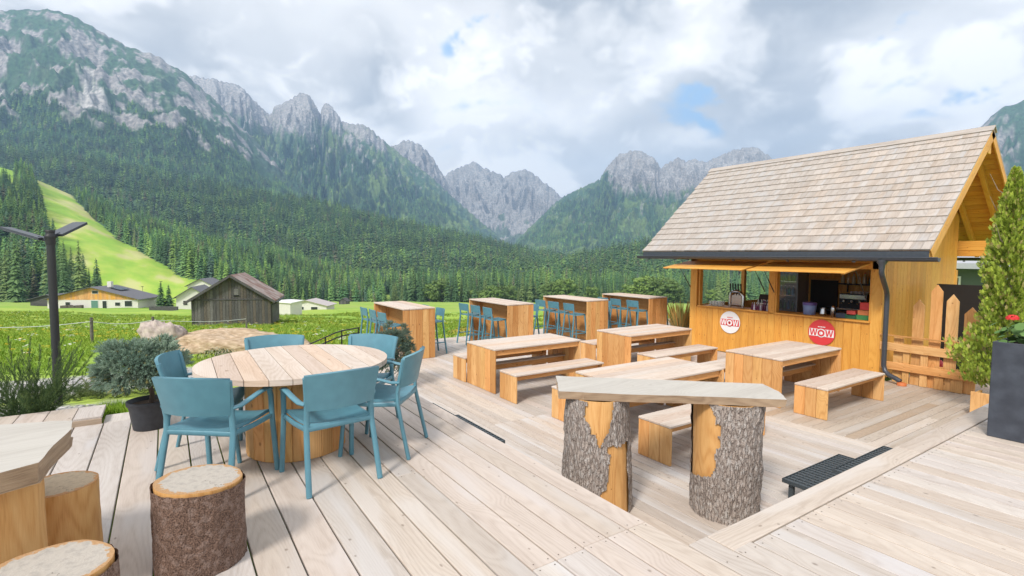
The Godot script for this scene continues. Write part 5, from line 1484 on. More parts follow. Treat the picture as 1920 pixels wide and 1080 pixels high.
func slab_mesh(outline: Array, y0: float, y1: float) -> Array:   # top and side of a thick sawn slab; outline of Vector2(u, w), side leans a little
	var top := MB.new()
	var side := MB.new()
	var idx := Geometry2D.triangulate_polygon(PackedVector2Array(outline))
	for p in outline: top.vert(at(p.x, y1, p.y), Vector3.UP, Vector2(p.x / 2.4 + p.y * 0.0, p.y / 0.8))
	for k in range(0, idx.size(), 3):
		var a := top.v[idx[k]]; var b := top.v[idx[k + 1]]; var c := top.v[idx[k + 2]]
		if (b - a).cross(c - a).y > 0: top.ix.append_array(PackedInt32Array([idx[k], idx[k + 2], idx[k + 1]]))
		else: top.ix.append_array(PackedInt32Array([idx[k], idx[k + 1], idx[k + 2]]))
	var mid := Vector2.ZERO
	for p in outline: mid += p / outline.size()
	var run := 0.0
	for k in outline.size():
		var p: Vector2 = outline[k]; var q: Vector2 = outline[(k + 1) % outline.size()]
		var e := (q - p).length()
		var nn2 := Vector2(q.y - p.y, p.x - q.x).normalized()
		if nn2.dot((p + q) * 0.5 - mid) < 0: nn2 = -nn2
		var nn := Vector3(nn2.x, -0.15, -nn2.y).normalized()
		var pi := p.lerp(mid, 0.012); var qi := q.lerp(mid, 0.012)
		side.quad(at(p.x, y1, p.y), at(q.x, y1, q.y), at(qi.x, y0, qi.y), at(pi.x, y0, pi.y), nn, Vector2(run / 2.4, 0), Vector2((run + e) / 2.4, 0), Vector2((run + e) / 2.4, (y1 - y0) / 0.8), Vector2(run / 2.4, (y1 - y0) / 0.8))
		run += e
	var under := MB.new()
	for k in range(0, idx.size(), 3):
		var a: Vector2 = outline[idx[k]]; var b: Vector2 = outline[idx[k + 1]]; var c: Vector2 = outline[idx[k + 2]]
		side.tri(at(a.x, y0, a.y), at(b.x, y0, b.y), at(c.x, y0, c.y), Vector3.DOWN)
	return [top.mesh(), side.mesh()]
func wavy(points: Array, amp: float, seed_: int) -> Array:   # a closed outline cut finer, with a slightly wild edge
	var n := noise(FastNoiseLite.TYPE_SIMPLEX_SMOOTH, 3.0, seed_, 3)
	var out := []
	for k in points.size():
		var p: Vector2 = points[k]; var q: Vector2 = points[(k + 1) % points.size()]
		var steps := maxi(int((q - p).length() / 0.06), 1)
		for s in steps:
			var m := p.lerp(q, float(s) / steps)
			var o := Vector2(q.y - p.y, p.x - q.x).normalized()
			out.append(m + o * n.get_noise_2d(m.x, m.y) * amp)
	return out
func build_furniture() -> void:
	# picnic tables with a bench on either side
	for a in [[5.415, 7.68, "picnic table by the grating steps, next to the spruce and bar tables", "behind the table by the grating steps", "before the table by the grating steps"], [8.43, 7.53, "picnic table in front of the kiosk's white sign", "behind the table at the white sign", "before the table at the white sign"], [5.49, 4.79, "picnic table partly behind the slab on two trunks", "behind the table next to the trunk slab", "between the two bark trunks, before its table"], [8.64, 4.66, "picnic table in front of the kiosk's red sign", "behind the table at the red sign", "before the table at the red sign, near the fence"]]:
		picnic_table("larch plank " + a[2], a[0], a[1])
		bench("larch plank bench standing " + a[4], a[0] - 0.04, a[1] - 0.94 + (0.02 if a[0] > 8.5 else 0.03))
		bench("larch plank bench standing " + a[3], a[0] - 0.04, a[1] + 0.72)
	# high tables and stools at the meadow edge
	var bars := [[4.62, 11.5, "larch bar table beside the spruce"], [7.12, 11.2, "second larch bar table from the spruce"], [9.49, 11.05, "third larch bar table from the spruce"], [11.62, 10.85, "larch bar table nearest to the kiosk"]]
	var stool: Node3D = null
	for b in bars:
		bar_table(b[2], b[0], b[1], 1.9)
		for k in 3:
			var p := at(b[0] - 0.50 - 0.04 * rng.randf(), LOW, b[1] - 0.62 + k * 0.60 + rng.randf_range(-0.04, 0.04))
			var lab: String = "blue bar stool on the steps side of the " + b[2]
			var turn := PI * 0.5 + rng.randf_range(-0.06, 0.06)
			if stool == null:
				stool = make_stool(); stool.position = p; stool.rotation.y = turn; stool.set_meta("label", lab)
			else: copy(stool, "bar_stool", p, turn, lab)
		for k in 2:
			copy(stool, "bar_stool", at(b[0] + 0.53, LOW, b[1] - 0.45 + k * 0.85), -PI * 0.5 + rng.randf_range(-0.06, 0.06), "blue bar stool on the kiosk side of the " + b[2])
	# round table
	var t := thing("round_table", "round larch table of light boards on a staved drum base", "table", at(0.895, 0, 4.60))
	var r := 0.745; var h := 0.735
	var edge := -r
	var k := 0
	while edge < r - 0.01:
		var w := 0.149
		var e2 := minf(edge + w, r)
		var pts := []
		var a0 := edge + 0.0025; var a1 := e2 - 0.0025
		for s in 13:
			var x := lerpf(a0, a1, s / 12.0)
			pts.append(Vector2(x, sqrt(maxf(r * r - x * x, 0.0))))
		for s in 13:
			var x := lerpf(a1, a0, s / 12.0)
			pts.append(Vector2(x, -sqrt(maxf(r * r - x * x, 0.0))))
		part(t, "top_board", disc_slice(pts, h - 0.042, h, k * 0.37), M.top[k % 4], Transform3D(Basis(Vector3.UP, -0.02), Vector3.ZERO))
		edge = e2
		k += 1
	var staves := 22
	for q in staves:
		var an := TAU * q / staves
		var sw := TAU * 0.385 / staves - 0.003
		part(t, "stave", board(h - 0.046, 0.028, sw, 0.004), one(M.gold), Transform3D(Basis(Vector3(0, 1, 0), Vector3(cos(an), 0, sin(an)), Vector3(0, 1, 0).cross(Vector3(cos(an), 0, sin(an)))), Vector3(cos(an) * 0.372, (h - 0.044) * 0.5, sin(an) * 0.372)))
	var chair := make_armchair()
	var spots := [[0.975, 3.86, -0.10, 1.0, "with its back to the open deck, between the stump and the steps"], [0.29, 4.115, 0.62, 0.78, "with its back to the bark stump"], [1.50, 4.185, -0.76, 0.65, "on the grating step side, its back to the picnic tables"], [1.50, 4.83, -0.74, -0.67, "with its back to the young spruce"], [0.82, 5.19, -0.20, -0.98, "on the meadow side, its back to the sand mound"], [0.265, 4.78, 0.96, -0.28, "with its back to the potted spruce"]]
	for q in spots.size():
		var s: Array = spots[q]
		var lab: String = "blue plastic armchair " + s[4]
		var turn := atan2(s[2], -s[3])
		if q == 0:
			chair.position = at(s[0], 0.001, s[1]); chair.rotation.y = turn; chair.set_meta("label", lab)
		else: copy(chair, "armchair", at(s[0], 0.001, s[1]), turn, lab)
	# slab on two bark trunks
	t = thing("trunk_table", "long grey sawn slab resting on two upright bark covered trunks", "bar table", at(3.75, LOW, 3.1))
	var o := -t.position
	var sl := slab_mesh(wavy([Vector2(2.865, 3.53), Vector2(3.21, 4.01), Vector2(3.75, 3.53), Vector2(4.66, 2.71), Vector2(4.52, 2.47), Vector2(4.31, 2.285), Vector2(3.85, 2.70), Vector2(3.35, 3.09)], 0.012, 8), LOW + 1.035, LOW + 1.102)
	part(t, "slab_top", sl[0], M.slab_top, Transform3D(Basis.IDENTITY, o))
	part(t, "slab_edge", sl[1], M.slab_side, Transform3D(Basis.IDENTITY, o))
	for q in [[at(3.27, LOW, 3.47), 0.33, 0.285, 11, 0], [at(4.17, LOW, 2.75), 0.292, 0.305, 23, 1]]:
		var face := atan2(-q[0].z * -1.0, q[0].x) # towards the viewer's side of the deck
		var hole := func(a: float, y: float) -> float: return bare_patch(q[4], a, y)
		var trunk := part(t, "trunk", log_mesh(q[1], q[2], 1.035, q[3], 0.003, 0.0, null, 0.018, true), M.bare_log, Transform3D(Basis.IDENTITY, o + q[0]))
		part(trunk, "bark", log_mesh(q[1], q[2], 1.033, q[3], 0.016, 0.0, hole), M.bark)
	# log stools and the thick slab table by the lamp
	stump("bark_stump", "stump seat with rough brown bark and a grey sawn top", at(0.12, 0, 3.125), 0.212, 0.212, 0.44, 41, true, -0.06)
	stump("bark_stump", "stump seat with bark and a cracked pale rim beside the slab table", at(-0.40, 0, 2.52), 0.215, 0.21, 0.44, 42, true, 0.0)
	stump("peeled_stump", "peeled golden log seat without bark beside the slab table", at(-0.505, 0, 3.52), 0.182, 0.176, 0.41, 43, false, 0.0)
	t = thing("slab_table", "thick pale slab table on a peeled log beside the lamp post", "table", at(-0.75, 0, 3.1))
	o = -t.position
	sl = slab_mesh(wavy([Vector2(-0.458, 2.835), Vector2(-0.44, 3.05), Vector2(-0.405, 3.30), Vector2(-0.42, 3.46), Vector2(-0.50, 3.50), Vector2(-1.0, 3.66), Vector2(-1.9, 3.80), Vector2(-1.95, 3.0), Vector2(-0.9, 2.72), Vector2(-0.60, 2.76)], 0.005, 18), 0.665, 0.752)
	part(t, "slab_top", sl[0], M.slab_top, Transform3D(Basis.IDENTITY, o))
	part(t, "slab_edge", sl[1], M.slab_side, Transform3D(Basis.IDENTITY, o))
	for q in [[-0.695, 3.09, 0.215], [-1.6, 3.3, 0.2]]:
		part(t, "log_leg", log_mesh(q[2], q[2] * 0.98, 0.664, 45, 0.003, 0.0, null, 0.0, true), M.bare_log, Transform3D(Basis.IDENTITY, o + at(q[0], 0, q[1])))
func disc_slice(pts: Array, y0: float, y1: float, off: float) -> ArrayMesh:
	var mb := MB.new()
	var n := pts.size()
	for s in [[y1, Vector3.UP], [y0, Vector3.DOWN]]:
		for k in range(1, n / 2):
			var a: Vector2 = pts[k - 1]; var b: Vector2 = pts[k]; var c: Vector2 = pts[n - 1 - k]; var d: Vector2 = pts[n - k]
			mb.quad(Vector3(a.x, s[0], a.y), Vector3(b.x, s[0], b.y), Vector3(c.x, s[0], c.y), Vector3(d.x, s[0], d.y), s[1], Vector2(a.y / 2.4 + off, a.x / 0.8 + off), Vector2(b.y / 2.4 + off, b.x / 0.8 + off), Vector2(c.y / 2.4 + off, c.x / 0.8 + off), Vector2(d.y / 2.4 + off, d.x / 0.8 + off))
	for k in n:
		var a: Vector2 = pts[k]; var b: Vector2 = pts[(k + 1) % n]
		if (b - a).length() < 0.0005: continue
		var nn := Vector3(-(b.y - a.y), 0, b.x - a.x).normalized()
		if nn.dot(Vector3((a.x + b.x) * 0.5 - (pts[0].x + pts[n / 2 - 1].x) * 0.5, 0, (a.y + b.y) * 0.5)) < 0: nn = -nn
		mb.quad(Vector3(a.x, y0, a.y), Vector3(b.x, y0, b.y), Vector3(b.x, y1, b.y), Vector3(a.x, y1, a.y), nn, Vector2(a.y / 2.4, 0.1), Vector2(b.y / 2.4, 0.1), Vector2(b.y / 2.4, 0.15), Vector2(a.y / 2.4, 0.15))
	return mb.mesh()
var patch_noise: FastNoiseLite
func bare_patch(which: int, a: float, y: float) -> float:   # where the bark has come off, by angle round the trunk and height
	if patch_noise == null: patch_noise = noise(FastNoiseLite.TYPE_SIMPLEX_SMOOTH, 2.2, 17, 4)
	var rag := patch_noise.get_noise_3d(cos(a) * 1.6, y * 2.4, sin(a) * 1.6 + which * 5.0) * 0.16
	# 0 faces the viewer's side (down the trunk's line to the near deck), positive to the kiosk
	var view := 2.36 if which == 0 else 2.56
	var d := wrapf(a - view, -PI, PI) * -1.0
	if which == 0:
		var p1 := 0.30 * smoothstep(0.66, 0.86, y) + 0.06 * smoothstep(0.60, 0.7, y) - absf(d - 0.10) + rag
		if y < 0.62: p1 = -1.0
		var lo := lerpf(-0.35, 0.42, smoothstep(0.08, 0.30, y))
		var p2 := minf(d - lo + rag, 0.60 - y + rag * 0.4)
		p2 = minf(p2, 1.15 - d)
		return maxf(p1, p2)
	var side := lerpf(-0.22, -0.50, smoothstep(0.8, 1.0, y)) if y > 0.8 else lerpf(-0.38, -0.22, smoothstep(0.38, 0.7, y))
	var p := minf(side - d + rag, d + 1.5)
	if y < 0.40: p = minf(p, (y - 0.36) * 6.0 + (-0.75 - d) * 0.5 + rag)
	return p
func stump(called: String, label: String, p: Vector3, r0: float, r1: float, h: float, seed_: int, bark: bool, tilt: float) -> void:
	var t := thing(called, label, "stool", p, 0.0, "log seats round the slab table")
	if bark:
		part(t, "core", log_mesh(r0, r1, h, seed_, 0.001, tilt, null, 0.012, true), M.bare_log)
		part(t, "bark", log_mesh(r0, r1, h - 0.012, seed_, 0.008, tilt), M.bark_brown)
		part(t, "sawn_top", log_end(r1, h, seed_, tilt, 0.012), M.sawn)
	else:
		part(t, "core", log_mesh(r0, r1, h, seed_, 0.003, tilt, null, 0.0, true), M.bare_log)
		part(t, "sawn_top", log_end(r1, h + 0.0005, seed_, tilt), M.sawn_warm)

# ---------------------------------------------------------------- plants
func needle_twig(seed_: int, l: float, needles: int, len: float, thick: float) -> ArrayMesh:   # a twig along +y set with needles
	var r := RandomNumberGenerator.new()
	r.seed = seed_
	var mb := MB.new()
	mb.tube([Vector3.ZERO, Vector3(0, l, 0)], [thick * 1.2, thick * 0.6], [thick * 1.2, thick * 0.6], 4)
	for k in needles:
		var t := float(k) / needles
		var a := k * 2.4 + r.randf()
		var d := Vector3(cos(a), r.randf_range(0.55, 1.1), sin(a)).normalized()
		if t > 0.85: d = (d + Vector3.UP * 1.2).normalized()
		var p := Vector3(0, l * t, 0)
		var s := d.cross(Vector3(r.randfn(), r.randfn(), r.randfn())).normalized() * thick
		mb.tri(p - s, p + s, p + d * len * r.randf_range(0.7, 1.1), s.cross(d).normalized())
	return mb.mesh()
func fan_spray(seed_: int) -> ArrayMesh:   # flat scaly spray of an arborvitae, along +y
	var r := RandomNumberGenerator.new()
	r.seed = seed_
	var mb := MB.new()
	var leaf := func(p: Vector3, d: Vector3, l: float, w: float, z: float) -> void:
		var s := Vector3(d.y, -d.x, 0).normalized() * w
		var q := p + d * l + Vector3(0, 0, z)
		var nn := Vector3(r.randf_range(-0.3, 0.3), r.randf_range(-0.1, 0.5), 1).normalized()
		mb.quad(p - s * 0.6, p + d * l * 0.5 - s, q, p + d * l * 0.5 + s, nn)
	for k in 7:
		var y := 0.01 + k * 0.012
		for sg in [-1.0, 1.0]:
			var d := Vector3(sg * r.randf_range(0.6, 0.95), r.randf_range(0.5, 0.9), 0).normalized()
			var l := 0.05 * (1.0 - k * 0.08) * r.randf_range(0.8, 1.2)
			leaf.call(Vector3(0, y, 0), d, l, 0.0045, r.randf_range(-0.006, 0.006))
			for q in 3:
				var p: Vector3 = Vector3(0, y, 0) + d * l * (0.3 + 0.22 * q)
				leaf.call(p, (d + Vector3(sg * 0.2, 0.9, 0)).normalized(), 0.018, 0.0035, r.randf_range(-0.006, 0.006))
				leaf.call(p, (d + Vector3(sg * 0.8, -0.5, 0)).normalized(), 0.014, 0.0035, r.randf_range(-0.006, 0.006))
	leaf.call(Vector3.ZERO, Vector3.UP, 0.11, 0.005, 0.0)
	return mb.mesh()
func aim(d: Vector3, roll: float) -> Basis:   # a basis whose y points along d
	var y := d.normalized()
	var x := y.cross(Vector3.UP if absf(y.y) < 0.95 else Vector3.RIGHT).normalized()
	return Basis(x, y, x.cross(y)).rotated(y, roll)
func ball_spruce(parent: Node3D, c: Vector3, rad: Vector3, count: int, tone0: Color, tone1: Color, seed_: int) -> void:
	var tw := needle_twig(seed_, 0.05, 34, 0.017, 0.0022)
	var n := noise(FastNoiseLite.TYPE_SIMPLEX_SMOOTH, 1.6, seed_, 3)
	var xf := []
	var cols := []
	# boughs end in dense rounded pads of short shoots
	var pads := count / 36
	for k in pads:
		var d := Vector3(rng.randfn(), rng.randfn() * 0.9 + 0.12, rng.randfn()).normalized()
		if d.y < -0.72: continue
		var q := (0.62 + 0.38 * rng.randf()) * (1.0 + 0.40 * n.get_noise_3dv(d * 1.4))
		var o := c + d * rad * q
		var s := rng.randf_range(0.045, 0.085)
		var tone := tone0.lerp(tone1, rng.randf())
		for e in 46:
			var g := (Vector3(rng.randfn(), rng.randfn(), rng.randfn()).normalized() + d * 0.75 + Vector3(0, 0.25, 0)).normalized()
			var p := o + g * s * rng.randf_range(0.35, 1.0) * Vector3(1.15, 0.75, 1.15)
			xf.append(Transform3D(aim((g + d * 0.4).normalized(), rng.randf() * TAU).scaled(Vector3.ONE * rng.randf_range(0.7, 1.15)), p))
			cols.append(tone * rng.randf_range(0.85, 1.15) if rng.randf() > 0.04 else Color(0.36, 0.33, 0.13))
	scatter("crown", tw, M.foliage, xf, cols, parent)
	var br := MB.new()
	for k in 26:
		var d := Vector3(rng.randfn(), absf(rng.randfn()) * 0.4 + 0.1, rng.randfn()).normalized()
		var e := c + d * rad * 0.8
		br.tube([c - Vector3(0, rad.y * 0.75, 0), c.lerp(e, 0.4), e], [0.009, 0.006, 0.002], [0.009, 0.006, 0.002], 5)
	part(parent, "branches", br.mesh(), M.trunk)
func build_plants() -> void:
	# potted spruce
	var t := thing("potted_spruce", "round blue spruce on a short stem in a black plastic pot", "potted plant", at(-0.155, 0.001, 5.82))
	var p := MB.new()
	p.lathe([[0.0, 0.0], [0.128, 0.0], [0.132, 0.01], [0.162, 0.215], [0.176, 0.225], [0.178, 0.262], [0.168, 0.266], [0.160, 0.235], [0.150, 0.228]], 40)
	part(t, "pot", p.mesh(), M.pot)
	p = MB.new()
	p.lathe([[0.156, 0.226], [0.08, 0.235], [0.0, 0.232]], 24)
	part(t, "soil", p.mesh(), M.soil)
	p = MB.new()
	p.tube([Vector3(0.02, 0.22, 0), Vector3(0.025, 0.32, 0.01), Vector3(0.0, 0.45, 0.0), Vector3(-0.02, 0.6, 0)], [0.024, 0.02, 0.018, 0.01], [0.024, 0.02, 0.018, 0.01], 8)
	part(t, "stem", p.mesh(), M.trunk)
	ball_spruce(t, Vector3(-0.06, 0.575, 0.0), Vector3(0.30, 0.225, 0.29), 5600, Color(0.14, 0.225, 0.175), Color(0.32, 0.42, 0.33), 3)
	t = thing("young_spruce", "bushy young blue spruce growing beside the first bar table", "shrub", at(3.25, land(3.25, -8.6) + 0.1, 8.6))
	p = MB.new()
	p.tube([Vector3(0, -0.3, 0), Vector3(0, 0.8, 0)], [0.03, 0.012], [0.03, 0.012], 6)
	part(t, "stem", p.mesh(), M.trunk)
	var gy := -t.position.y
	ball_spruce(t, Vector3(0, gy - 0.12, 0), Vector3(0.36, 0.50, 0.36), 6200, Color(0.06, 0.11, 0.085), Color(0.17, 0.235, 0.185), 4)
	# upright dark yew and creeping juniper left of the lamp
	var yew := needle_twig(9, 0.15, 52, 0.034, 0.003)
	var xf := []; var cols := []
	t = thing("yew_shrub", "dark green yew with upright feathery shoots beside the lamp post", "shrub", at(-1.17, land(-1.17, -6.98), 6.98))
	for k in 40:
		var a := rng.randf() * TAU
		var lean := rng.randf_range(0.05, 0.42)
		var tall := rng.randf_range(0.42, 0.86) * (1.0 - lean * 0.6)
		var base := Vector3(cos(a) * 0.1, 0, sin(a) * 0.1)
		var tip := base + Vector3(cos(a) * lean, tall, sin(a) * lean)
		for s in 22:
			var q := float(s) / 21.0
			var pp := base.lerp(tip, q) + Vector3(cos(a), 0, sin(a)) * lean * 0.25 * q * q
			var an := rng.randf() * TAU
			var d := (tip - base).normalized() * 0.9 + Vector3(cos(an), 0, sin(an)) * (0.9 - 0.75 * q)
			xf.append(Transform3D(aim(d, rng.randf() * TAU).scaled(Vector3.ONE * rng.randf_range(0.5, 0.95) * (1.1 - 0.4 * q)), pp))
			cols.append(Color(0.04, 0.085, 0.025).lerp(Color(0.12, 0.18, 0.05), rng.randf() * (0.4 + q * 0.6)))
	scatter("crown", yew, M.foliage, xf, cols, t)
	xf = []; cols = []
	t = thing("creeping_juniper", "low spreading juniper along the gravel behind the lamp post", "shrub", at(-0.8, land(-0.8, -8.5), 8.5))
	for k in 420:
		var q := Vector3(rng.randf_range(-0.7, 0.75), 0, rng.randf_range(-0.32, 0.32))
		var d := Vector3(rng.randfn(), 0.35, rng.randfn())
		xf.append(Transform3D(aim(d, 0).scaled(Vector3.ONE * rng.randf_range(0.6, 1.1)), q + Vector3(0, rng.randf() * 0.12, 0)))
		cols.append(Color(0.05, 0.085, 0.03).lerp(Color(0.16, 0.2, 0.07), rng.randf()))
	scatter("crown", yew, M.foliage, xf, cols, t)
	# arborvitae by the fence
	t = thing("arborvitae", "tall narrow yellow green arborvitae with a bare grey side by the planter", "tree", at(10.36, LOW, 2.29))
	var sprays := [fan_spray(1), fan_spray(2)]
	var n := noise(FastNoiseLite.TYPE_SIMPLEX_SMOOTH, 1.9, 77, 3)
	for v in 2:
		xf = []; cols = []
		for k in 13000:
			var y := pow(rng.randf(), 0.95) * 3.2
			var a := rng.randf() * TAU
			var d := Vector3(cos(a), 0, sin(a))
			var knob := n.get_noise_3d(d.x * 0.9, y * 1.5, d.z * 0.9)
			var prof := 0.33 * pow(maxf(1.0 - y / 3.22, 0.0), 0.62) + 0.20 * exp(-pow((y - 0.55) / 0.4, 2)) * maxf(0.0, d.dot(Vector3(-0.5, 0, -0.85)))
			prof *= smoothstep(-0.5, 0.25, y)
			if knob < -0.04 and rng.randf() < 0.85: continue      # hollows between the boughs
			var rr := prof * (1.0 + 1.3 * knob) * pow(rng.randf(), 0.4)
			var pp := d * rr + Vector3(-0.012 * y, 0.36 + y, 0)
			if y > 1.5 and d.dot(Vector3(0.75, 0, 0.66)) > 0.45 and rng.randf() < 0.85: continue
			var dir := d * rng.randf_range(0.5, 1.1) + Vector3(0, rng.randf_range(0.3, 1.0), 0) + Vector3(rng.randfn(), rng.randfn(), rng.randfn()) * 0.25
			xf.append(Transform3D(aim(dir, rng.randf() * TAU).scaled(Vector3(0.7, 1.25, 0.7) * rng.randf_range(0.42, 0.8)), pp))
			var c := Color(0.20, 0.29, 0.035).lerp(Color(0.50, 0.60, 0.08), rng.randf())
			if rng.randf() < 0.12: c = Color(0.52, 0.44, 0.18)
			cols.append(c)
		scatter("crown", sprays[v], M.grass, xf, cols, t)
	p = MB.new()
	p.tube([Vector3(0, 0, 0), Vector3(0.02, 1.2, 0.02), Vector3(-0.02, 2.6, 0.03), Vector3(-0.06, 3.4, 0.0)], [0.06, 0.045, 0.025, 0.006], [0.06, 0.045, 0.025, 0.006], 10)
	for k in 26:
		var y := 0.5 + k * 0.105
		var a := rng.randf() * TAU
		p.tube([Vector3(0, y, 0), Vector3(cos(a) * 0.2, y + 0.18, sin(a) * 0.2), Vector3(cos(a) * 0.3, y + 0.42, sin(a) * 0.3)], [0.008, 0.005, 0.002], [0.008, 0.005, 0.002], 5)
	p.tube([Vector3(0.16, 1.4, 0.22), Vector3(0.1, 2.1, 0.2), Vector3(-0.02, 3.0, 0.1)], [0.014, 0.011, 0.004], [0.014, 0.011, 0.004], 6)
	part(t, "trunk", p.mesh(), mat(lin(0.27, 0.22, 0.17), 0.9))
	t = thing("wooden_trough", "small plank trough at the foot of the arborvitae", "trough", at(9.72, LOW, 2.36))
	for a in [[0.0, 0.0, 0.30, 0.17, 0], [0.22, -0.12, 0.26, 0.20, 1], [0.26, 0.12, 0.26, 0.2, 1]]:
		plank(t, "board", a[2] + 0.06, 0.028, 0.26 if a[4] == 0 else 0.4, M.gold[a[4]], Vector3(a[0], (a[2] + 0.06) * 0.5, a[1]), UP_FACING_X if a[4] == 0 else UP_FACING_W)
	# black planter with geraniums
	t = thing("planter_box", "tall anthracite planter box at the edge of the near deck", "planter", at(6.52, 0.001, 0.86))
	var hx := 0.31; var hz := 0.60; var hh := 0.868
	for a in [[-hx, 0.0, true], [hx, 0.0, true], [0.0, -hz, false], [0.0, hz, false]]:
		if a[2]: plank(t, "side_panel", hz * 2.0, 0.02, hh, M.planter, Vector3(a[0], hh * 0.5, 0), LONG_W_FACING_X, 0.004)
		else: plank(t, "side_panel", hx * 2.0 - 0.024, 0.02, hh - 0.001, M.planter, Vector3(0, hh * 0.5, a[1] - signf(a[1]) * 0.011), LONG_X_FACING_W, 0.004)
	plank(t, "soil", hx * 2.0 - 0.03, 0.04, hz * 2.0 - 0.05, M.soil, Vector3(0, hh - 0.08, 0), ALONG_X)
	for g in [[6.38, 1.34, 0], [6.52, 1.12, 1], [6.36, 0.95, 2], [6.66, 1.34, 3], [6.6, 0.7, 4]]: geranium(at(g[0], hh - 0.058, g[1]), g[2])
	# ochre shrub beyond the bars and a yellow flowering cushion in the meadow
	t = thing("ochre_shrub", "upright vase shaped shrub with orange tips beyond the bar tables", "shrub", at(14.05, land(14.05, -11.05), 11.05))
	var lf := MB.new()
	for k in 260:
		var a := rng.randf() * TAU
		var o2 := pow(rng.randf(), 0.6)
		var d := Vector3(cos(a) * 0.42 * o2, 1.0, sin(a) * 0.42 * o2)
		var l := rng.randf_range(0.9, 1.5)
		var b := Vector3(cos(a), 0, sin(a)) * 0.1 * o2
		var s := Vector3(-sin(a), 0, cos(a)) * rng.randf_range(0.012, 0.03)
		var m := b + d * l * 0.6
		lf.quad(b - s * 0.4, b + s * 0.4, m + s, m - s, Vector3(cos(a), 0.4, sin(a)).normalized())
		lf.tri(m - s, m + s, b + d * l + Vector3(cos(a), 0, sin(a)) * 0.12, Vector3(cos(a), 0.6, sin(a)).normalized())
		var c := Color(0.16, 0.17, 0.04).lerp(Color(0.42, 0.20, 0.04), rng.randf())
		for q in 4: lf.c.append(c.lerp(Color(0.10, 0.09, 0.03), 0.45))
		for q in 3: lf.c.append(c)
	part(t, "crown", lf.mesh(), M.foliage)
	t = thing("flower_cushion", "low yellow flowering cushion in the meadow behind the bar tables", "shrub", at(10.1, land(10.1, -18.3), 18.3))
	part(t, "crown", cushion(520, Vector3(0.95, 0.34, 0.6), [Color(0.16, 0.17, 0.03), Color(0.36, 0.28, 0.03), Color(0.3, 0.2, 0.05), Color(0.42, 0.36, 0.04)], 5, 0.07), M.foliage)
	for a in [[0.9, 13.0, 0.45, 0.22], [1.9, 12.2, 0.4, 0.2], [2.6, 11.8, 0.55, 0.3], [0.1, 12.4, 0.3, 0.15]]:
		t = thing("rockery_plant", "grey green rockery cushion plant behind the round table", "shrub", at(a[0], land(a[0], -a[1]), a[1]), 0.0, "rockery cushions behind the round table")
		part(t, "crown", cushion(420, Vector3(a[2], a[3], a[2] * 0.8), [Color(0.10, 0.12, 0.06), Color(0.19, 0.21, 0.12), Color(0.24, 0.25, 0.12), Color(0.30, 0.29, 0.2)], int(a[1] * 10), 0.045), M.foliage)
func cushion(count: int, rad: Vector3, tones_: Array, seed_: int, size: float) -> ArrayMesh:
	var r := RandomNumberGenerator.new()
	r.seed = seed_
	var mb := MB.new()
	for k in count:
		var d := Vector3(r.randfn(), absf(r.randfn()), r.randfn()).normalized()
		var p := d * rad * pow(r.randf(), 0.3)
		var t := d.cross(Vector3(r.randfn(), r.randfn(), r.randfn())).normalized()
		var b := t.cross(d)
		var s := size * r.randf_range(0.6, 1.2)
		mb.tri(p - t * s * 0.6, p + t * s * 0.6, p + b * s + d * s * 0.5, (d + Vector3.UP * 0.4).normalized())
		var c: Color = tones_[r.randi() % tones_.size()]
		for q in 3: mb.c.append(c)
	return mb.mesh()
func geranium(p: Vector3, k: int) -> void:
	var t := thing("geranium", "bushy geranium with red blossom heads in the black planter", "flower", p, k * 1.3, "geraniums in the black planter")
	var lf := MB.new()
	for q in 46:
		var a := rng.randf() * TAU
		var d := Vector3(cos(a), 0, sin(a))
		var c := d * rng.randf_range(0.02, 0.17) + Vector3(0, rng.randf_range(0.05, 0.22), 0)
		var nn := (Vector3.UP + d * 0.7 + Vector3(rng.randfn(), rng.randfn(), rng.randfn()) * 0.3).normalized()
		var x := nn.cross(Vector3(0.3, 0.1, 0.9)).normalized(); var y := nn.cross(x)
		var s := rng.randf_range(0.025, 0.045)
		for e in 8:
			var a0 := TAU * e / 8.0; var a1 := TAU * (e + 1) / 8.0
			lf.tri(c, c + (x * cos(a0) + y * sin(a0)) * s - nn * 0.006, c + (x * cos(a1) + y * sin(a1)) * s * 0.9 - nn * 0.006, nn)
			for z in 3: lf.c.append(Color(0.06, 0.13, 0.03).lerp(Color(0.12, 0.22, 0.06), float(q) / 46.0))
	part(t, "leaves", lf.mesh(), M.foliage)
	var st := MB.new()
	for q in 2:
		var a := rng.randf() * TAU
		var top := Vector3(cos(a) * 0.1, rng.randf_range(0.2, 0.30), sin(a) * 0.1)
		st.tube([Vector3(0, 0, 0), top * 0.6, top], [0.004, 0.003, 0.003], [0.004, 0.003, 0.003], 5)
		var bl := MB.new()
		for e in 46:
			var d := Vector3(rng.randfn(), absf(rng.randfn()) * 0.8, rng.randfn()).normalized()
			var c := top + d * Vector3(0.045, 0.035, 0.045)
			var x := d.cross(Vector3(rng.randfn(), rng.randfn(), rng.randfn())).normalized() * 0.016; var y := d.cross(x)
			bl.quad(c - x, c - y, c + x + d * 0.004, c + y, d)
			for z in 4: bl.c.append(Color(0.55, 0.015, 0.02).lerp(Color(0.75, 0.05, 0.05), rng.randf()))
		part(t, "blossom", bl.mesh(), M.foliage)
	part(t, "stems", st.mesh(), mat(lin(0.08, 0.14, 0.04), 0.8))
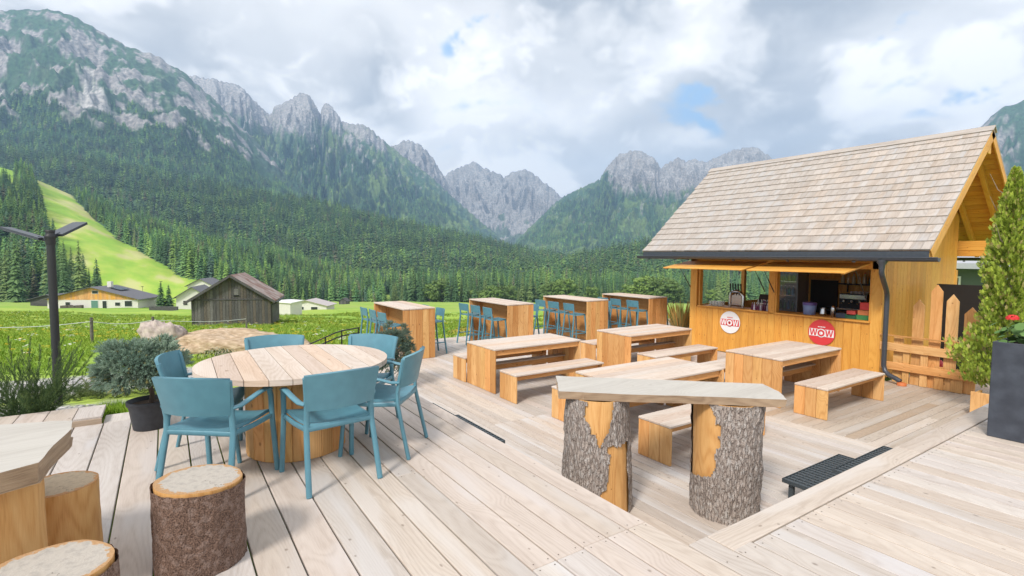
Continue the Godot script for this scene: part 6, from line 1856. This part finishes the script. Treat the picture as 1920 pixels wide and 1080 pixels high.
func build_meadow() -> void:
	var tufts := []
	for k in 3:
		var mb := MB.new()
		var r := RandomNumberGenerator.new()
		r.seed = 400 + k
		for q in 16:
			var a := r.randf() * TAU
			var b := Vector3(r.randfn(), 0, r.randfn()) * 0.045
			var l := r.randf_range(0.5, 1.0)
			var d := Vector3(cos(a), 0, sin(a))
			var s := Vector3(-d.z, 0, d.x) * r.randf_range(0.006, 0.011)
			var m := b + Vector3(0, l * 0.6, 0) + d * l * 0.08
			var nn := (Vector3.UP * 0.9 + d * 0.5).normalized()
			mb.quad(b - s, b + s, m + s * 0.8, m - s * 0.8, nn)
			mb.tri(m - s * 0.8, m + s * 0.8, b + Vector3(0, l, 0) + d * l * r.randf_range(0.15, 0.45), nn)
		tufts.append(mb.mesh())
	var patchy := noise(FastNoiseLite.TYPE_SIMPLEX_SMOOTH, 0.12, 63, 3)
	var sets := [[[], []], [[], []], [[], []]]
	var yellow := []; var white := []
	for k in 34000:
		var f := 8.5 + 62.0 * pow(rng.randf(), 1.55)
		var m := rng.randf_range(-1.15, 0.75)
		var p := FWD * f + RGT * (m * f)
		var w := -p.y
		if p.x > 2.2 and w < 12.95 and p.x < 17.0: continue
		if w < 6.6: continue
		var n := patchy.get_noise_2d(p.x, p.y)
		var pathd := minf(absf(w - (9.6 + 0.33 * (p.x + 1.5))) - 1.2, absf(w - 7.2) - 0.65)
		if p.x < 1.2 and f < 14.0 and pathd < 0.15: continue
		if p.x > -1.4 and p.x < 3.0 and w > 12.8 and w < 16.9: continue
		var tall := 0.13 + 0.14 * clampf(n + 0.4, 0, 1) + (0.06 if w > 19.0 else 0.0)
		if w < 12.0: tall *= 0.6
		var y := land(p.x, p.y)
		var i := k % 3
		var sc := tall * rng.randf_range(0.7, 1.3)
		sets[i][0].append(Transform3D(Basis(Vector3.UP, rng.randf() * TAU).scaled(Vector3(sc * 1.6 + f * 0.012, sc, sc * 1.6 + f * 0.012)), Vector3(p.x, y - 0.02, p.y)))
		sets[i][1].append(Color(0.24, 0.42, 0.035).lerp(Color(0.46, 0.57, 0.075), clampf(rng.randf() * 0.75 + n * 0.5, 0, 1)))
		if w > 14.0 and rng.randf() < 0.05 * (1.0 + n * 1.6):
			yellow.append(Transform3D(Basis(Vector3.UP, rng.randf() * TAU).scaled(Vector3.ONE * rng.randf_range(0.6, 1.3)), Vector3(p.x, y + tall * 0.95, p.y)))
		elif w > 14.0 and rng.randf() < 0.014:
			white.append(Transform3D(Basis(Vector3.UP, rng.randf() * TAU).scaled(Vector3.ONE * rng.randf_range(0.7, 1.6)), Vector3(p.x, y + tall * 1.1, p.y)))
	for i in 3:
		var o := scatter("grass", tufts[i], M.grass, sets[i][0], sets[i][1])
		tag(o, "tall green meadow grass around the terrace", "grass")
	var fl := MB.new()
	for q in 7:
		var a := TAU * q / 7.0
		var c := Vector3(cos(a) * 0.035 * (q % 3), 0.02 * (q % 2), sin(a) * 0.035 * (q % 3))
		for e in 5:
			var a0 := TAU * e / 5.0; var a1 := TAU * (e + 1) / 5.0
			fl.tri(c, c + Vector3(cos(a0), 0.3, sin(a0)) * 0.022, c + Vector3(cos(a1), 0.3, sin(a1)) * 0.022, Vector3.UP)
	var fm := fl.mesh()
	tag(scatter("yellow_flowers", fm, mat(lin(0.70, 0.52, 0.02), 0.7), yellow, []), "yellow buttercups scattered through the meadow grass", "flowers")
	tag(scatter("white_flowers", fm, mat(lin(0.72, 0.73, 0.66), 0.8), white, []), "white umbels scattered through the meadow grass", "flowers")
	# bright tuft between the potted spruce and the gravel
	var xf := []; var cols := []
	for k in 420:
		var u := rng.randf_range(-0.62, -0.02); var w := rng.randf_range(6.66, 7.15)
		xf.append(Transform3D(Basis(Vector3.UP, rng.randf() * TAU).scaled(Vector3(0.22, rng.randf_range(0.10, 0.2), 0.22)), at(u, land(u, -w) - 0.01, w)))
		cols.append(Color(0.22, 0.40, 0.02).lerp(Color(0.36, 0.52, 0.04), rng.randf()))
	tag(scatter("grass", tufts[0], M.grass, xf, cols), "bright grass tuft behind the potted spruce", "grass")
	# pebbles on the gravel path
	var pb := MB.new()
	pb.lathe([[0.0, -0.4], [0.8, -0.25], [1.0, 0.1], [0.6, 0.45], [0.0, 0.55]], 6)
	xf = []; cols = []
	for k in 5200:
		var u := rng.randf_range(-4.5, 1.1)
		var w := 9.6 + 0.33 * (u + 1.5) + rng.randf_range(-1.2, 1.2) if k % 2 else 7.2 + rng.randf_range(-0.6, 0.6)
		if w < 6.75: continue
		var s := rng.randf_range(0.008, 0.024)
		xf.append(Transform3D(Basis(Vector3.UP, rng.randf() * TAU).scaled(Vector3(s * 1.3, s * 0.8, s)), at(u, land(u, -w) + 0.004, w)))
		var g := rng.randf_range(0.22, 0.58)
		cols.append(Color(g, g * 0.98, g * 0.95))
	tag(scatter("gravel", pb.mesh(), M.foliage, xf, cols), "pale gravel on the path behind the lamp post", "gravel")

# ---------------------------------------------------------------- things in the meadow and far houses
func lump(seed_: int, amp: float, flat := 0.0, cols := 40, rows := 20) -> ArrayMesh:
	var n := noise(FastNoiseLite.TYPE_SIMPLEX_SMOOTH, 1.1, seed_, 5)
	var mb := MB.new()
	for i in rows + 1:
		var b := PI * i / rows
		for j in cols + 1:
			var a := TAU * j / cols
			var d := Vector3(cos(a) * sin(b), cos(b), sin(a) * sin(b))
			var p := d * (1.0 + amp * n.get_noise_3dv(d) + amp * 0.35 * n.get_noise_3dv(d * 4.0))
			mb.vert(p, d)
	for i in rows + 1:
		for j in cols + 1:
			var du := mb.v[i * (cols + 1) + (j + 1 if j < cols else 1)] - mb.v[i * (cols + 1) + (j - 1 if j > 0 else cols - 1)]
			var dv := mb.v[mini(i + 1, rows) * (cols + 1) + j] - mb.v[maxi(i - 1, 0) * (cols + 1) + j]
			var nn := du.cross(dv).normalized()
			if nn.dot(mb.n[i * (cols + 1) + j]) < 0: nn = -nn
			if nn.length() > 0.5: mb.n[i * (cols + 1) + j] = nn
	mb.sheet(0, rows + 1, cols + 1, true)
	return mb.mesh()
func build_meadow_things() -> void:
	single("boulder", "pinkish grey boulder in the meadow behind the potted spruce", "boulder", lump(5, 0.5), M.stone, Transform3D(Basis(Vector3(0.48, 0.10, 0.1), Vector3(-0.08, 0.47, 0), Vector3(0, 0, 0.45)), at(-0.12, land(-0.12, -15.3) + 0.22, 15.3)))
	single("sand_mound", "long low mound of pale sandy earth in front of the barn", "mound", lump(8, 0.35, 0.0, 56, 26), M.sand, Transform3D(Basis(Vector3(1.75, -0.05, 1.0), Vector3(0, 0.52, 0), Vector3(-0.5, 0, 1.0)), at(1.25, land(1.25, -15.0) - 0.02, 15.0)))
	# lamp post
	var t := thing("lamp_post", "black lamp post with two flat lamp heads by the slab table", "lamp", at(-1.073, land(-1.073, -7.89), 7.89))
	var g := t.position.y
	var top := 1.80 - g
	var p := MB.new()
	p.tube([Vector3(0, -0.05, 0), Vector3(0, top - 0.06, 0)], [0.042, 0.040], [0.042, 0.040], 20)
	part(t, "pole", p.mesh(), M.black_metal)
	p = MB.new()
	p.lathe([[0.040, top - 0.09], [0.047, top - 0.085], [0.047, top - 0.02], [0.054, top - 0.015], [0.054, top + 0.015], [0.042, top + 0.02], [0.042, top + 0.05], [0.046, top + 0.055], [0.046, top + 0.075], [0.0, top + 0.075]], 20)
	part(t, "collar", p.mesh(), M.black_metal)
	for a in [[Vector3(-0.86, 0.30, -0.42), 0.40, -0.05], [Vector3(0.50, 0.40, -0.77), 0.40, -0.01]]:
		var d: Vector3 = a[0].normalized()
		var side := d.cross(Vector3.UP).normalized()
		var up := side.cross(d)
		var root := Vector3(0, top + a[2], 0) + d * 0.05
		var h := MB.new()
		var bs := Basis(d, up, d.cross(up))
		h.box(root + d * 0.22, Vector3(0.40, 0.028, 0.17), bs)
		h.box(root + d * 0.42, Vector3(0.04, 0.02, 0.14), bs)
		h.box(root + d * 0.03, Vector3(0.08, 0.04, 0.05), bs)
		var head := part(t, "lamp_head", h.mesh(), M.gutter)
		var l := MB.new()
		l.box(root + d * 0.24 - up * 0.0165, Vector3(0.32, 0.004, 0.14), bs)
		part(head, "lens", l.mesh(), M.white_paint)
	# handrail
	t = thing("handrail", "thin black steel handrail beside the rockery behind the round table", "handrail", at(2.75, land(2.75, -10.8), 10.8))
	var o := -t.position
	for e in [0.0, -0.11]:
		var r := MB.new()
		var q := [at(2.05, -0.16 + e, 10.25), at(2.9, 0.0 + e, 10.88), at(3.05, 0.015 + e, 10.98), at(3.52, 0.01 + e, 11.3)]
		r.tube([o + q[0], o + q[1], o + q[2], o + q[3]], [0.014, 0.014, 0.014, 0.014], [0.014, 0.014, 0.014, 0.014], 8)
		part(t, "rail", r.mesh(), M.black)
	for q in [at(2.15, -0.14, 10.33), at(2.65, -0.04, 10.69), at(3.05, 0.01, 10.98), at(3.5, 0.005, 11.29)]:
		var r := MB.new()
		r.tube([o + q, o + Vector3(q.x, land(q.x, q.z) - 0.05, q.z)], [0.014, 0.014], [0.014, 0.014], 8)
		part(t, "post", r.mesh(), M.black)
	# white tape fence across the meadow
	var posts := [at(-7.5, 0, 15.5), at(-4.3, 0, 16.6), at(-1.85, 0, 19.6), at(-0.4, 0, 22.0), at(3.4, 0, 29.5)]
	for q in posts.size():
		posts[q].y = land(posts[q].x, posts[q].z)
		var r := MB.new()
		r.tube([Vector3(0, -0.1, 0), Vector3(0.01, 0.78, 0)], [0.045, 0.04], [0.045, 0.04], 8)
		single("fence_post", "short weathered wooden post carrying the white fence tape", "post", r.mesh(), M.grey[2], Transform3D(Basis.IDENTITY, posts[q]), "posts of the tape fence")
	var rope := MB.new()
	for q in posts.size() - 1:
		var pts := []; var ra := []
		for s in 9:
			var m: Vector3 = posts[q].lerp(posts[q + 1], s / 8.0) + Vector3(0, 0.66 - 0.10 * sin(PI * s / 8.0), 0)
			pts.append(m); ra.append(0.010)
		rope.tube(pts, ra, ra, 6)
	single("fence_tape", "white tape strung between the meadow posts", "tape", rope.mesh(), M.white_paint)
func house(called: String, label: String, a: Vector3, b: Vector3, wall_h: float, peak: float, depth: float, over: float, roof: Material, spec: Dictionary) -> Node3D:
	# gable wall from a to b on the ground, seen from the terrace; the ridge runs away from it
	var t := thing(called, label, spec.get("category", "house"), a)
	var e := b - a
	e.y = 0
	var w := e.length()
	var x := e.normalized()
	var z := Vector3.UP.cross(x)     # away from the terrace or towards it
	if z.dot(a) < 0: z = -z
	var bs := Basis(x, Vector3.UP, z)
	t.transform.basis = Basis.IDENTITY
	var P := func(u: float, h: float, d: float) -> Vector3: return bs * Vector3(u, h, d)
	var box := MB.new()
	var N := func(v: Vector3) -> Vector3: return (bs * v).normalized()
	for s in [0.0, depth]:
		box.quad(P.call(0, -1.5, s), P.call(w, -1.5, s), P.call(w, wall_h, s), P.call(0, wall_h, s), N.call(Vector3(0, 0, -1 if s == 0.0 else 1)))
		box.tri(P.call(0, wall_h, s), P.call(w, wall_h, s), P.call(w * 0.5, peak, s), N.call(Vector3(0, 0, -1 if s == 0.0 else 1)))
	for s in [0.0, w]: box.quad(P.call(s, -1.5, 0), P.call(s, -1.5, depth), P.call(s, wall_h, depth), P.call(s, wall_h, 0), N.call(Vector3(-1 if s == 0.0 else 1, 0, 0)))
	part(t, "wall", box.mesh(), spec.wall)
	if spec.has("boards"):
		var n: int = spec.boards
		for k in n:
			var c := w * (k + 0.5) / n
			var bw := w / n
			var y0: float = spec.get("board_from", -0.3)
			var h0 := wall_h + (peak - wall_h) * (1.0 - absf(c - bw * 0.5 - w * 0.5) / (w * 0.5))
			var h1 := wall_h + (peak - wall_h) * (1.0 - absf(c + bw * 0.5 - w * 0.5) / (w * 0.5))
			var lo := y0 + rng.randf_range(-0.02, 0.02)
			part(t, "wall_board", slanted(bw - 0.012, 0.03, h0 - lo - 0.05, h1 - lo - 0.05), one(spec.board_mat), Transform3D(bs, P.call(c, lo, -0.018 - rng.randf() * 0.008)))
	var rl := Vector2(w * 0.5, peak - wall_h).length()
	var k := (rl + over) / rl
	for s in [-1.0, 1.0]:
		var rm := MB.new()
		var eo: float = w * 0.5 + s * w * 0.5 * k
		var ey := peak - (peak - wall_h) * k
		var th := 0.10
		var c := [P.call(w * 0.5, peak + th, -over), P.call(eo, ey + th, -over), P.call(eo, ey + th, depth + over), P.call(w * 0.5, peak + th, depth + over)]
		var nn: Vector3 = N.call(Vector3(s * (peak - wall_h), w * 0.5, 0))
		var dn := Vector3(0, th, 0)
		rm.quad(c[0], c[1], c[2], c[3], nn, Vector2(0, 0), Vector2(1, 0), Vector2(1, 1), Vector2(0, 1))
		rm.quad(c[0] - dn, c[1] - dn, c[2] - dn, c[3] - dn, -nn)
		rm.quad(c[0], c[1], c[1] - dn, c[0] - dn, N.call(Vector3(0, 0, -1)))
		rm.quad(c[2], c[3], c[3] - dn, c[2] - dn, N.call(Vector3(0, 0, 1)))
		rm.quad(c[1], c[2], c[2] - dn, c[1] - dn, N.call(Vector3(s, 0, 0)))
		part(t, "roof", rm.mesh(), roof)
	for o in spec.get("openings", []):   # [u, h, width, height, kind]
		var f := MB.new()
		f.box(P.call(o[0], o[1], -0.04), Vector3(o[2] + 0.12, o[3] + 0.12, 0.06), bs)
		var fr := part(t, "door" if o[4] == "door" else "window", f.mesh(), spec.get("frame", M.white_paint))
		var q := MB.new()
		q.box(P.call(o[0], o[1], -0.078), Vector3(o[2], o[3], 0.02), bs)
		part(fr, "panel" if o[4] == "door" else "pane", q.mesh(), mat(lin(0.10, 0.22, 0.18), 0.6) if o[4] == "door" else M.window)
	return t
func spot(f: float, m: float, dy := 0.0) -> Vector3:
	var p := FWD * f + RGT * (m * f)
	return Vector3(p.x, land(p.x, p.y) + dy, p.y)
func build_houses() -> void:
	# the grey barn
	var a := at(1.42, -3.55, 40.84); var b := at(6.10, -3.55, 39.47)
	var t := house("barn", "weathered grey plank barn with rusty tin roof in the meadow", a, b, 2.05, 3.62, 4.6, 0.40, M.rust, {"category": "barn", "wall": M.grey[1], "boards": 26, "board_mat": M.grey, "frame": M.grey[3], "openings": []})
	var e := (b - a); e.y = 0
	var x := e.normalized()
	var z := Vector3.UP.cross(x)
	if z.dot(a) < 0: z = -z
	var bs := Basis(x, Vector3.UP, z)
	plank(t, "cross_board", 4.7, 0.03, 0.10, M.grey[3], bs * Vector3(2.44, 2.03, -0.06), bs * Basis(Vector3(1, 0, 0), Vector3(0, 0, -1), Vector3(0, 1, 0)))
	for s in [0, 1]:
		var tr := MB.new()
		var p0 := bs * Vector3(-0.34 if s == 0 else 5.22, 1.82, -0.43); var p1 := bs * Vector3(2.44, 3.66, -0.43)
		var dd := (p1 - p0)
		tr.box((p0 + p1) * 0.5, Vector3(dd.length(), 0.16, 0.03), Basis(dd.normalized(), z.cross(dd.normalized()), z))
		part(t, "barge_board", tr.mesh(), M.grey[3])
	var hl := MB.new()
	hl.box(bs * Vector3(2.75, 2.55, -0.05), Vector3(0.28, 0.42, 0.04), bs)
	part(t, "loft_hatch", hl.mesh(), M.grey[0])
	for q in [[0.2, 0.55], [2.75, 2.28]]:
		var hb := MB.new()
		hb.box(bs * Vector3(q[0], q[1], -0.07), Vector3(0.35, 0.05, 0.03), bs)
		part(t, "hinge", hb.mesh(), M.black)
	var gp := MB.new()
	gp.tube([bs * Vector3(5.24, 1.78, -0.3), bs * Vector3(5.24, 1.78, 4.9)], [0.07, 0.07], [0.07, 0.07], 8)
	gp.tube([bs * Vector3(5.22, 1.74, -0.1), bs * Vector3(4.94, 1.60, -0.08), bs * Vector3(4.94, 0.0, -0.08)], [0.04, 0.04, 0.04], [0.04, 0.04, 0.04], 8)
	part(t, "gutter", gp.mesh(), M.black)
	# farmhouse on the far side of the meadow
	a = spot(122, -0.897); b = spot(124, -0.722)
	t = house("farmhouse", "long low farmhouse with golden timber gable and grey roof across the meadow", a, b, 2.4, 5.15, 8.0, 0.9, M.slate, {"wall": M.plaster, "boards": 40, "board_from": 2.15, "board_mat": [M.gold[0], M.gold[1], M.gold[2], M.stained[0]], "openings": [[10.6, 3.95, 1.3, 0.7, "w"], [4.5, 1.1, 1.0, 1.0, "w"], [10.4, 0.95, 1.5, 2.0, "door"], [12.6, 0.9, 0.9, 1.9, "w"], [15.5, 1.1, 1.1, 0.8, "w"], [17.9, 1.2, 1.6, 1.3, "w"]]})
	x = (b - a); x.y = 0; x = x.normalized()
	z = Vector3.UP.cross(x)
	if z.dot(a) < 0: z = -z
	bs = Basis(x, Vector3.UP, z)
	var ch := MB.new()
	ch.box(bs * Vector3(11.5, 5.5, 4.0), Vector3(0.9, 1.6, 0.9), bs)
	part(t, "chimney", ch.mesh(), M.plaster)
	var sp := MB.new()
	sp.box(bs * Vector3(13.2, 4.62, 4.5), Vector3(2.8, 0.08, 3.4), bs * Basis(Vector3(0, 0, 1), -0.256))
	part(t, "solar_panel", sp.mesh(), M.window)
	var ws := MB.new()
	for q in 6: ws.box(bs * Vector3(4.2 + q * 0.8, 0.45, -1.2 - 0.1 * (q % 2)), Vector3(0.75, 0.9 + 0.1 * (q % 3), 0.7), bs)
	single("wood_pile", "stacked firewood along the farmhouse wall", "wood pile", ws.mesh(), M.grey[4], Transform3D(Basis.IDENTITY, a))
	house("shed", "small dark shed behind the farmhouse", spot(134, -0.93), spot(134, -0.86), 1.6, 2.9, 8.0, 0.6, M.slate, {"wall": M.grey[3], "openings": []})
	house("house", "white walled house with brown roof half hidden by the barn", spot(128, -0.648), spot(130, -0.585), 3.0, 5.4, 10.0, 0.8, M.slate, {"wall": M.plaster, "openings": [[2.0, 1.5, 0.9, 1.1, "w"], [4.6, 1.5, 0.9, 1.1, "w"]]})
	house("house", "upper chalet with pale gable on the slope above the barn", spot(175, -0.625, 3.0), spot(176, -0.575, 3.0), 3.2, 5.4, 9.0, 0.8, M.slate, {"wall": M.plaster, "openings": [[2.5, 1.6, 1.0, 1.1, "w"], [6.0, 1.6, 1.0, 1.1, "w"]]})
	house("storehouse", "white flat roofed storehouse just behind the barn", spot(72, -0.472), spot(72, -0.428), 2.0, 2.1, 4.0, 0.2, M.white_paint, {"wall": M.plaster, "openings": []})
	house("long_shed", "long low white building with pale roof beyond the barn", spot(112, -0.435), spot(112, -0.358), 1.2, 2.3, 5.0, 0.5, mat(lin(0.42, 0.38, 0.38), 0.7), {"wall": M.plaster, "openings": [[3.0, 0.6, 1.4, 0.6, "w"], [6.0, 0.6, 1.4, 0.6, "w"]]})
	house("hay_hut", "tiny grey hay hut alone at the far side of the meadow", spot(205, -0.334), spot(205, -0.319), 1.3, 2.4, 4.0, 0.4, M.grey[3], {"wall": M.grey[2], "boards": 8, "board_mat": M.grey, "openings": []})
	house("lift_hut", "white ski lift hut at the foot of the green run", spot(215, -0.727), spot(215, -0.705), 1.9, 2.8, 4.0, 0.5, M.white_paint, {"wall": M.slate, "openings": [[2.0, 1.1, 2.4, 0.8, "w"]]})
	for q in [[214.0, -0.712, 6.5], [200.0, -0.676, 8.5]]:
		var ml := MB.new()
		ml.tube([Vector3(0, -0.5, 0), Vector3(0, q[2], 0)], [0.09, 0.06], [0.09, 0.06], 6)
		ml.box(Vector3(0, q[2], 0), Vector3(0.9, 0.18, 0.3))
		single("floodlight_mast", "slim floodlight mast beside the ski lift hut", "mast", ml.mesh(), M.black_metal, Transform3D(Basis.IDENTITY, spot(q[0], q[1])), "masts by the ski run")
	var wl := MB.new()
	var w0 := spot(112, -0.70); var w1 := spot(112, -0.645)
	wl.box(Vector3.ZERO, Vector3((w1 - w0).length(), 1.0, 0.3), Basis(Vector3((w1 - w0).x, 0, (w1 - w0).z).normalized(), Vector3.UP, Vector3((w1 - w0).x, 0, (w1 - w0).z).normalized().cross(Vector3.UP)))
	single("yard_wall", "low dark wall beside the farmhouse yard", "wall", wl.mesh(), M.grey[3], Transform3D(Basis.IDENTITY, (w0 + w1) * 0.5 + Vector3(0, 0.4, 0)))
	# grey building seen between kiosk and arborvitae
	t = thing("annex_building", "grey building with pale metal roof behind the kiosk", "building", at(31.0, -0.8, 8.2))
	var wb := MB.new()
	wb.box(Vector3(2.5, 0.9, 0), Vector3(5.0, 2.6, 12.0))
	part(t, "wall", wb.mesh(), mat(lin(0.10, 0.13, 0.11), 0.8))
	var ro := MB.new()
	ro.quad(Vector3(-0.8, 2.15, -6.5), Vector3(-0.8, 2.15, 6.5), Vector3(3.0, 3.7, 6.5), Vector3(3.0, 3.7, -6.5), Vector3(-0.4, 0.9, 0).normalized())
	ro.box(Vector3(-0.8, 2.05, 0), Vector3(0.1, 0.25, 13.0))
	part(t, "roof", ro.mesh(), mat(lin(0.36, 0.37, 0.41), 0.5))
	for q in [-3.5, -1.0, 1.5, 4.0]:
		var f := MB.new()
		f.box(Vector3(-0.03, 0.9, q), Vector3(0.08, 1.3, 1.3))
		var fr := part(t, "window", f.mesh(), M.white_paint)
		f = MB.new()
		f.box(Vector3(-0.075, 0.9, q), Vector3(0.02, 1.15, 1.15))
		part(fr, "pane", f.mesh(), M.window)

func _ready() -> void:
	rng.seed = 20240
	# camera
	var cam := Camera3D.new()
	cam.name = "camera"
	cam.position = Vector3(0, 1.62, 0)
	cam.rotation_order = EULER_ORDER_YXZ
	cam.rotation_degrees = Vector3(-3.617, -33.76, 0.336)
	cam.fov = 57.95
	cam.near = 0.05
	cam.far = 16000.0
	add_child(cam)
	cam.current = true
	# sky, haze, exposure
	var we := WorldEnvironment.new()
	var env := Environment.new()
	env.background_mode = Environment.BG_SKY
	env.sky = make_sky()
	env.background_energy_multiplier = 1.0
	env.tonemap_mode = Environment.TONE_MAPPER_LINEAR
	env.tonemap_exposure = 1.09
	env.fog_enabled = true
	env.fog_density = 0.00016
	env.fog_light_color = Color(0.66, 0.82, 1.0)
	env.sdfgi_enabled = true
	env.ssao_enabled = true
	env.ssil_enabled = true
	we.environment = env
	add_child(we)
	# sun through thin cloud
	var sun := DirectionalLight3D.new()
	sun.name = "sun"
	sun.light_energy = 1.35
	sun.light_angular_distance = 11.0
	sun.light_color = Color(1.0, 0.975, 0.94)
	sun.shadow_enabled = true
	add_child(sun)
	sun.look_at_from_position(Vector3(-7, 7.5, 3.6), Vector3.ZERO)
	make_materials()
	build_land()
	build_mountains()
	build_forest()
	build_decks()
	build_kiosk()
	build_kiosk_contents()
	build_furniture()
	build_houses()
	build_meadow_things()
	build_plants()
	build_meadow()
